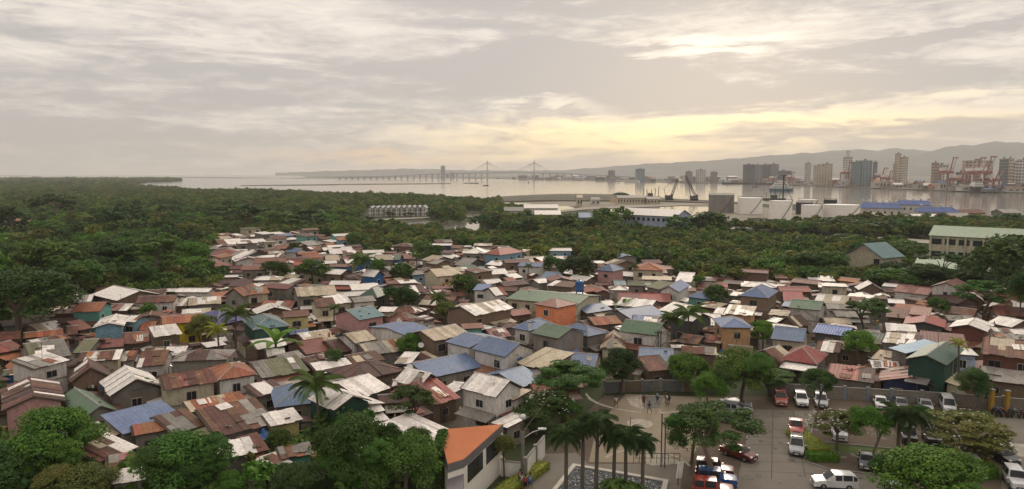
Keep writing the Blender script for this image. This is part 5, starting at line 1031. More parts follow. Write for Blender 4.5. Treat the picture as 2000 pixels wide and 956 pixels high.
def limbs(h, r, seed, rx):
    rd = random.Random(seed); b = MB(); top = Vector((rd.uniform(-.3, .3), rd.uniform(-.3, .3), h*.55))
    b.tube([(0, 0, -.2), (top.x*.4, top.y*.4, h*.25), top], [r*1.25, r, r*.75], M_bark, 7)
    for i in range(6):
        a = i*1.05+rd.uniform(-.3, .3); L = rx*rd.uniform(.5, .8)
        b.tube([top*rd.uniform(.75, 1), top+Vector((math.cos(a)*L*.5, math.sin(a)*L*.5, h*.13)), top+Vector((math.cos(a)*L, math.sin(a)*L, h*rd.uniform(.15, .32)))], [r*.5, r*.33, r*.12], M_bark, 5)
    return b.mesh('trunk')
TRUNKS = {}
TREES = []
def tree(A, h, rx, kind='mid', rz=None, lod=None, flat=False, name='tree', nm=None, lab=None, grp='trees around the village', ry=None):
    d = A.y
    if lod is None: lod = 0 if d < 135 else (1 if d < 300 else 2)
    t = empty(name, (A.x, A.y, 0), random.uniform(0, 6.28))
    key = random.randint(0, 3); 
    if key not in TRUNKS: TRUNKS[key] = limbs(1, .045, key, .5)
    place('trunk', TRUNKS[key], t, (0, 0, 0), None, (rx*1.3, rx*1.3, h*1.0))
    rz = rz or (min(h*.36, rx*.6) if flat else min(h*.5, rx*1.02))
    place('crown', crown(kind, lod, random.randint(0, 3), flat), t, (0, 0, h-rz*.92), (0, 0, 0), (rx*1.06, (ry or rx)*1.06, rz*1.06))
    if lod < 2 and not flat:   # side boughs break the outline
        for q_ in range(random.randint(2, 3)):
            a_ = random.uniform(0, 6.28); f_ = random.uniform(.38, .58); dr = random.uniform(.55, .85)*rx
            place('bough', crown(kind, max(1, lod) if d > 100 else lod, random.randint(0, 3), q_ == 1), t, (math.cos(a_)*dr, math.sin(a_)*dr, h-rz*random.uniform(.35, 1.2)), (random.uniform(-.3, .3), random.uniform(-.3, .3), 0), (rx*f_, rx*f_, rz*f_))
    t['category'] = 'tree'; TREES.append(dict(o=t, c=A.copy(), kind=kind, nm=nm, flat=flat, h=h))
    if lab: t['label'] = lab
    if grp: t['group'] = grp
    return t
def treepx(cx, yb, rpx, ytop, kind='mid', **k):
    """crown centre column, trunk foot row, crown half width in px, crown top row"""
    rpx *= .9 if yb > 880 else 1; A = P(cx, yb); k_ = (A-Vector((0, 0, CH))).length/FX; r = rpx*k_
    lo, hi = 1, 25
    for _ in range(20):
        m_ = (lo+hi)/2
        if pj((A.x, A.y, m_))[1] > ytop: lo = m_
        else: hi = m_
    return tree(A, lo, r, kind, **k)
# palms
def frond_mesh(L, w, droop, mt, nleaf=16, up=.5):
    b = MB(); pts = []
    for i in range(9):
        t = i/8; pts.append(Vector((L*t*(1-.15*t), 0, L*(up*t-droop*t*t))))
    b.tube(pts, [.05*(1-i/9)+.012 for i in range(9)], mt, 4)
    for i in range(nleaf):
        t = .12+.86*i/(nleaf-1); f = t*8; j = min(7, int(f)); p = pts[j].lerp(pts[j+1], f-j); ll = w*math.sin(math.pi*min(1, t*.85+.15))**.6
        for s in (-1, 1):
            a = Vector((.55, s*1.0, -.35)).normalized()*ll; e = Vector((L*.022, 0, 0)); n_ = Vector((0, 0, -ll*.28))
            b.face([p-e, p+e, p+a*.6+e*1.2+n_*.3, p+a+n_, p+a*.6-e*1.0+n_*.3], mt)
    return b.mesh('frond')
FR = {k: frond_mesh(*a) for k, a in {'coco': (3.6, .95, .75, LEAF['palm'], 18, .55), 'fox': (2.5, .95, 1.15, LEAF['fox'], 26, .75), 'small': (2.2, .7, .7, LEAF['palm'], 14, .7), 'yellow': (3.2, .8, .75, LEAF['yellow'], 16, .55)}.items()}
def palm(A, h, lab, kind='coco', nf=16, sc=1.0, lean=.05, grp=None):
    rd = random.Random(int(A.x*7+A.y*3)); t = empty('palm_tree', (A.x, A.y, 0), rd.uniform(0, 6.28), lab, 'palm', grp or 'palms in the village')
    top = Vector((lean*h, 0, h)); b = MB(); b.tube([(0, 0, -.2), (lean*h*.25, 0, h*.35), (lean*h*.6, 0, h*.7), top], [.2, .15, .13, .12] if kind != 'fox' else [.16, .18, .16, .10], M_palmbark, 8); b.build('trunk', t)
    for i in range(nf):
        a = i*2.4+rd.uniform(-.2, .2); tilt = -(.9-1.55*i/nf)
        place('frond', FR[kind], t, tuple(top), (0, tilt*.8+rd.uniform(-.1, .1), a), (sc*rd.uniform(.85, 1.1),)*3)
    TREES.append(dict(o=t, c=A.copy(), kind='palm', nm=None, flat=0, h=h))
def banana(A, lab, s=1.0):
    t = empty('banana_plant', (A.x, A.y, 0), 0, lab, 'plant', 'banana plants in the village'); b = MB(); b.tube([(0, 0, 0), (0, 0, 1.8*s)], [.14*s, .08*s], LEAF['mid'], 6); b.build('trunk', t)
    bm_ = MB(); pts = [Vector((i/6*2.0*s, 0, s*(1.1*(i/6)-1.25*(i/6)**2))) for i in range(7)]
    for i in range(6):
        w0, w1 = .32*s*math.sin(math.pi*(i/6*.9+.08)), .32*s*math.sin(math.pi*((i+1)/6*.9+.08))
        for sg in (-1, 1):
            q = [pts[i], pts[i+1], pts[i+1]+Vector((0, sg*w1, .1*s)), pts[i]+Vector((0, sg*w0, .1*s))]; bm_.face(q if sg > 0 else q[::-1], LEAF['bright'])
    me = bm_.mesh('leaf')
    for i in range(7): place('leaf', me, t, (0, 0, 1.7*s), (0, random.uniform(-.8, .1), i*.95))
# village trees
for (x, y, r, k) in TREESPOTS:
    A = P(x, y); kk = A.y/FX; rel, nm, d = relate(A)
    if k == 'p': palm(A, max(4.5, r*kk*1.0+3.2), 'coconut palm %s the %s' % (rel, nm) if not nm.startswith('the') else '', 'yellow' if x == 430 else ('coco' if r > 24 else 'small'), 15, max(.7, r*kk/3.4))
    elif k == 'b': banana(A, 'banana plant %s the %s' % (rel, nm), max(1.2, r*kk/2.0))
    else: tree(A, min(9, 3.4+r*kk*.9), r*kk, k, flat=(k == 'mid' and r > 38), lab='%s tree %s the %s' % ({'mid': 'round mid-green', 'dark': 'dense dark green', 'bright': 'bright green', 'olive': 'olive-brown'}[k], rel, nm), grp='trees between the houses')
# foreground and parking trees
G1 = 'large trees in the foreground'
for (cx_, yb, r, yt, k, lab, fl) in [
    (110, 958, 84, 806, 'bright', 'big bright green tree at the lower left below the green gable', 0), (40, 990, 70, 872, 'dark', 'dark tree cut by the lower left corner', 0), (358, 985, 84, 848, 'mid', 'big round tree at the bottom between the patched sheds', 0),
    (163, 1010, 70, 912, 'olive', 'olive-brown bushy tree at the bottom left', 0), (705, 1000, 72, 815, 'mid', 'tall tangled tree left of the creeper-covered wall', 0), (790, 1010, 75, 850, 'mid', 'broad tree touching the creeper-covered wall', 0), (660, 960, 44, 862, 'bright', 'light green tree right of the tall coconut palm', 0),
    (805, 862, 48, 756, 'mid', 'tree with thick forked trunk above the white shed roof', 1), (590, 1000, 56, 905, 'dark', 'dark low tree at the bottom right of the rusty hut', 0), (545, 905, 26, 840, 'mid', 'small tree between the brown-striped roof and the hut', 0), (450, 1000, 30, 922, 'bright', 'small bright shrubby tree at the bottom centre-left', 0),
    (1112, 812, 72, 712, 'mid', 'wide acacia at the left side of the court', 1), (1045, 850, 46, 790, 'dark', 'dark tree behind the white perimeter wall', 0), (1070, 838, 50, 765, 'mid', 'leafy tree with white blooms left of the court', 0), (1212, 770, 39, 684, 'dark', 'dark round tree at the far left court corner', 0),
    (1345, 765, 38, 694, 'bright', 'bright round tree behind the court', 0), (1383, 806, 31, 730, 'bright', 'bright conical tree at the right court corner', 0), (1445, 790, 56, 684, 'mid', 'tall dense tree behind the silver cars', 0), (1505, 772, 44, 722, 'mid', 'low wide tree in front of the red hip roof', 1),
    (1398, 948, 86, 790, 'dark', 'large spreading tree between court and car lane', 1), (1350, 905, 52, 800, 'mid', 'tree crown joined to the large spreading tree', 0), (1592, 824, 28, 722, 'dark', 'dark upright tree standing over the parked white cars', 0), (1697, 908, 34, 798, 'bright', 'bright young tree in the planted island', 0), (1634, 880, 44, 806, 'olive', 'frangipani tree on the planted island, left one', 1),
    (1885, 902, 74, 808, 'olive', 'wide frangipani tree dotted with white flowers', 1), (1896, 808, 27, 722, 'dark', 'dark ragged tree by the block wall', 0), (1815, 1010, 92, 880, 'bright', 'big bright tree at the bottom right', 0), (1745, 985, 40, 885, 'mid', 'leafy tree left of the big bright one', 0), (1913, 905, 30, 855, 'olive', 'small olive tree right of the frangipani', 0),
    (985, 935, 26, 850, 'olive', 'tree behind the terracotta-roofed building', 0)]:
    treepx(cx_, yb, r, yt, k, flat=bool(fl), lab=lab, grp=G1)
palm(P(1872, 770), 7.0, 'slim palm with yellow-green head before the pale blue block', 'yellow', 11, .55)
for (x, y, sc, lab) in [(1752, 912, .95, 'left palm on the planted island'), (1772, 914, 1.0, 'right palm on the planted island')]: palm(P(x, y), 5.6, lab, 'fox', 16, sc, 0, 'palms on the planted island')
for i, (x, yt) in enumerate([(1105, 835), (1137, 822), (1163, 812), (1197, 838), (1222, 835), (1254, 852)]):
    A = P(x, 990); lo, hi = 1, 12
    for _ in range(16):
        m_ = (lo+hi)/2
        if pj((A.x, A.y, m_))[1] > yt+12: lo = m_
        else: hi = m_
    palm(A, lo, ['leftmost', 'second from left', 'third from left', 'fourth from left', 'fifth from left', 'rightmost'][i]+' foxtail palm in the row by the pool', 'fox', 20, (.74, .66, .82, .7, .78, .62)[i], (.02, -.03, .03, -.02, .04, 0)[i], 'foxtail palms by the pool')
banana(P(540, 720), 'banana plant behind the mossy grey striped roof', 2.2)
# left wood: trees one can tell apart
woodpoly = [(-60, 432), (180, 400), (420, 404), (560, 412), (720, 430), (720, 452), (600, 456), (520, 452), (425, 460), (405, 500), (400, 545), (300, 574), (200, 575), (100, 590), (60, 660), (-60, 690)]
rw = random.Random(11); pts = []; tries = 0
hand = [(40, 668, 88, 528, 'dark', 'huge dark tree at the left edge of the village'), (95, 560, 60, 470, 'mid', 'broad green tree below the lone houses in the wood'), (225, 550, 48, 470, 'dark', 'dark tree at the centre of the left wood'), (300, 550, 50, 462, 'mid', 'layered green tree at the wood edge'), (160, 590, 42, 510, 'mid', 'tree directly behind the white roof under the wood'),
        (100, 430, 40, 380, 'dark', 'dark tree group rising above the far mangroves'), (250, 455, 40, 402, 'dark', 'dark tree left of the pale sheds'), (470, 455, 55, 400, 'dark', 'wide dark tree above the striped roofs'), (600, 450, 50, 408, 'dark', 'dark tree left of the white row houses'), (20, 470, 30, 405, 'dark', 'dark tree behind the red villa')]
for (x, y, r, yt, k, lab) in hand:
    treepx(x, y, r, yt, k, lab=lab, grp='trees of the left wood', flat=(x in (300, 470))); pts.append(P(x, y))
cnt = 0
while tries < 6000 and cnt < 175:
    tries += 1; x = rw.uniform(-60, 720); y = rw.uniform(400, 690)
    # even density in ground space
    p = Vector((rw.uniform(-330, 20), rw.uniform(125, 620), 0)); q = pj(p)
    if not inpoly(q[0], q[1], woodpoly) or min((p-a).length for a in pts) < 7.0+p.y*.012: continue
    if inpoly(q[0], q[1], [(0, 490), (130, 490), (130, 535), (0, 535)]) : continue
    pts.append(p); cnt += 1; k = rw.choices(['dark', 'mid', 'bright', 'olive'], (30, 42, 18, 14))[0]; r = rw.uniform(3.6, 6.2)
    tree(p, rw.uniform(5.5, 10), r, k, flat=rw.random() < .25, lod=1 if p.y < 260 else 2, grp='trees of the left wood')
# dark trees around the ponds and in front of the tanks
for (x, y, r, yt) in [(1105, 456, 32, 418), (1075, 452, 20, 424), (1182, 455, 38, 408), (1215, 452, 22, 404), (1160, 460, 24, 425), (1345, 462, 40, 424), (1385, 462, 36, 414), (1320, 458, 24, 420), (1240, 462, 20, 432), (1130, 440, 16, 415), (1480, 437, 26, 426), (1520, 440, 20, 428), (1590, 455, 32, 432), (1640, 450, 34, 425), (1680, 452, 26, 432), (1730, 462, 34, 432), (1770, 462, 30, 428),
                      (1972, 446, 30, 418), (1560, 448, 26, 432), (895, 452, 12, 418), (870, 440, 14, 424), (845, 430, 16, 412), (940, 452, 26, 420), (965, 446, 24, 418), (1005, 462, 30, 430), (1040, 465, 30, 428), (760, 424, 14, 414), (800, 425, 14, 415), (1800, 466, 24, 436), (1450, 470, 30, 446), (1655, 476, 30, 456), (1220, 430, 9, 419), (1250, 430, 6, 423), (1268, 430, 9, 422)]:
    treepx(x, y, r, yt, 'dark' if x % 3 else 'mid', grp='dark trees around the ponds and tanks')
for (x, y, r, yt, k) in [(1745, 560, 30, 512, 'dark'), (1745, 572, 40, 525, 'mid'), (1640, 556, 26, 520, 'mid'), (1850, 568, 50, 492, 'mid'), (1800, 575, 40, 520, 'dark'), (1968, 598, 72, 462, 'dark'), (1900, 582, 40, 530, 'dark'), (2010, 640, 40, 520, 'dark'), (1620, 545, 36, 492, 'mid'), (1580, 545, 34, 495, 'mid'), (1540, 545, 34, 500, 'mid'), (1500, 550, 34, 505, 'bright'), (1625, 520, 26, 492, 'mid'), (1780, 520, 30, 478, 'mid'), (1760, 500, 30, 470, 'mid'), (1440, 545, 30, 500, 'mid'), (1400, 545, 28, 505, 'mid'), (1930, 560, 40, 495, 'mid')]:
    treepx(x, y, r, yt, k, grp='trees behind the village at the right', flat=(r == 50))
palm(P(1352, 540), 10, 'tall palm among the mangroves behind the village', 'coco', 12, .9)
M_flower = mat('white petals', (0.75, 0.73, 0.62), None, 2, .7, var=0)
def flowers(t, n, rx, z0, z1, seed, mt=None, s=.13):
    r = random.Random(seed); b = MB()
    for _ in range(n):
        a = r.uniform(0, 6.28); q = math.sqrt(r.random())*rx; z = z0+(z1-z0)*math.sqrt(max(0, 1-(q/rx)**2))*r.uniform(.8, 1.05); x, y = q*math.cos(a), q*math.sin(a)
        for j in range(5): th = j*1.256; b.face([(x, y, z), (x+s*math.cos(th-.4), y+s*math.sin(th-.4), z+.05), (x+s*1.3*math.cos(th), y+s*1.3*math.sin(th), z+.04), (x+s*math.cos(th+.4), y+s*math.sin(th+.4), z+.05)], mt or M_flower)
    tag(b.build('blossoms', t), None, None, None, 'stuff')
for T in list(TREES):
    l = T['o'].get('label', '')
    if 'frangipani' in l or 'white blooms' in l: flowers(T['o'], 80, {True: 3.9, False: 3.4}['wide' in l], T['h']*.55, T['h']*1.03, 5, None, .10)
# labels for the unlabelled trees
KN = {'dark': 'dark green', 'mid': 'mid-green', 'bright': 'bright green', 'olive': 'olive-brown'}
LT = [h for h in HOUSES if h['nm']]
extra = [dict(nm=n, c=P(x, y)) for n, x, y in [('grey storage tank', 1408, 416), ('nearest white tank', 1524, 430), ('widest white tank', 1643, 430), ('white row houses', 775, 424), ('pond behind the row houses', 870, 442), ('school block with pale blue walls', 1262, 452), ('long green-roofed school', 1900, 505), ('cream building with teal gable', 1690, 534),
         ('huge dark tree at left edge', 40, 668), ('pair of houses alone in woods', 60, 516), ('broad green tree in the wood', 95, 560), ('dark tree at the wood centre', 225, 550), ('layered green tree', 300, 550), ('dark tree above striped roofs', 470, 455), ('small roof deep in trees', 375, 512), ('pale sheds in the wood', 385, 426)]]
pend = {}
for T in TREES:
    if 'label' in T['o']: continue
    rel, nm, d = relate(T['c'], LT+extra); desc = ('wide flat-crowned ' if T['flat'] else '')+KN[T['kind']]+' tree'
    pend.setdefault((desc, rel, nm), []).append((d, T))
for (desc, rel, nm), L_ in pend.items():
    L_.sort(key=lambda e: e[0])
    for i, (d, T) in enumerate(L_): T['o']['label'] = '%s%s %s the %s' % (ORDN[min(i, 11)], desc, rel, nm)
# ---- mangrove forest: one mass that nobody could count
hid = bpy.data.collections.new('forest sources')
SRC = {}
for nm_, kind in (('a', 'mangrove'), ('b', 'mid')):
    c = bpy.data.collections.new('src_'+nm_); SRC[nm_] = c
    for v in range(6):
        me = crown_mesh('canopy', [14, 9, 18, 12, 6, 16][v], [420, 300, 520, 400, 160, 460][v], .25, 300+v+(10 if nm_ == 'b' else 0), [.55, .8, .5, .9, 1.3, .5][v], [.75, .6, .85, .5, .7, .8][v], [(.26, .42), (.3, .45), (.16, .36), (.3, .5), (.12, .2), (.2, .4)][v]); me.materials.append(LEAF[[kind, kind, 'mid', 'dark', 'olive', 'bright' if nm_ == 'b' else 'olive'][v]]); o = bpy.data.objects.new('canopy', me); c.objects.link(o)
def scatter(name, pts, scl, coll, lab, cat):
    me = bpy.data.meshes.new(name); me.from_pydata([tuple(p) for p in pts], [], []); a = me.attributes.new('scl', 'FLOAT', 'POINT'); a.data.foreach_set('value', np.array(scl, dtype=np.float32))
    o = place(name, me); tag(o, lab, None, None, 'stuff')
    ng = bpy.data.node_groups.new(name, 'GeometryNodeTree'); ng.interface.new_socket('Geometry', in_out='INPUT', socket_type='NodeSocketGeometry'); ng.interface.new_socket('Geometry', in_out='OUTPUT', socket_type='NodeSocketGeometry')
    N = ng.nodes; L = ng.links; gi = N.new('NodeGroupInput'); go = N.new('NodeGroupOutput'); ip = N.new('GeometryNodeInstanceOnPoints'); ci = N.new('GeometryNodeCollectionInfo')
    ci.inputs[0].default_value = coll; ci.inputs[1].default_value = True; ci.inputs[2].default_value = True
    mp = N.new('GeometryNodeMeshToPoints'); L.new(gi.outputs[0], mp.inputs[0]); L.new(mp.outputs[0], ip.inputs['Points']); L.new(ci.outputs[0], ip.inputs['Instance']); ip.inputs['Pick Instance'].default_value = True
    rv = N.new('FunctionNodeRandomValue'); rv.data_type = 'FLOAT_VECTOR'; rv.inputs[0].default_value = (0, 0, 0); rv.inputs[1].default_value = (0, 0, 6.28); L.new(rv.outputs[0], ip.inputs['Rotation'])
    na = N.new('GeometryNodeInputNamedAttribute'); na.data_type = 'FLOAT'; na.inputs[0].default_value = 'scl'; L.new(na.outputs[0], ip.inputs['Scale'])
    L.new(ip.outputs[0], go.inputs[0]); md = o.modifiers.new('scatter', 'NODES'); md.node_group = ng
    return o
coastw = land
block = [village, [(975, 378), (1420, 378), (1420, 409), (975, 409)],
 [(1195, 403), (1300, 402), (1385, 405), (1410, 420), (1370, 440), (1300, 440), (1240, 436), (1120, 422), (1050, 417), (985, 409), (985, 396), (1290, 394), (1290, 385), (970, 385)],
 [(770, 437), (830, 430), (940, 430), (940, 460), (865, 462), (855, 444), (800, 454)], [(905, 413), (945, 413), (952, 433), (905, 433)], [(710, 409), (845, 409), (845, 438), (684, 445), (684, 431), (700, 426)],
 [(1000, 417), (1160, 408), (1165, 440), (1095, 440), (985, 432)], [(1200, 430), (1325, 430), (1325, 462), (1200, 458)], [(1380, 385), (1700, 385), (2100, 425), (2100, 440), (1700, 437), (1510, 441), (1410, 436), (1380, 420)], [(1390, 436), (1510, 438), (1520, 448), (1400, 449)],
 [(1420, 450), (1620, 462), (1815, 467), (1815, 488), (1620, 482), (1420, 470)], [(1645, 500), (1760, 495), (1760, 537), (1645, 537)], [(1770, 470), (2200, 470), (2200, 565), (1770, 550)],
 [(1020, 900), (1180, 735), (1330, 728), (1540, 735), (1720, 758), (1960, 762), (2100, 765), (2100, 1000), (1020, 1000)], [(845, 820), (1080, 820), (1080, 1000), (845, 1000)], [(0, 500), (125, 498), (125, 520), (0, 524)], [(-10, 440), (40, 440), (40, 456), (-10, 456)], [(640, 405), (715, 407), (715, 411), (640, 410)], [(350, 418), (425, 418), (425, 428), (350, 428)]]
mp_, ms_, wp_, ws_ = [], [], [], []
rm = random.Random(3)
y = 62.0
while y < 3600:
    st = 3.3 if y < 420 else (4.6 if y < 900 else (8 if y < 1600 else 16))
    x = -y*.86-20
    while x < y*.86+20:
        px_, py_ = x+rm.uniform(-.5, .5)*st, y+rm.uniform(-.5, .5)*st
        q = pj((px_, py_, 0)); x += st
        if q[1] > 1010 or not inpoly(px_, py_, coastw): continue
        if any(inpoly(q[0], q[1], b_) for b_ in block): continue
        near_wood = inpoly(q[0], q[1], woodpoly) or q[1] > 600
        if rm.random() < (.06 if y < 420 else .10) or smooth_noise(px_*.013, py_*.013, 2) > 1.15: continue
        hgt = 1.0+.28*smooth_noise(px_*.02, py_*.02, 1)
        s = st*rm.uniform(.62, .92)*(1.0 if y < 900 else .66)
        if rm.random() < .10: s *= 1.45
        z = (2.1 if not near_wood else 1.0)*hgt*(1 if y < 900 else .8)+rm.uniform(-.4, .6)
        if near_wood: wp_.append((px_, py_, z)); ws_.append(s)
        else: mp_.append((px_, py_, z)); ms_.append(s)
    y += st*.92
print('forest', len(mp_), len(wp_))
scatter('mangrove_forest', mp_, ms_, SRC['a'], 'dense low mangrove forest stretching from the village to the sea', None)
scatter('undergrowth', wp_, ws_, SRC['b'], 'green undergrowth filling the ground below the left wood', None)
# ================================================================ COMPOUND AT THE LOWER RIGHT
M_asph = mat('worn concrete paving', (0.185, 0.165, 0.135), (0.15, 0.132, 0.108), 0.25, 0.9, (0.11, 0.095, 0.075), world=True, var=0, bump=.1, detail=9)
M_earth = mat('brown parking earth', (0.115, 0.085, 0.06), (0.09, 0.068, 0.048), 0.4, 0.95, (0.14, 0.115, 0.08), world=True, var=0, bump=.2, bscale=4)
M_grass = mat('lawn', (0.055, 0.095, 0.018), (0.085, 0.11, 0.025), 1.2, 0.95, (0.07, 0.06, 0.03), world=True, var=0, bump=.3, bscale=8)
M_court = mat('tan court floor', (0.255, 0.205, 0.145), (0.22, 0.178, 0.125), 0.35, 0.9, (0.18, 0.145, 0.10), world=True, var=0, detail=8)
M_line = mat('worn white court paint', (0.42, 0.38, 0.32), (0.27, 0.23, 0.17), 2.2, 0.9, world=True, var=0, detail=8)
strip_px('compound_paving', [(1015, 1010), (1020, 935), (1062, 886), (1100, 850), (1180, 773), (1540, 775), (1720, 783), (1960, 797), (2150, 812), (2150, 1010)], .03, M_earth, 'brown earth of the walled compound')
strip_px('car_lane', [(1471, 800), (1590, 803), (1578, 905), (1618, 918), (1745, 933), (1800, 1010), (1350, 1010), (1440, 940), (1458, 860)], .034, M_asph, 'pale worn concrete car lane')
strip_px('car_lane', [(1945, 815), (2150, 822), (2150, 1010), (1950, 1010), (1960, 900), (1930, 840)], .034, M_asph, 'worn paved yard at the right edge')
strip_px('walkway', [(1015, 1010), (1022, 940), (1066, 887), (1125, 885), (1150, 907), (1060, 1010)], .034, M_asph, 'grey walkway beside the white perimeter wall')
strip_px('walkway', [(1150, 907), (1330, 905), (1330, 1010), (1060, 1010)], .038, M_asph, 'paved surround of the pool')
strip_px('bay_marking', [(1616, 889), (1634, 891), (1634, 892.5), (1616, 890.5)], .042, M_line, 'white painted bay line'); strip_px('bay_marking', [(1642, 892), (1654, 893), (1654, 894.5), (1642, 893.5)], .042, M_line, 'white painted bay line')
strip_px('pale_patch', [(1972, 866), (2010, 868), (2010, 895), (1985, 890), (1990, 880)], .042, mat('pale cement patch', (0.38, 0.35, 0.30), (.28, .25, .2), .8, .9, world=True, var=0), 'pale cement patch on the yard')
strip_px('lawn', [(1612, 866), (1740, 878), (1745, 893), (1612, 884)], .046, M_grass, 'strip of grass in the planted island')
for (a, b_) in [((1590, 803), (1578, 905)), ((1471, 800), (1458, 860)), ((1578, 905), (1618, 918)), ((1618, 918), (1745, 933)), ((1612, 866), (1740, 878))]:
    A, B = P(*a), P(*b_); d = B-A; b = MB(); b.box((0, -.08, 0), (d.length, .08, .13), M_conc); tag(b.build('kerb', None, (A.x, A.y, .03), (0, 0, math.atan2(d.y, d.x))), 'concrete kerb', None, None, 'structure')
M_jt = mat('paving joint', (.105, .092, .074), None, 1, .95, world=True, var=0); b = MB()
L0, L1, R0, R1 = P(1471, 801), P(1440, 940), P(1589, 804), P(1740, 934)
def jline(a, c, w=.05, z=.038):
    d_ = (c-a).normalized(); n_ = Vector((-d_.y, d_.x, 0))*w; b.face([(a-n_)[:2]+(z,) if 0 else ((a-n_).x, (a-n_).y, z), ((c-n_).x, (c-n_).y, z), ((c+n_).x, (c+n_).y, z), ((a+n_).x, (a+n_).y, z)], M_jt)
for i in range(1, 9): jline(L0.lerp(L1, i/9), R0.lerp(P(1578, 904), min(1, i/7)) if i < 8 else P(1735, 931))
for f_ in (.33, .66): jline(L0.lerp(R0, f_), L1.lerp(P(1640, 930), f_))
tag(b.build('paving_joints'), 'dark joints between the concrete slabs of the car lane', None, None, 'structure')
M_oil = mat('oil stain', (.075, .062, .048), (.11, .095, .075), 2.0, .7, world=True, var=0); b = MB(); ro_ = random.Random(8)
for i in range(46):
    c_ = P(ro_.uniform(1460, 1740), ro_.uniform(808, 950)); q = pj(c_); r_ = ro_.uniform(.12, .55); k_ = 9
    b.face([(c_.x+r_*ro_.uniform(.6, 1.2)*math.cos(j*6.28/k_), c_.y+r_*ro_.uniform(.6, 1.6)*math.sin(j*6.28/k_), .040+i*.0004) for j in range(k_)], M_oil)
tag(b.build('oil_stains'), 'dark oil stains on the car lane and parking bays', None, None, 'stuff')
# court
cpts = [(1222, 770), (1420, 778), (1345, 905), (1150, 903), (1165, 835)]
strip_px('court_floor', cpts, .05, M_court, 'tan concrete basketball court')
def ring(c, r, w, a0=0, a1=360, z=.056, nm='court_line', mt=None, lab='worn white court line'):
    b = MB(); n = max(8, int((a1-a0)/8))
    for i in range(n):
        t0, t1 = R(a0+(a1-a0)*i/n), R(a0+(a1-a0)*(i+1)/n)
        b.face([(c.x+(r-w)*math.cos(t0), c.y+(r-w)*math.sin(t0), z), (c.x+r*math.cos(t0), c.y+r*math.sin(t0), z), (c.x+r*math.cos(t1), c.y+r*math.sin(t1), z), (c.x+(r-w)*math.cos(t1), c.y+(r-w)*math.sin(t1), z)], mt or M_line)
    tag(b.build(nm), lab, None, None, 'structure')
C1 = P(1256, 769.5); r1 = (P(1262, 808)-C1).length
ring(C1, r1, .35, 195, 345); ring(C1, r1-.2, .3, 180, 250, .058)
ring(P(1250, 828), 1.55, 1.45, 0, 360, .056); ring(P(1270, 802), 1.3, .12)
strip_px('court_line', [(1249, 771), (1252, 771), (1257, 799), (1252, 799)], .06, M_line, 'worn white key line'); strip_px('court_key', [(1254, 773), (1296, 776), (1290, 796), (1260, 799)], .058, mat('grey key paint', (.16, .15, .135), None, 1, .9, world=True, var=0), 'grey painted key area')
strip_px('court_key', [(1222, 776), (1248, 773), (1250, 798), (1232, 792)], .054, M_line, 'patchy white paint in the key area')
C2 = P(1262, 912); ring(C2, 4.6, .3, 0, 150); ring(C2, 3.9, 3.3, 10, 80, .054)
def poles(pts, lab, name='fence_post', cat='post', grp=None):
    for (x, yb, yt) in pts:
        A = P(x, yb); lo, hi = .5, 16
        for _ in range(20):
            m_ = (lo+hi)/2
            if pj((A.x, A.y, m_))[1] > yt: lo = m_
            else: hi = m_
        b = MB(); b.tube([(0, 0, 0), (0, 0, lo)], .06, M_pole, 6); tag(b.build(name, None, (A.x, A.y, 0)), lab, cat, grp)
for i, (x, yb, yt) in enumerate([(1231, 838, 814), (1193, 836, 822), (1204, 846, 828), (1173, 870, 832)]): poles([(x, yb, yt)], ['thin post at the centre of the court side', 'short post at the left court edge', 'second short post at the left court edge', 'thin post beside the palm crowns'][i])
A = P(1291, 912); t = empty('goal_frame', tuple(A), 0, 'tall thin steel goal frame at the near right court corner', 'goal frame')
B = P(1298, 914)
for q, h in ((Vector((0, 0, 0)), 5.6), (B-A, 4.7)):
    b = MB(); b.tube([q, q+Vector((0, 0, h))], .07, M_steel, 6); b.build('post', t)
b = MB(); b.tube([Vector((0, 0, 4.6)), B-A+Vector((0, 0, 4.6))], .06, M_steel, 5); b.build('crossbar', t)
A = P(1275, 906); b = MB()
t = empty('court_fence', tuple(A), 0, 'low steel railing at the near edge of the court', 'railing')
for i in range(9): b = MB(); b.tube([(i*.6-2, 0, 0), (i*.6-2, 0, 1.1)], .03, M_steel, 4); b.build('baluster', t)
b = MB(); b.tube([(-2, 0, 1.1), (2.8, 0, 1.1)], .035, M_steel, 4); b.tube([(-2, 0, .6), (2.8, 0, .6)], .03, M_steel, 4); b.build('rail', t)
A = P(1324, 948); t = empty('sign_panel', tuple(A), R(25), 'white slanted panel on a dark post left of the parked jeeps', 'panel')
b = MB(); b.tube([(0, 0, 0), (0, 0, 1.6)], .06, M_steel, 6); b.build('post', t); b = MB(); b.box((-.35, -.05, .7), (.35, .05, 2.3), M_white); b.build('board', t, None, (0, .15, .1))
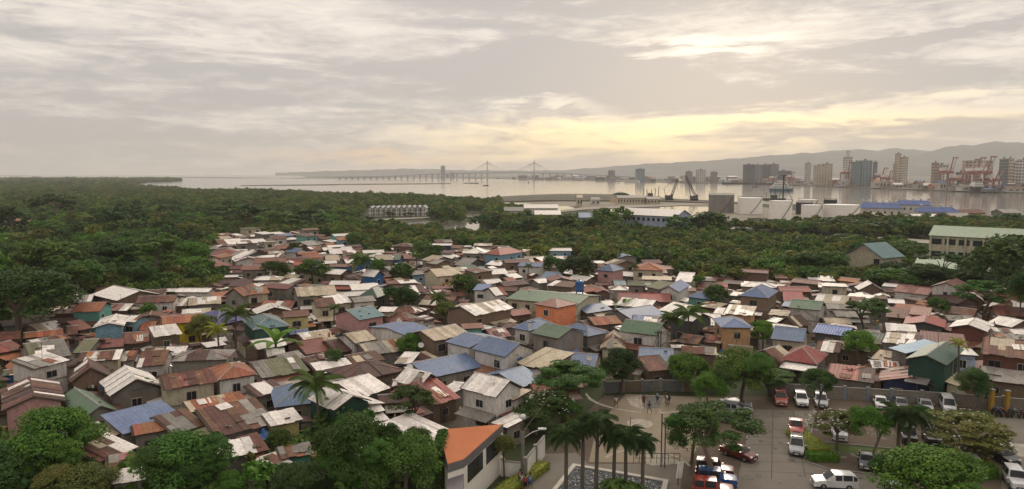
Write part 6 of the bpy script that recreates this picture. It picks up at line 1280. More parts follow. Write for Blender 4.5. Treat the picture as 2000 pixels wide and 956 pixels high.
# walls
def wall_run(pts, h, name, lab, panel, pillars, mp_, mpil, cap=True):
    A0 = P(*pts[0]); t = empty(name, (A0.x, A0.y, 0), 0, lab, 'wall'); n = 0
    for k in range(len(pts)-1):
        A, B = P(*pts[k])-A0, P(*pts[k+1])-A0; d = B-A; L = d.length; a = math.atan2(d.y, d.x); m_ = max(1, round(L/panel))
        for i in range(m_):
            b = MB(); b.box((.17, -.08, 0), (L/m_-.17, .08, h-.1), mp_ if not callable(mp_) else mp_(n)); c = A+d*(i/m_); b.build('wall_panel', t, tuple(c), (0, 0, a))
            b = MB(); b.box((-.17, -.17, 0), (.17, .17, h+.1), mpil(n)); b.box((-.2, -.2, h+.1), (.2, .2, h+.18), M_conc); b.build('pillar', t, tuple(c), (0, 0, a)); n += 1
            if cap: b = MB(); b.box((.17, -.11, h-.1), (L/m_-.17, .11, h), M_conc); b.build('coping', t, tuple(c), (0, 0, a))
    return t
def brickmat(name, c1, c2, mortar):
    m = mat(name, c1, c2, 1, .95, var=.03); nt = m.node_tree; N = nt.nodes; L = nt.links
    bt = N.new('ShaderNodeTexBrick'); bt.inputs['Color1'].default_value = (*c1, 1); bt.inputs['Color2'].default_value = (*c2, 1); bt.inputs['Mortar'].default_value = (*mortar, 1)
    bt.inputs['Scale'].default_value = 1; bt.inputs['Brick Width'].default_value = .4; bt.inputs['Row Height'].default_value = .2; bt.inputs['Mortar Size'].default_value = .02
    tc = N.new('ShaderNodeTexCoord'); mp = N.new('ShaderNodeMapping'); mp.inputs['Rotation'].default_value = (math.pi/2, 0, 0); L.new(tc.outputs['Object'], mp.inputs[0]); L.new(mp.outputs[0], bt.inputs['Vector'])
    mx = N.new('ShaderNodeMix'); mx.data_type = 'RGBA'; mx.blend_type = 'MULTIPLY'; mx.inputs[0].default_value = .6
    L.new(bt.outputs[0], mx.inputs[6]); no = N.new('ShaderNodeTexNoise'); no.inputs['Scale'].default_value = .6; no.inputs['Detail'].default_value = 8; L.new(tc.outputs['Object'], no.inputs['Vector'])
    rr = N.new('ShaderNodeMapRange'); L.new(no.outputs[0], rr.inputs[0]); rr.inputs[3].default_value = .3; rr.inputs[4].default_value = 1.4; L.new(rr.outputs[0], mx.inputs[7]); L.new(mx.outputs[2], N['Principled BSDF'].inputs['Base Color']); return m
M_blk = brickmat('concrete block wall', (0.26, 0.23, 0.19), (0.21, 0.185, 0.15), (0.12, 0.10, 0.085))
M_bpil = mat('faded blue pillar paint', (0.14, 0.20, 0.28), (0.2, 0.22, 0.24), 1.5, .85, var=.05)
wall_run([(1604, 778), (1740, 786), (1860, 793), (2060, 810)], 1.7, 'block_wall', 'long grey block wall with pillars behind the parking', 3.2, None, M_blk, lambda n: M_bpil if n < 4 else M_pole)
wall_run([(1180, 768), (1290, 764), (1420, 768)], 1.6, 'court_wall', 'dark mural-painted wall behind the court', 3.0, None, lambda n: [mat('mural %d' % i, c, c2, 1.3, .9, (0.05, .05, .045), var=0) for i, (c, c2) in enumerate([((.16, .13, .10), (.10, .13, .15)), ((.12, .10, .075), (.16, .12, .07)), ((.09, .11, .12), (.17, .15, .12))])][n % 3], lambda n: M_pole)
wall_run([(1500, 772), (1604, 777)], 1.7, 'slat_fence', 'low greyish fence behind the red and white parked cars', 2.0, None, M_blk, lambda n: M_pole)
wall_run([(1026, 941), (1064, 890)], 2.3, 'perimeter_wall', 'white panelled perimeter wall running up to the palms', 4.2, None, M_white, lambda n: M_pole)
wall_run([(982, 930), (1020, 934)], 1.6, 'perimeter_wall', 'short white wall piece beside the terracotta-roofed building', 3.0, None, M_white, lambda n: M_white)
for i, (x, yb) in enumerate([(1932, 801), (1962, 804)]):
    A = P(x, yb); b = MB(); b.box((-.22, -.22, 0), (.22, .22, 2.7), mat('yellow gate paint', (.42, .24, .03), None, 1, .8, var=.05)); b.box((-.28, -.28, 2.7), (.28, .28, 2.85), M_conc); tag(b.build('gate_post', None, (A.x, A.y-.35, 0)), '%s yellow gate post before the block wall' % ('left', 'right')[i], 'gate post')
def leaf_box(name, A, L, Wd, H, ang, n, leaf, kind, lab, cat='hedge', wallcore=None, grp=None, seed=0):
    t = empty(name, (A.x, A.y, .03), ang, lab, cat, grp); r = np.random.default_rng(seed+abs(int(A.x*10)))
    b = MB(); b.box((.08, .08, 0), (L-.08, Wd-.08, H*.93), wallcore or LEAF[kind]); b.build('core' if not wallcore else 'wall', t)
    b = MB(); mt = LEAF[kind]; i0 = b.m(mt)
    P_ = np.stack([r.uniform(0, L, n), r.uniform(0, Wd, n), r.uniform(0, H, n)], 1); f = r.integers(0, 6, n)
    for k, (ax, v) in enumerate(((2, H), (1, 0), (1, Wd), (0, 0), (0, L), (2, H))): P_[f == k, ax] = v+r.normal(0, .07, (f == k).sum())
    P_ += r.normal(0, .04, P_.shape); N_ = r.normal(size=(n, 3)); N_[:, 2] += .5; N_ /= np.linalg.norm(N_, axis=1)[:, None]; a = np.cross(N_, r.normal(size=(n, 3))); a /= np.linalg.norm(a, axis=1)[:, None]; c = np.cross(N_, a); s = leaf*r.uniform(.6, 1.3, n)[:, None]
    V = np.stack([P_-a*s*.5, P_-c*s*.35, P_+a*s*.5, P_+c*s*.35], 1).reshape(-1, 3); b.v = [tuple(q) for q in V]; b.f = [(4*i, 4*i+1, 4*i+2, 4*i+3) for i in range(n)]; b.mi = [i0]*n
    tag(b.build('leaves', t), None, None, None, 'stuff'); return t
A = P(1580, 903); leaf_box('hedge', A, 3.0, 1.0, .8, R(-6), 1100, .16, 'hedge', 'clipped green hedge at the near end of the planted island')
A = P(1580, 888); leaf_box('hedge', A, 2.4, 6.0, .55, R(2), 2200, .17, 'yellow', 'yellow-green shrub bed along the car lane')
A = P(1905, 945); leaf_box('hedge', A, 3.4, 3.0, 1.0, R(20), 1500, .17, 'hedge', 'clipped hedge between the white car and the jeep')
A = P(1900, 925); leaf_box('hedge', A, 2.6, 4.5, .8, R(10), 1500, .18, 'yellow', 'yellowish shrubs right of the white parked car')
A = P(1845, 885); leaf_box('hedge', A, 7, 1.6, .7, R(-4), 1500, .17, 'mid', 'low green hedge under the wide frangipani')
A = P(1930, 820); leaf_box('hedge', Vector((A.x-9, A.y, 0)), 9, 1.4, .9, R(-6), 1500, .17, 'mid', 'green shrubs at the foot of the block wall')
A = P(940, 985); leaf_box('hedge', A, 1.6, 10, .7, R(-32), 2600, .16, 'yellow', 'grassy hedge along the foot of the white building')
# pool
po = [P(1119, 911), P(1306, 943), P(1285, 1030), P(1040, 1010)]; pc = sum(po, Vector())/4; pi_ = [pc+(p-pc)*(1-.55/(p-pc).length*1.2) for p in po]
tp = empty('pool', (pc.x, pc.y, 0), 0, 'rippling dark pool with pale stone rim behind the palms', 'pool')
for i in range(4):
    j = (i+1) % 4; b = MB(); b.prism([tuple((q-pc)[:2]) for q in (po[i], po[j], pi_[j], pi_[i])], .04, .32, mat('pale pool coping', (0.50, 0.46, 0.40), (.40, .36, .31), 1.2, .8, var=.03)); b.build('coping', tp)
def poolmat():
    m = bpy.data.materials.new('pool ripples'); m.use_nodes = True; nt = m.node_tree; N = nt.nodes; L = nt.links; b = N['Principled BSDF']; b.inputs['Roughness'].default_value = .12; b.inputs['Base Color'].default_value = (.035, .045, .055, 1)
    ge = N.new('ShaderNodeNewGeometry'); no = N.new('ShaderNodeTexNoise'); no.inputs['Scale'].default_value = 2.2; no.inputs['Detail'].default_value = 3; no.inputs['Distortion'].default_value = 1.2; L.new(ge.outputs['Position'], no.inputs['Vector'])
    bu = N.new('ShaderNodeBump'); bu.inputs['Strength'].default_value = 1; bu.inputs['Distance'].default_value = .5; L.new(no.outputs[0], bu.inputs['Height']); L.new(bu.outputs[0], b.inputs['Normal']); return m
b = MB(); b.face([((q-pc).x, (q-pc).y, .22) for q in pi_][::-1], poolmat())
if b.f: b.build('water_surface', tp)
# terracotta-roofed building
lo, hi = 2, 12
for _ in range(24):
    z = (lo+hi)/2; q = P(983, 829, z)
    if pj((q.x, q.y, 0))[1] < 921: lo = z
    else: hi = z
ZT = lo; c4 = [P(983, 829, ZT), P(857, 840, ZT), P(874, 908, ZT), P(906, 898, ZT)]; O = c4[0].copy()
t = empty('modern_building', (O.x, O.y, 0), 0, 'angular white building with flat terracotta roof at the bottom centre', 'building')
q2 = [(p.x-O.x, p.y-O.y) for p in c4]; qc = (sum(p[0] for p in q2)/4, sum(p[1] for p in q2)/4)
ins = lambda f: [(qc[0]+(p[0]-qc[0])*f, qc[1]+(p[1]-qc[1])*f) for p in q2]
b = MB(); b.prism(ins(.985), 0, ZT-.75, mat('warm white render', (.76, .71, .64), (.72, .67, .60), .5, .85, (.62, .57, .50), (1, 1, .3), var=0)); b.build('wall', t)
b = MB(); b.prism(ins(1.0), ZT-.75, ZT, mat('grey fascia', (.17, .155, .15), (.14, .13, .125), .5, .7, var=0)); b.build('fascia', t)
b = MB(); b.prism(ins(.985), ZT, ZT+.04, ROOF['Q']); b.build('roof', t)
b = MB(); b.prism([q2[2], q2[3], (q2[3][0]+.3, q2[3][1]-6), (q2[2][0]+.3, q2[2][1]-6)], 0, ZT-1.3, mat('ribbed grey cladding', (.15, .135, .145), (.12, .11, .115), .6, .6, stretch=(1, 1, 6), var=0)); b.build('entrance_block', t)
e0 = Vector((*ins(.985)[3], 0)); e1 = Vector((*ins(.985)[0], 0)); dd = e1-e0; nn = Vector((dd.y, -dd.x, 0)).normalized()
for f0, f1 in ((.08, .44), (.54, .93)):
    a, c = e0+dd*f0, e0+dd*f1; wz0, wz1 = ZT-2.5, ZT-.8
    def quadbox(a, c, z0, z1, th, mt):
        b = MB(); b.prism([tuple((a-nn*.1)[:2]), tuple((c-nn*.1)[:2]), tuple((c+nn*th)[:2]), tuple((a+nn*th)[:2])], z0, z1, mt); return b
    w_ = quadbox(a, c, wz0, wz1, .06, M_steel).build('window', t)
    for k in range(3): s0 = a+(c-a)*((k+.03)/3); s1 = a+(c-a)*((k+.97)/3); quadbox(s0, s1, wz0+.08, wz1-.05, .09, M_glass).build('pane', w_)
A = P(846, 985); leaf_box('creeper_wall', A, .9, 4.5, 5.3, R(-1), 5000, .2, 'mid', 'tall wall overgrown with creeper left of the terracotta roof', 'creeper wall', M_bark)
# street light pole
A = P(1021, 938); t = empty('utility_pole', tuple(A), 0, 'concrete pole with street lamp arm beside the white wall', 'utility pole')
b = MB(); b.tube([(0, 0, 0), (0, 0, 4.9)], [.2, .16], M_pole, 8); b.build('pole', t)
b = MB(); b.tube([(0, 0, 4.2), (.9, .1, 4.8), (2.2, .2, 5.2)], .05, M_wframe, 5); b.build('lamp_arm', t); b = MB(); b.box((1.5, .05, 5.05), (2.3, .32, 5.2), M_white); b.build('street_lamp', t)
b = MB(); b.tube([(0, 0, 4.9), (0, 0, 6.1)], .05, M_steel, 5); b.build('bracket', t); b = MB(); b.lathe([(.02, -.3), (.24, -.2), (.3, 0), (.24, .2), (.02, .3)], M_white, 12, (0, 0, 6.4)); b.build('round_lamp', t, smooth=True)
b = MB(); b.tube([(0, 0, 4.9), (3.5, 8, 6.5)], .05, M_wood, 4); b.build('cable_bundle', t)
# ================================================================ CARS
CAR = {}
def car_kind(kind):
    if kind in CAR: return CAR[kind]
    # x (front +), belt, top, half width
    K = {'suv': (4.7, [(-2.35, .75, .75, .80), (-2.30, 1.02, 1.02, .86), (-2.2, 1.08, 1.5, .88), (-1.75, 1.08, 1.74, .9), (-.6, 1.06, 1.74, .92), (.2, 1.05, 1.70, .92), (1.15, 1.06, 1.07, .92), (1.9, .98, .98, .90), (2.28, .86, .86, .82), (2.36, .6, .6, .74)]),
         'sedan': (4.5, [(-2.25, .72, .72, .74), (-2.2, .95, .95, .8), (-1.65, 1.0, 1.01, .84), (-1.0, .98, 1.38, .86), (-.2, .96, 1.45, .87), (.45, .95, 1.41, .87), (1.2, .95, .96, .87), (1.9, .84, .84, .84), (2.2, .7, .7, .76), (2.27, .5, .5, .7)]),
         'pickup': (5.2, [(-2.6, .6, .6, .85), (-2.58, 1.08, 1.08, .9), (-.95, 1.08, 1.09, .92), (-.8, 1.08, 1.7, .92), (.0, 1.08, 1.76, .93), (.45, 1.08, 1.72, .93), (1.2, 1.1, 1.11, .93), (2.3, 1.04, 1.04, .9), (2.58, .9, .9, .84), (2.62, .55, .55, .78)]),
         'jeep': (4.3, [(-2.1, .7, .7, .84), (-2.08, 1.1, 1.1, .88), (-2.06, 1.12, 1.85, .88), (-1.0, 1.12, 1.90, .9), (.3, 1.12, 1.88, .9), (.7, 1.12, 1.13, .9), (1.9, 1.06, 1.06, .86), (2.12, 1.0, 1.0, .82), (2.15, .5, .5, .8)]),
         'van': (4.8, [(-2.4, .8, .8, .82), (-2.38, 1.1, 1.1, .86), (-2.3, 1.1, 1.9, .87), (-1.0, 1.1, 1.98, .89), (.8, 1.1, 1.95, .89), (1.8, 1.12, 1.13, .88), (2.3, .95, .95, .82), (2.42, .6, .6, .76)])}[kind]
    L, st = K; rings = []
    for (x, zb, zt, w) in st:
        cab = zt-zb > .2; wt = w*.80 if cab else w*.93
        rings.append([(x, -w*.95, .30), (x, -w, .58), (x, -w*.975, zb), (x, -wt, zt), (x, 0, zt+.035), (x, wt, zt), (x, w*.975, zb), (x, w, .58), (x, w*.95, .30)])
    cab = [s[2]-s[1] > .2 for s in st]; body = {'v': [p for r in rings for p in r], 'f': []}; gl = {'windscreen': [], 'rear_window': [], 'side_window': []}
    for i in range(len(st)-1):
        for j in range(8):
            q = [rings[i][j], rings[i+1][j], rings[i+1][j+1], rings[i][j+1]]; idx = (i*9+j, i*9+j+1, (i+1)*9+j+1, (i+1)*9+j)
            tr = cab[i] != cab[i+1]
            if j in (2, 5) and cab[i] and cab[i+1]: gl['side_window'].append(q)
            if tr and j in (3, 4): gl['windscreen' if cab[i] else 'rear_window'].append(q)
            body['f'].append(idx)
    n = len(st)-1; body['f'] += [tuple(range(9))[::-1], tuple(n*9+k for k in range(9))]
    for i in range(n): body['f'].append((i*9+8, i*9, (i+1)*9, (i+1)*9+8))
    G = []
    for k, qs in gl.items():
        if k == 'side_window':
            for s in (0, 1):
                for q in [q for q in qs if (q[0][1] < 0) == (s == 0)]:
                    c = sum((Vector(p) for p in q), Vector())/4; G.append((k, [[tuple(c+(Vector(p)-c)*.86+Vector((0, -.02 if s == 0 else .02, .005))) for p in q]]))
        elif qs:
            allp = [Vector(p) for q in qs for p in q]; c = sum(allp, Vector())/len(allp); G.append((k, [[tuple(Vector((c.x+(p[0]-c.x)*.9, p[1]*.9, c.z+(p[2]-c.z)*.9))+Vector((.03 if k == 'windscreen' else -.03, 0, .035))) for p in q] for q in qs]))
    gm = []
    for k, qs in G:
        b = MB()
        for q in qs: b.face(q, M_glass)
        gm.append((k, b.mesh(k)))
    CAR[kind] = (L, body, gm, st); return CAR[kind]
b = MB(); b.lathe([(.001, -.11), (.30, -.11), (.34, -.08), (.34, .08), (.30, .11), (.001, .11)], M_black, 16); ME_T = b.mesh('tyre')
b = MB(); b.lathe([(.001, -.13), (.17, -.12), (.2, -.1), (.2, .1), (.17, .12), (.001, .13)], mat('alloy', (.4, .4, .4), None, 1, .4, metal=.8, var=0), 12); ME_R = b.mesh('rim')
PAINT = {k: mat('car paint '+k, c, None, .5, .28, var=0, spec=.5) for k, c in {'white': (.68, .68, .67), 'silver': (.34, .35, .36), 'grey': (.15, .155, .165), 'red': (.36, .035, .025), 'dark red': (.14, .016, .014), 'black': (.02, .02, .022), 'blue': (.02, .09, .28), 'darkgrey': (.07, .07, .075), 'pinkish': (.42, .10, .08)}.items()}
for p_ in PAINT.values():
    nb = p_.node_tree.nodes['Principled BSDF']; nb.inputs['Coat Weight'].default_value = .6; nb.inputs['Coat Roughness'].default_value = .08
def car(kind, col, fr, rr, lab, rack=False, box=False, lower=None):
    F, Rr = P(*fr), P(*rr); d = F-Rr; L, body, gm, st = car_kind(kind); c = (F+Rr)/2
    t = empty('parked_car' if kind != 'pickup' else 'pickup_truck', (c.x, c.y, .04), math.atan2(d.y, d.x), lab, 'car' if kind not in ('pickup', 'van') else {'pickup': 'pickup', 'van': 'van'}[kind], 'cars in the compound'); t.scale = (.85,)*3
    key = (kind, col)
    if key not in CAR:
        me = bpy.data.meshes.new('body'); me.from_pydata(body['v'], [], body['f']); me.materials.append(PAINT[col]); me.polygons.foreach_set('use_smooth', [True]*len(body['f'])); me.set_sharp_from_angle(angle=R(32)); me.update(); CAR[key] = me
    place('body', CAR[key], t)
    for k, m_ in gm: place(k, m_, t)
    fx = st[-1][0]; wb = L*.29
    for sx in (-1, 1):
        for sy in (-1, 1):
            w = place('wheel', ME_T, t, (sx*wb+.05, sy*.84, .34), (math.pi/2, 0, 0)); place('rim', ME_R, w)
    for s in (-1, 1):
        b = MB(); b.box((fx-.22, s*.62-.17, .68), (fx-.02, s*.62+.17, .84), M_white); b.build('headlight', t)
        b = MB(); b.box((-fx-.01 if kind != 'pickup' else -fx-.0, s*.68-.1, .72), (-fx+.1, s*.68+.1, .98), PAINT['red']); b.build('tail_light', t)
        b = MB(); b.box((.75, s*1.0-.1, 1.02), (.93, s*1.0+.1, 1.18), PAINT[col]); b.build('wing_mirror', t)
    b = MB(); b.box((fx-.06, -.42, .42), (fx+.04, .42, .66), M_black); b.build('grille', t); b = MB(); b.box((fx+.02, -.26, .42), (fx+.07, .26, .54), M_white); b.build('number_plate', t)
    b = MB(); b.box((fx-.2, -.85, .28), (fx+.03, .85, .44), M_black if lower else PAINT[col]); b.box((-fx-.03, -.85, .3), (-fx+.2, .85, .5), M_black if lower else PAINT[col]); b.build('bumper', t)
    if kind == 'pickup': b = MB(); b.box((-2.5, -.8, 1.085), (-1.0, .8, 1.13), M_black); b.build('load_bed', t)
    if rack:
        b = MB(); zt = max(s[2] for s in st)
        for y in (-.6, .6): b.tube([(-1.6, y, zt+.1), (.3, y, zt+.1)], .03, M_steel, 4)
        for x in (-1.5, -1, -.5, 0, .25): b.tube([(x, -.6, zt+.12), (x, .6, zt+.12)], .03, M_steel, 4)
        b.build('roof_rack', t)
    if box: b = MB(); zt = max(s[2] for s in st); b.prism([(-1.6, -.5), (.5, -.5), (.5, .5), (-1.6, .5)], zt+.08, zt+.42, PAINT['silver']); b.build('roof_box', t)
for a in [('suv', 'white', (1583, 950), (1676, 955), 'white station wagon turning on the lane at the bottom'), ('suv', 'silver', (1555.5, 896), (1555.5, 868), 'silver wagon with roof rack and black bumper in the lane', True, False, True), ('pickup', 'red', (1555.5, 861), (1554, 828), 'red pickup nose to tail behind the silver wagon'),
          ('suv', 'pinkish', (1527, 799), (1522, 776), 'faded red car parked left of the white one by the fence'), ('suv', 'white', (1569, 801), (1559, 778), 'white car parked right of the faded red one', False, False, True), ('suv', 'silver', (1606, 803), (1599, 781), 'silver car half hidden behind the dark upright tree', False, False, True),
          ('suv', 'silver', (1471, 814), (1402, 806), 'silver wagon carrying a roof box', False, True), ('sedan', 'silver', (1468, 831), (1403, 822), 'low silver sedan beside the wagon with the roof box'), ('sedan', 'grey', (1464, 801), (1412, 796), 'grey car hidden behind the wagon with the roof box'),
          ('sedan', 'grey', (1693, 922), (1691, 897), 'grey sedan parked facing the lane at lower right'), ('sedan', 'silver', (1732, 926), (1728, 900), 'silver car half under the tree right of the grey sedan'), ('suv', 'white', (1912, 940), (1888, 908), 'white car parked beside the yellowish shrubs'), ('jeep', 'white', (1996, 968), (1970, 932), 'white boxy jeep at the bottom right corner', False, False, True),
          ('sedan', 'silver', (1812, 810), (1801, 790), 'silver car by the block wall left of the white van'), ('van', 'white', (1856, 812), (1845, 791), 'white van by the block wall'), ('sedan', 'white', (1722, 803), (1716, 785), 'white car by the block wall left of the palms'), ('sedan', 'darkgrey', (1762, 804), (1756, 788), 'dark car by the block wall behind the palms'),
          ('jeep', 'black', (1826, 876), (1812, 852), 'black jeep right of the island palms'), ('jeep', 'black', (1778, 872), (1770, 850), 'black jeep directly behind the island palms'), ('jeep', 'white', (1642, 866), (1634, 844), 'white and black jeep under the left frangipani', True), ('suv', 'white', (1964, 888), (1944, 858), 'white car right of the wide frangipani'), ('sedan', 'black', (1966, 905), (1942, 893), 'black car in front of the white one at right'),
          ('sedan', 'white', (1880, 885), (1860, 868), 'white car hidden beneath the wide frangipani'), ('jeep', 'dark red', (1437, 934), (1355, 924), 'dark red jeep under the large spreading tree'), ('jeep', 'blue', (1440, 952), (1362, 944), 'blue jeep with white stripes second from the bottom'), ('jeep', 'red', (1440, 972), (1346, 964), 'red jeep cut by the bottom edge'), ('sedan', 'dark red', (1460, 900), (1425, 888), 'red vehicle peeking out of the spreading tree'), ('sedan', 'silver', (1745, 960), (1742, 932), 'silver car below the big bright tree'), ('sedan', 'silver', (1852, 930), (1826, 905), 'pale car behind the big bright tree')]: car(*a)
def moto(px, py, lab, col):
    A = P(px, py); t = empty('motorcycle', (A.x, A.y, .035), R(80)+random.uniform(-.2, .2), lab, 'motorcycle', 'motorcycles parked by the gate')
    for x in (-.65, .65): b = MB(); b.lathe([(.2, -.05), (.3, -.05), (.3, .05), (.2, .05), (.2, -.05)], M_black, 14); b.build('wheel', t, (x, 0, .3), (math.pi/2, 0, 0))
    b = MB(); b.tube([(-.65, 0, .3), (-.2, 0, .5), (.35, 0, .75), (.5, 0, .85), (.65, 0, .3)], .06, M_steel, 5); b.build('frame', t)
    b = MB(); b.prism([(-.7, -.12), (.1, -.14), (.1, .14), (-.7, .12)], .66, .78, M_black); b.build('seat', t)
    b = MB(); b.prism([(.05, -.15), (.45, -.08), (.45, .08), (.05, .15)], .55, .88, PAINT[col]); b.box((-.7, -.1, .5), (-.3, .1, .64), PAINT[col]); b.build('fairing', t)
    b = MB(); b.tube([(.42, -.33, 1.02), (.5, 0, .95), (.42, .33, 1.02)], .025, M_steel, 5); b.build('handlebar', t); b = MB(); b.box((.52, -.07, .8), (.62, .07, .93), M_white); b.build('headlight', t)
for i, x in enumerate([1942, 1951, 1960, 1972, 1984, 1996]): moto(x, 812+i*.7, '%s of the motorcycles by the yellow gate' % ('leftmost', 'second from left', 'third from left', 'third from right', 'second from right', 'rightmost')[i], ['black', 'blue', 'red', 'black', 'silver', 'dark red'][i])
# ================================================================ PEOPLE
SKIN = mat('skin', (.20, .11, .07), None, 5, .6, var=.05); HAIR = mat('black hair', (.012, .01, .009), None, 5, .6, var=0)
CL = {k: mat('cloth '+k, c, None, 3, .9, var=.03) for k, c in {'white': (.6, .58, .55), 'black': (.02, .02, .022), 'maroon': (.12, .03, .03), 'blue': (.05, .12, .3), 'red': (.4, .04, .03), 'grey': (.2, .2, .2), 'pink': (.5, .2, .2), 'khaki': (.22, .18, .12), 'sky': (.25, .38, .5)}.items()}
def skinobj(name, V, E, Rd, mt, parent, root=0, lev=1):
    me = bpy.data.meshes.new(name); me.from_pydata([tuple(v) for v in V], E, []); me.materials.append(mt); o = place(name, me, parent)
    md = o.modifiers.new('skin', 'SKIN'); md.use_smooth_shade = True
    lay = me.skin_vertices[0].data if me.skin_vertices else None
    if lay is None: return o
    for i, r in enumerate(Rd): lay[i].radius = (r, r) if not isinstance(r, tuple) else r; lay[i].use_root = (i == root)
    sb = o.modifiers.new('smooth', 'SUBSURF'); sb.levels = lev; sb.render_levels = lev
    return o
def ensure_skin(me):
    if not me.skin_vertices:
        bpy.ops.mesh.customdata_skin_add()
def person(px, py, ang, top, bot, lab, pose='stand', h=1.65):
    A = P(px, py); t = empty('person', (A.x, A.y, .06), R(ang), lab, 'person'); s = h/1.7
    st, ar = {'stand': (.0, .05), 'walk': (.28, .25), 'wide': (.0, .15), 'reach': (.12, .9)}[pose]; sw = .28 if pose == 'wide' else .11
    V = [(0, 0, .95), (0, 0, 1.15), (0, 0, 1.38), (.01, 0, 1.50), (.03, 0, 1.62), (.02, 0, 1.70), (0, .17, 1.40), (0, -.17, 1.40),
         (ar*.3, .27, 1.15), (ar*.3, -.27, 1.15), (.1+ar*.5, .29, .92+ar*.35), (.1-ar*.1, -.29, .92), (0, .09, .92), (0, -.09, .92),
         (st*.55+.03, sw*.9, .50), (-st*.45+.03, -sw*.9, .50), (st, sw, .08), (-st*1.2, -sw, .08), (st+.16, sw+.02, .03), (-st*1.2+.16, -sw-.02, .03)]
    E = [(0, 1), (1, 2), (2, 3), (3, 4), (4, 5), (2, 6), (2, 7), (6, 8), (7, 9), (8, 10), (9, 11), (0, 12), (0, 13), (12, 14), (13, 15), (14, 16), (15, 17), (16, 18), (17, 19)]
    Rd = [(.13, .15), (.12, .14), (.13, .16), .055, .095, .06, .055, .055, .042, .042, .032, .032, .085, .085, .058, .058, .038, .038, .03, .03]
    for hi in (10, 11):   # palm, four fingers and a thumb
        p = Vector(V[hi]); d = (p-Vector(V[hi-2])).normalized(); side = Vector((0, 1 if hi == 10 else -1, 0)); k = len(V); V.append(tuple(p+d*.06)); E.append((hi, k)); Rd.append((.03, .02))
        for f in range(4):
            off = Vector((.028*(1.5-f), 0, 0)); q = p+d*.09+off; V.append(tuple(q)); E.append((k, len(V)-1)); Rd.append(.009); V.append(tuple(q+d*(.055+.008*(f in (1, 2)))-side*.015)); E.append((len(V)-2, len(V)-1)); Rd.append(.008)
        V.append(tuple(p+d*.03+Vector((.045, 0, 0)))); E.append((k, len(V)-1)); Rd.append(.011); V.append(tuple(p+d*.075+Vector((.06, 0, 0)))); E.append((len(V)-2, len(V)-1)); Rd.append(.009)
    V = [tuple(Vector(v)*s) for v in V]; Rd = [tuple(q*s for q in r) if isinstance(r, tuple) else r*s for r in Rd]
    skinobj('body', V, E, Rd, SKIN, t)
    ii = [0, 1, 2, 6, 7, 8, 9]; V2 = [V[i] for i in ii]; V2[5] = tuple(Vector(V[6]).lerp(Vector(V[8]), .6)); V2[6] = tuple(Vector(V[7]).lerp(Vector(V[9]), .6)); skinobj('shirt', V2, [(0, 1), (1, 2), (2, 3), (2, 4), (3, 5), (4, 6)], [(.15*s, .17*s), (.14*s, .16*s), (.14*s, .18*s), .07*s, .07*s, .065*s, .065*s], CL[top], t)
    V3 = [V[0], V[12], V[13], tuple(Vector(V[14])), tuple(Vector(V[15]))]; skinobj('shorts', V3, [(0, 1), (0, 2), (1, 3), (2, 4)], [(.145*s, .165*s), .11*s, .11*s, .085*s, .085*s], CL[bot], t)
    b = MB(); b.lathe([(.001, .1), (.07, .085), (.1, .03), (.105, -.03), (.09, -.07)], HAIR, 10, (0.01*s, 0, 1.66*s)); b.build('hair', t, smooth=True)
    b = MB()
    for y in (-.035, .035): b.box((.105*s, (y-.012)*s, 1.635*s), (.128*s, (y+.012)*s, 1.65*s), HAIR)
    b.box((.10*s, -.012*s, 1.595*s), (.14*s, .012*s, 1.63*s), SKIN); b.box((.105*s, -.025*s, 1.57*s), (.125*s, .025*s, 1.578*s), CL['maroon']); b.build('face', t)
_probe = bpy.data.meshes.new('probe'); _probe.from_pydata([(0, 0, 0), (0, 0, 1)], [(0, 1)], [])
_po = bpy.data.objects.new('probe', _probe); COL.objects.link(_po); _po.modifiers.new('s', 'SKIN')
bpy.context.view_layer.update()
def _skin_ready(me):
    # a skin layer has to exist before radii can be set
    if not len(me.skin_vertices):
        o = bpy.data.objects.new('tmp', me); COL.objects.link(o); bpy.context.view_layer.objects.active = o; o.select_set(True)
        try: bpy.ops.mesh.customdata_skin_add()
        except Exception as ex: print('skin', ex)
        bpy.data.objects.remove(o)
bpy.data.objects.remove(_po)
def skinobj(name, V, E, Rd, mt, parent, root=0, lev=1):
    me = bpy.data.meshes.new(name); me.from_pydata([tuple(v) for v in V], E, []); me.materials.append(mt); _skin_ready(me); o = place(name, me, parent)
    lay = me.skin_vertices[0].data
    for i, r in enumerate(Rd): lay[i].radius = (r, r) if not isinstance(r, tuple) else r; lay[i].use_root = (i == root)
    md = o.modifiers.new('skin', 'SKIN'); md.use_smooth_shade = True
    sb = o.modifiers.new('smooth', 'SUBSURF'); sb.levels = lev; sb.render_levels = lev
    return o
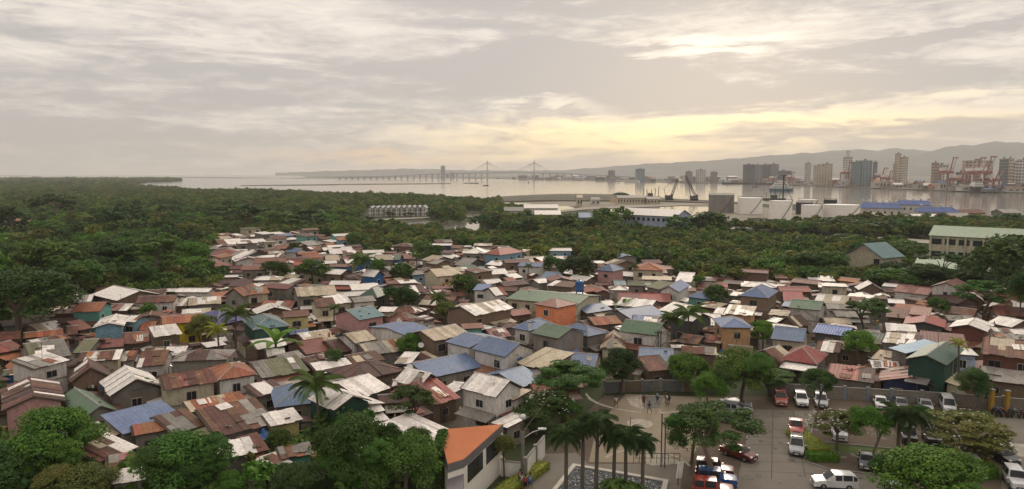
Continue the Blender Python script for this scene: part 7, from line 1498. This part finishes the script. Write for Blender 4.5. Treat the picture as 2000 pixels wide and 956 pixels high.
for a in [(1203, 799, -60, 'white', 'khaki', 'person in a pale top standing alone at the left of the court', 'wide'), (1268, 810, 80, 'black', 'grey', 'person in dark clothes nearest on the court, legs apart', 'wide'), (1257, 795, -90, 'maroon', 'maroon', 'person in maroon standing in the key area', 'stand'), (1284, 790, 200, 'sky', 'black', 'person in a blue top and dark shorts at the back of the court', 'walk'),
          (1303, 794, 180, 'white', 'grey', 'person in a white shirt at the right of the group', 'reach'), (1307, 791, 180, 'black', 'black', 'person in black directly behind the white-shirted one', 'stand'), (1300, 788, 170, 'maroon', 'khaki', 'person in dark red partly hidden in the group', 'stand'),
          (1016, 951, 60, 'pink', 'maroon', 'person in pink walking by the utility pole', 'walk'), (1026, 962, 90, 'red', 'black', 'person in red at the bottom edge beside the pink one', 'stand'), (1036, 958, 100, 'sky', 'blue', 'person in a light blue shirt at the bottom edge', 'walk'), (1020, 957, 70, 'white', 'grey', 'person in white between the red and pink ones', 'stand'),
          (16+30, 975, 30, 'red', 'grey', 'person in red at the bottom left edge', 'stand'), (505, 938, 40, 'grey', 'pink', 'person crouched-looking beside the bottom huts', 'stand', 1.3), (466, 915, 10, 'blue', 'khaki', 'person in blue under the white-flecked rust roof', 'stand')]: person(*a)
# ================================================================ POLES, WIRES, TANKS, DISHES
wp0 = [(716, 700, 664, 'utility pole behind the plain grey slab roof'), (668, 742, 716, 'short pole above the white roof with dark slots'), (737, 786, 748, 'pole at the white roofs left of the striped gable'), (885, 738, 690, 'pole standing before the wide steel-blue roof'), (977, 664, 628, 'pole between the turquoise house and the white blue-hipped one'), (1095, 640, 606, 'pole right in front of the orange two-storey house'),
       (1285, 706, 644, 'left one of the twin poles at the long green roof'), (1290, 708, 646, 'right one of the twin poles at the long green roof'), (1316, 622, 590, 'pole behind the dark grey house'), (1566, 646, 602, 'dark pole in front of the moss-green gable'), (1190, 664, 634, 'pole by the small blue hip roof'), (124, 838, 780, 'pole before the green gabled roof'), (252, 724, 696, 'pole behind the rusty patched roof'),
       (1850, 772, 704, 'left one of two poles beside the dark green gable'), (1857, 774, 700, 'right one of two poles beside the dark green gable'), (1735, 726, 704, 'pole behind the red-striped gable roof'), (1662, 760, 728, 'thin pole over the striped lean-to'), (1940, 660, 628, 'pole before the broad pale roof'), (391, 566, 552, 'pale pole at the wood edge'), (1061, 590, 566, 'pole on the long green roof'), (1032, 572, 548, 'second pole by the long green roof'), (1790, 780, 740, 'pole behind the block wall'), (463, 738, 700, 'pole by the yellow-green palm'), (560, 600, 570, 'pole right of the cream patched house'), (824, 600, 568, 'pole in front of the dark green hip'), (1490, 456, 440, 'thin pole by the dirt lane'), (1583, 452, 436, 'white thin pole by the tanks')]
PT = []
for (x, yb, yt, lab) in wp0:
    A = P(x, yb); lo, hi = 3, 12
    for _ in range(20):
        m_ = (lo+hi)/2
        if pj((A.x, A.y, m_))[1] > yt: lo = m_
        else: hi = m_
    t = empty('utility_pole', tuple(A), 0, lab, 'utility pole', 'poles in the village'); b = MB(); b.tube([(0, 0, 0), (0, 0, lo)], [.13, .09], M_pole if x % 2 else M_wood, 6); b.build('pole', t)
    b = MB(); b.box((-.6, -.05, lo-.5), (.6, .05, lo-.4), M_wood); b.build('crossarm', t); PT.append(Vector((A.x, A.y, lo-.35)))
    for hh in sorted([h for h in HOUSES if (h['c']-A).length > 5 and h['A'].y < 240], key=lambda h: (h['c']-A).length)[:9:2]:
        e_ = Vector((hh['c'].x-A.x, hh['c'].y-A.y, hh['H']+.2)); s_ = Vector((0, 0, lo-.3)); md_ = (e_+s_)/2-Vector((0, 0, .35)); b = MB(); b.tube([s_, s_.lerp(md_, .5)-Vector((0, 0, .08)), md_, md_.lerp(e_, .5)-Vector((0, 0, .08)), e_], .03, M_black, 3, False); b.build('service_wire', t)
def wire(a, b_, lab):
    m_ = (a+b_)/2-Vector((0, 0, (a-b_).length*.03)); b = MB(); b.tube([a, a.lerp(m_, .5)*1+(m_-a.lerp(b_, .5))*.25, m_, m_.lerp(b_, .5)+(m_-a.lerp(b_, .5))*.25, b_], .035, M_black, 3, False); tag(b.build('overhead_wire'), lab, 'wire', 'wires over the roofs')
for i, j in ((0, 1), (1, 2), (0, 3), (3, 4), (4, 5), (5, 10), (10, 6), (6, 9), (9, 15), (13, 15), (15, 16), (5, 19), (12, 11)): wire(PT[i], PT[j], 'black wire from the '+wp0[i][3].replace('utility ', '').replace(' utility', '').replace(' plain grey', ' grey').replace('standing ', '')+'%s' % (' rightwards' if PT[j].x > PT[i].x else ' leftwards'))
def wtank(px, pz, py, lab, r=.6, h=1.4, mt=None, stand=0):
    A = P(px, py, pz); t = empty('water_tank', tuple(A), 0, lab, 'water tank'); m_ = mt or PAINT['blue']; b = MB(); b.lathe([(r, 0), (r, h*.33)], m_, 14); b.lathe([(r*1.03, h*.33), (r*1.03, h*.36), (r, h*.38), (r, h)], m_, 14); b.lathe([(r, h), (r*.6, h*1.1), (.01, h*1.14)], m_, 14); b.build('tank', t, smooth=False)
    b = MB(); b.lathe([(.16, h*1.1), (.16, h*1.2), (.01, h*1.22)], m_, 8); b.build('lid', t)
    b = MB()
    for x in (-1, 1):
        for y in (-1, 1): b.tube([(x*r*.7, y*r*.7, -pz), (x*r*.7, y*r*.7, 0)], .07, M_steel, 4)
    b.build('stand', t)
wtank(1132, 5.0, 570, 'blue barrel water tank on a stand behind the long green roof', .95, 2.2); wtank(239, 3.0, 734, 'blue drum on the shed by the patched rusty roof', .45, .9); wtank(1018, 3.0, 712, 'blue drum beneath the pale square shed roof', .5, .9)
def tarp(px, py, z, w, d, lab, mt):
    A = P(px, py, z); b = MB(); n = 6
    V = [[(w*(i/n-.5), d*(j/n-.5), .25*math.sin(i*1.3+j)+.1*math.cos(j*2)+.3*(j/n)) for i in range(n+1)] for j in range(n+1)]
    for j in range(n):
        for i in range(n): b.face([V[j][i], V[j][i+1], V[j+1][i+1], V[j+1][i]], mt)
    for x, y in ((-.5, -.5), (.5, -.5), (.5, .5), (-.5, .5)): b.tube([(x*w, y*d, -z), (x*w, y*d, .1)], .05, M_wood, 4)
    tag(b.build('tarpaulin', None, tuple(A)), lab, 'tarpaulin')
tarp(1108, 692, 2.4, 3.6, 2.6, 'bright blue tarpaulin below the moss-green roofed house', PAINT['blue']); tarp(345, 716, 2.6, 1.6, 1.6, 'strong blue tarpaulin right of the patched rusty roof', PAINT['blue']); tarp(517, 852, 2.2, 1.6, 1.6, 'blue plastic sheet by the white-flecked rust roof', PAINT['blue']); tarp(476, 905, 1.2, 1.2, 1.0, 'small blue cloth hung under the white-flecked rust roof', CL['blue'])
for (px, py, z, lab) in [(800, 717, 3.6, 'small satellite dish above the dark brown pyramid roof'), (822, 675, 4.6, 'satellite dish on the wooden house wall'), (1150, 700, 3.5, 'satellite dish near the grey-blue ribbed roof'), (1040, 778, 4, 'satellite dish by the tall white house')]:
    A = P(px, py, z); t = empty('satellite_dish', tuple(A), R(20), lab, 'satellite dish'); b = MB(); b.lathe([(.02, 0), (.3, .06), (.45, .15)], M_wframe, 14); b.build('dish', t, None, (R(50), 0, 0)); b = MB(); b.tube([(0, .1, -1.2), (0, .1, 0)], .03, M_steel, 5); b.build('mast', t)
rl = random.Random(5)
for (px, py, z, n) in [(480, 712+30, 3.0, 7), (170, 752, 3, 5), (585, 735, 2.6, 7), (330, 672, 3, 4), (1405, 682, 3, 4), (110, 722, 2.5, 3), (640, 650, 4.5, 4)]:
    A = P(px, py, z); t = empty('washing_line', (A.x, A.y, 0), 0, 'washing hung between posts %s the %s' % relate(A)[:2], 'washing line'); b = MB(); b.tube([(0, 0, z), (n*.5, 0, z)], .015, M_black, 3); b.tube([(0, 0, 0), (0, 0, z)], .03, M_wood, 4); b.tube([(n*.5, 0, 0), (n*.5, 0, z)], .03, M_wood, 4); b.build('line', t)
    for i in range(n): x = .1+i*.5; w = rl.uniform(.25, .42); h = rl.uniform(.4, .9); b = MB(); b.box((x, -.03, z-h), (x+w, .03, z), CL[rl.choice(list(CL))]); b.build('garment', t)
# ================================================================ HAZE
hb = MB(); hb.box((-12300, -90, -4), (12300, FAR+300, 455), M_white); hme = hb.mesh('haze'); hme.materials.clear()
hm = bpy.data.materials.new('haze air'); hm.use_nodes = True; nt = hm.node_tree; nt.nodes.clear(); pv = nt.nodes.new('ShaderNodeVolumePrincipled'); ou = nt.nodes.new('ShaderNodeOutputMaterial'); nt.links.new(pv.outputs[0], ou.inputs['Volume'])
pv.inputs['Color'].default_value = (0.99, 0.98, 0.96, 1); pv.inputs['Density'].default_value = 1.0e-4; pv.inputs['Anisotropy'].default_value = 0.2
hme.materials.append(hm); tag(place('haze', hme), 'thin warm haze over the channel and the far city', None, None, 'stuff')
nobj = len(bpy.data.objects); print('objects', nobj)
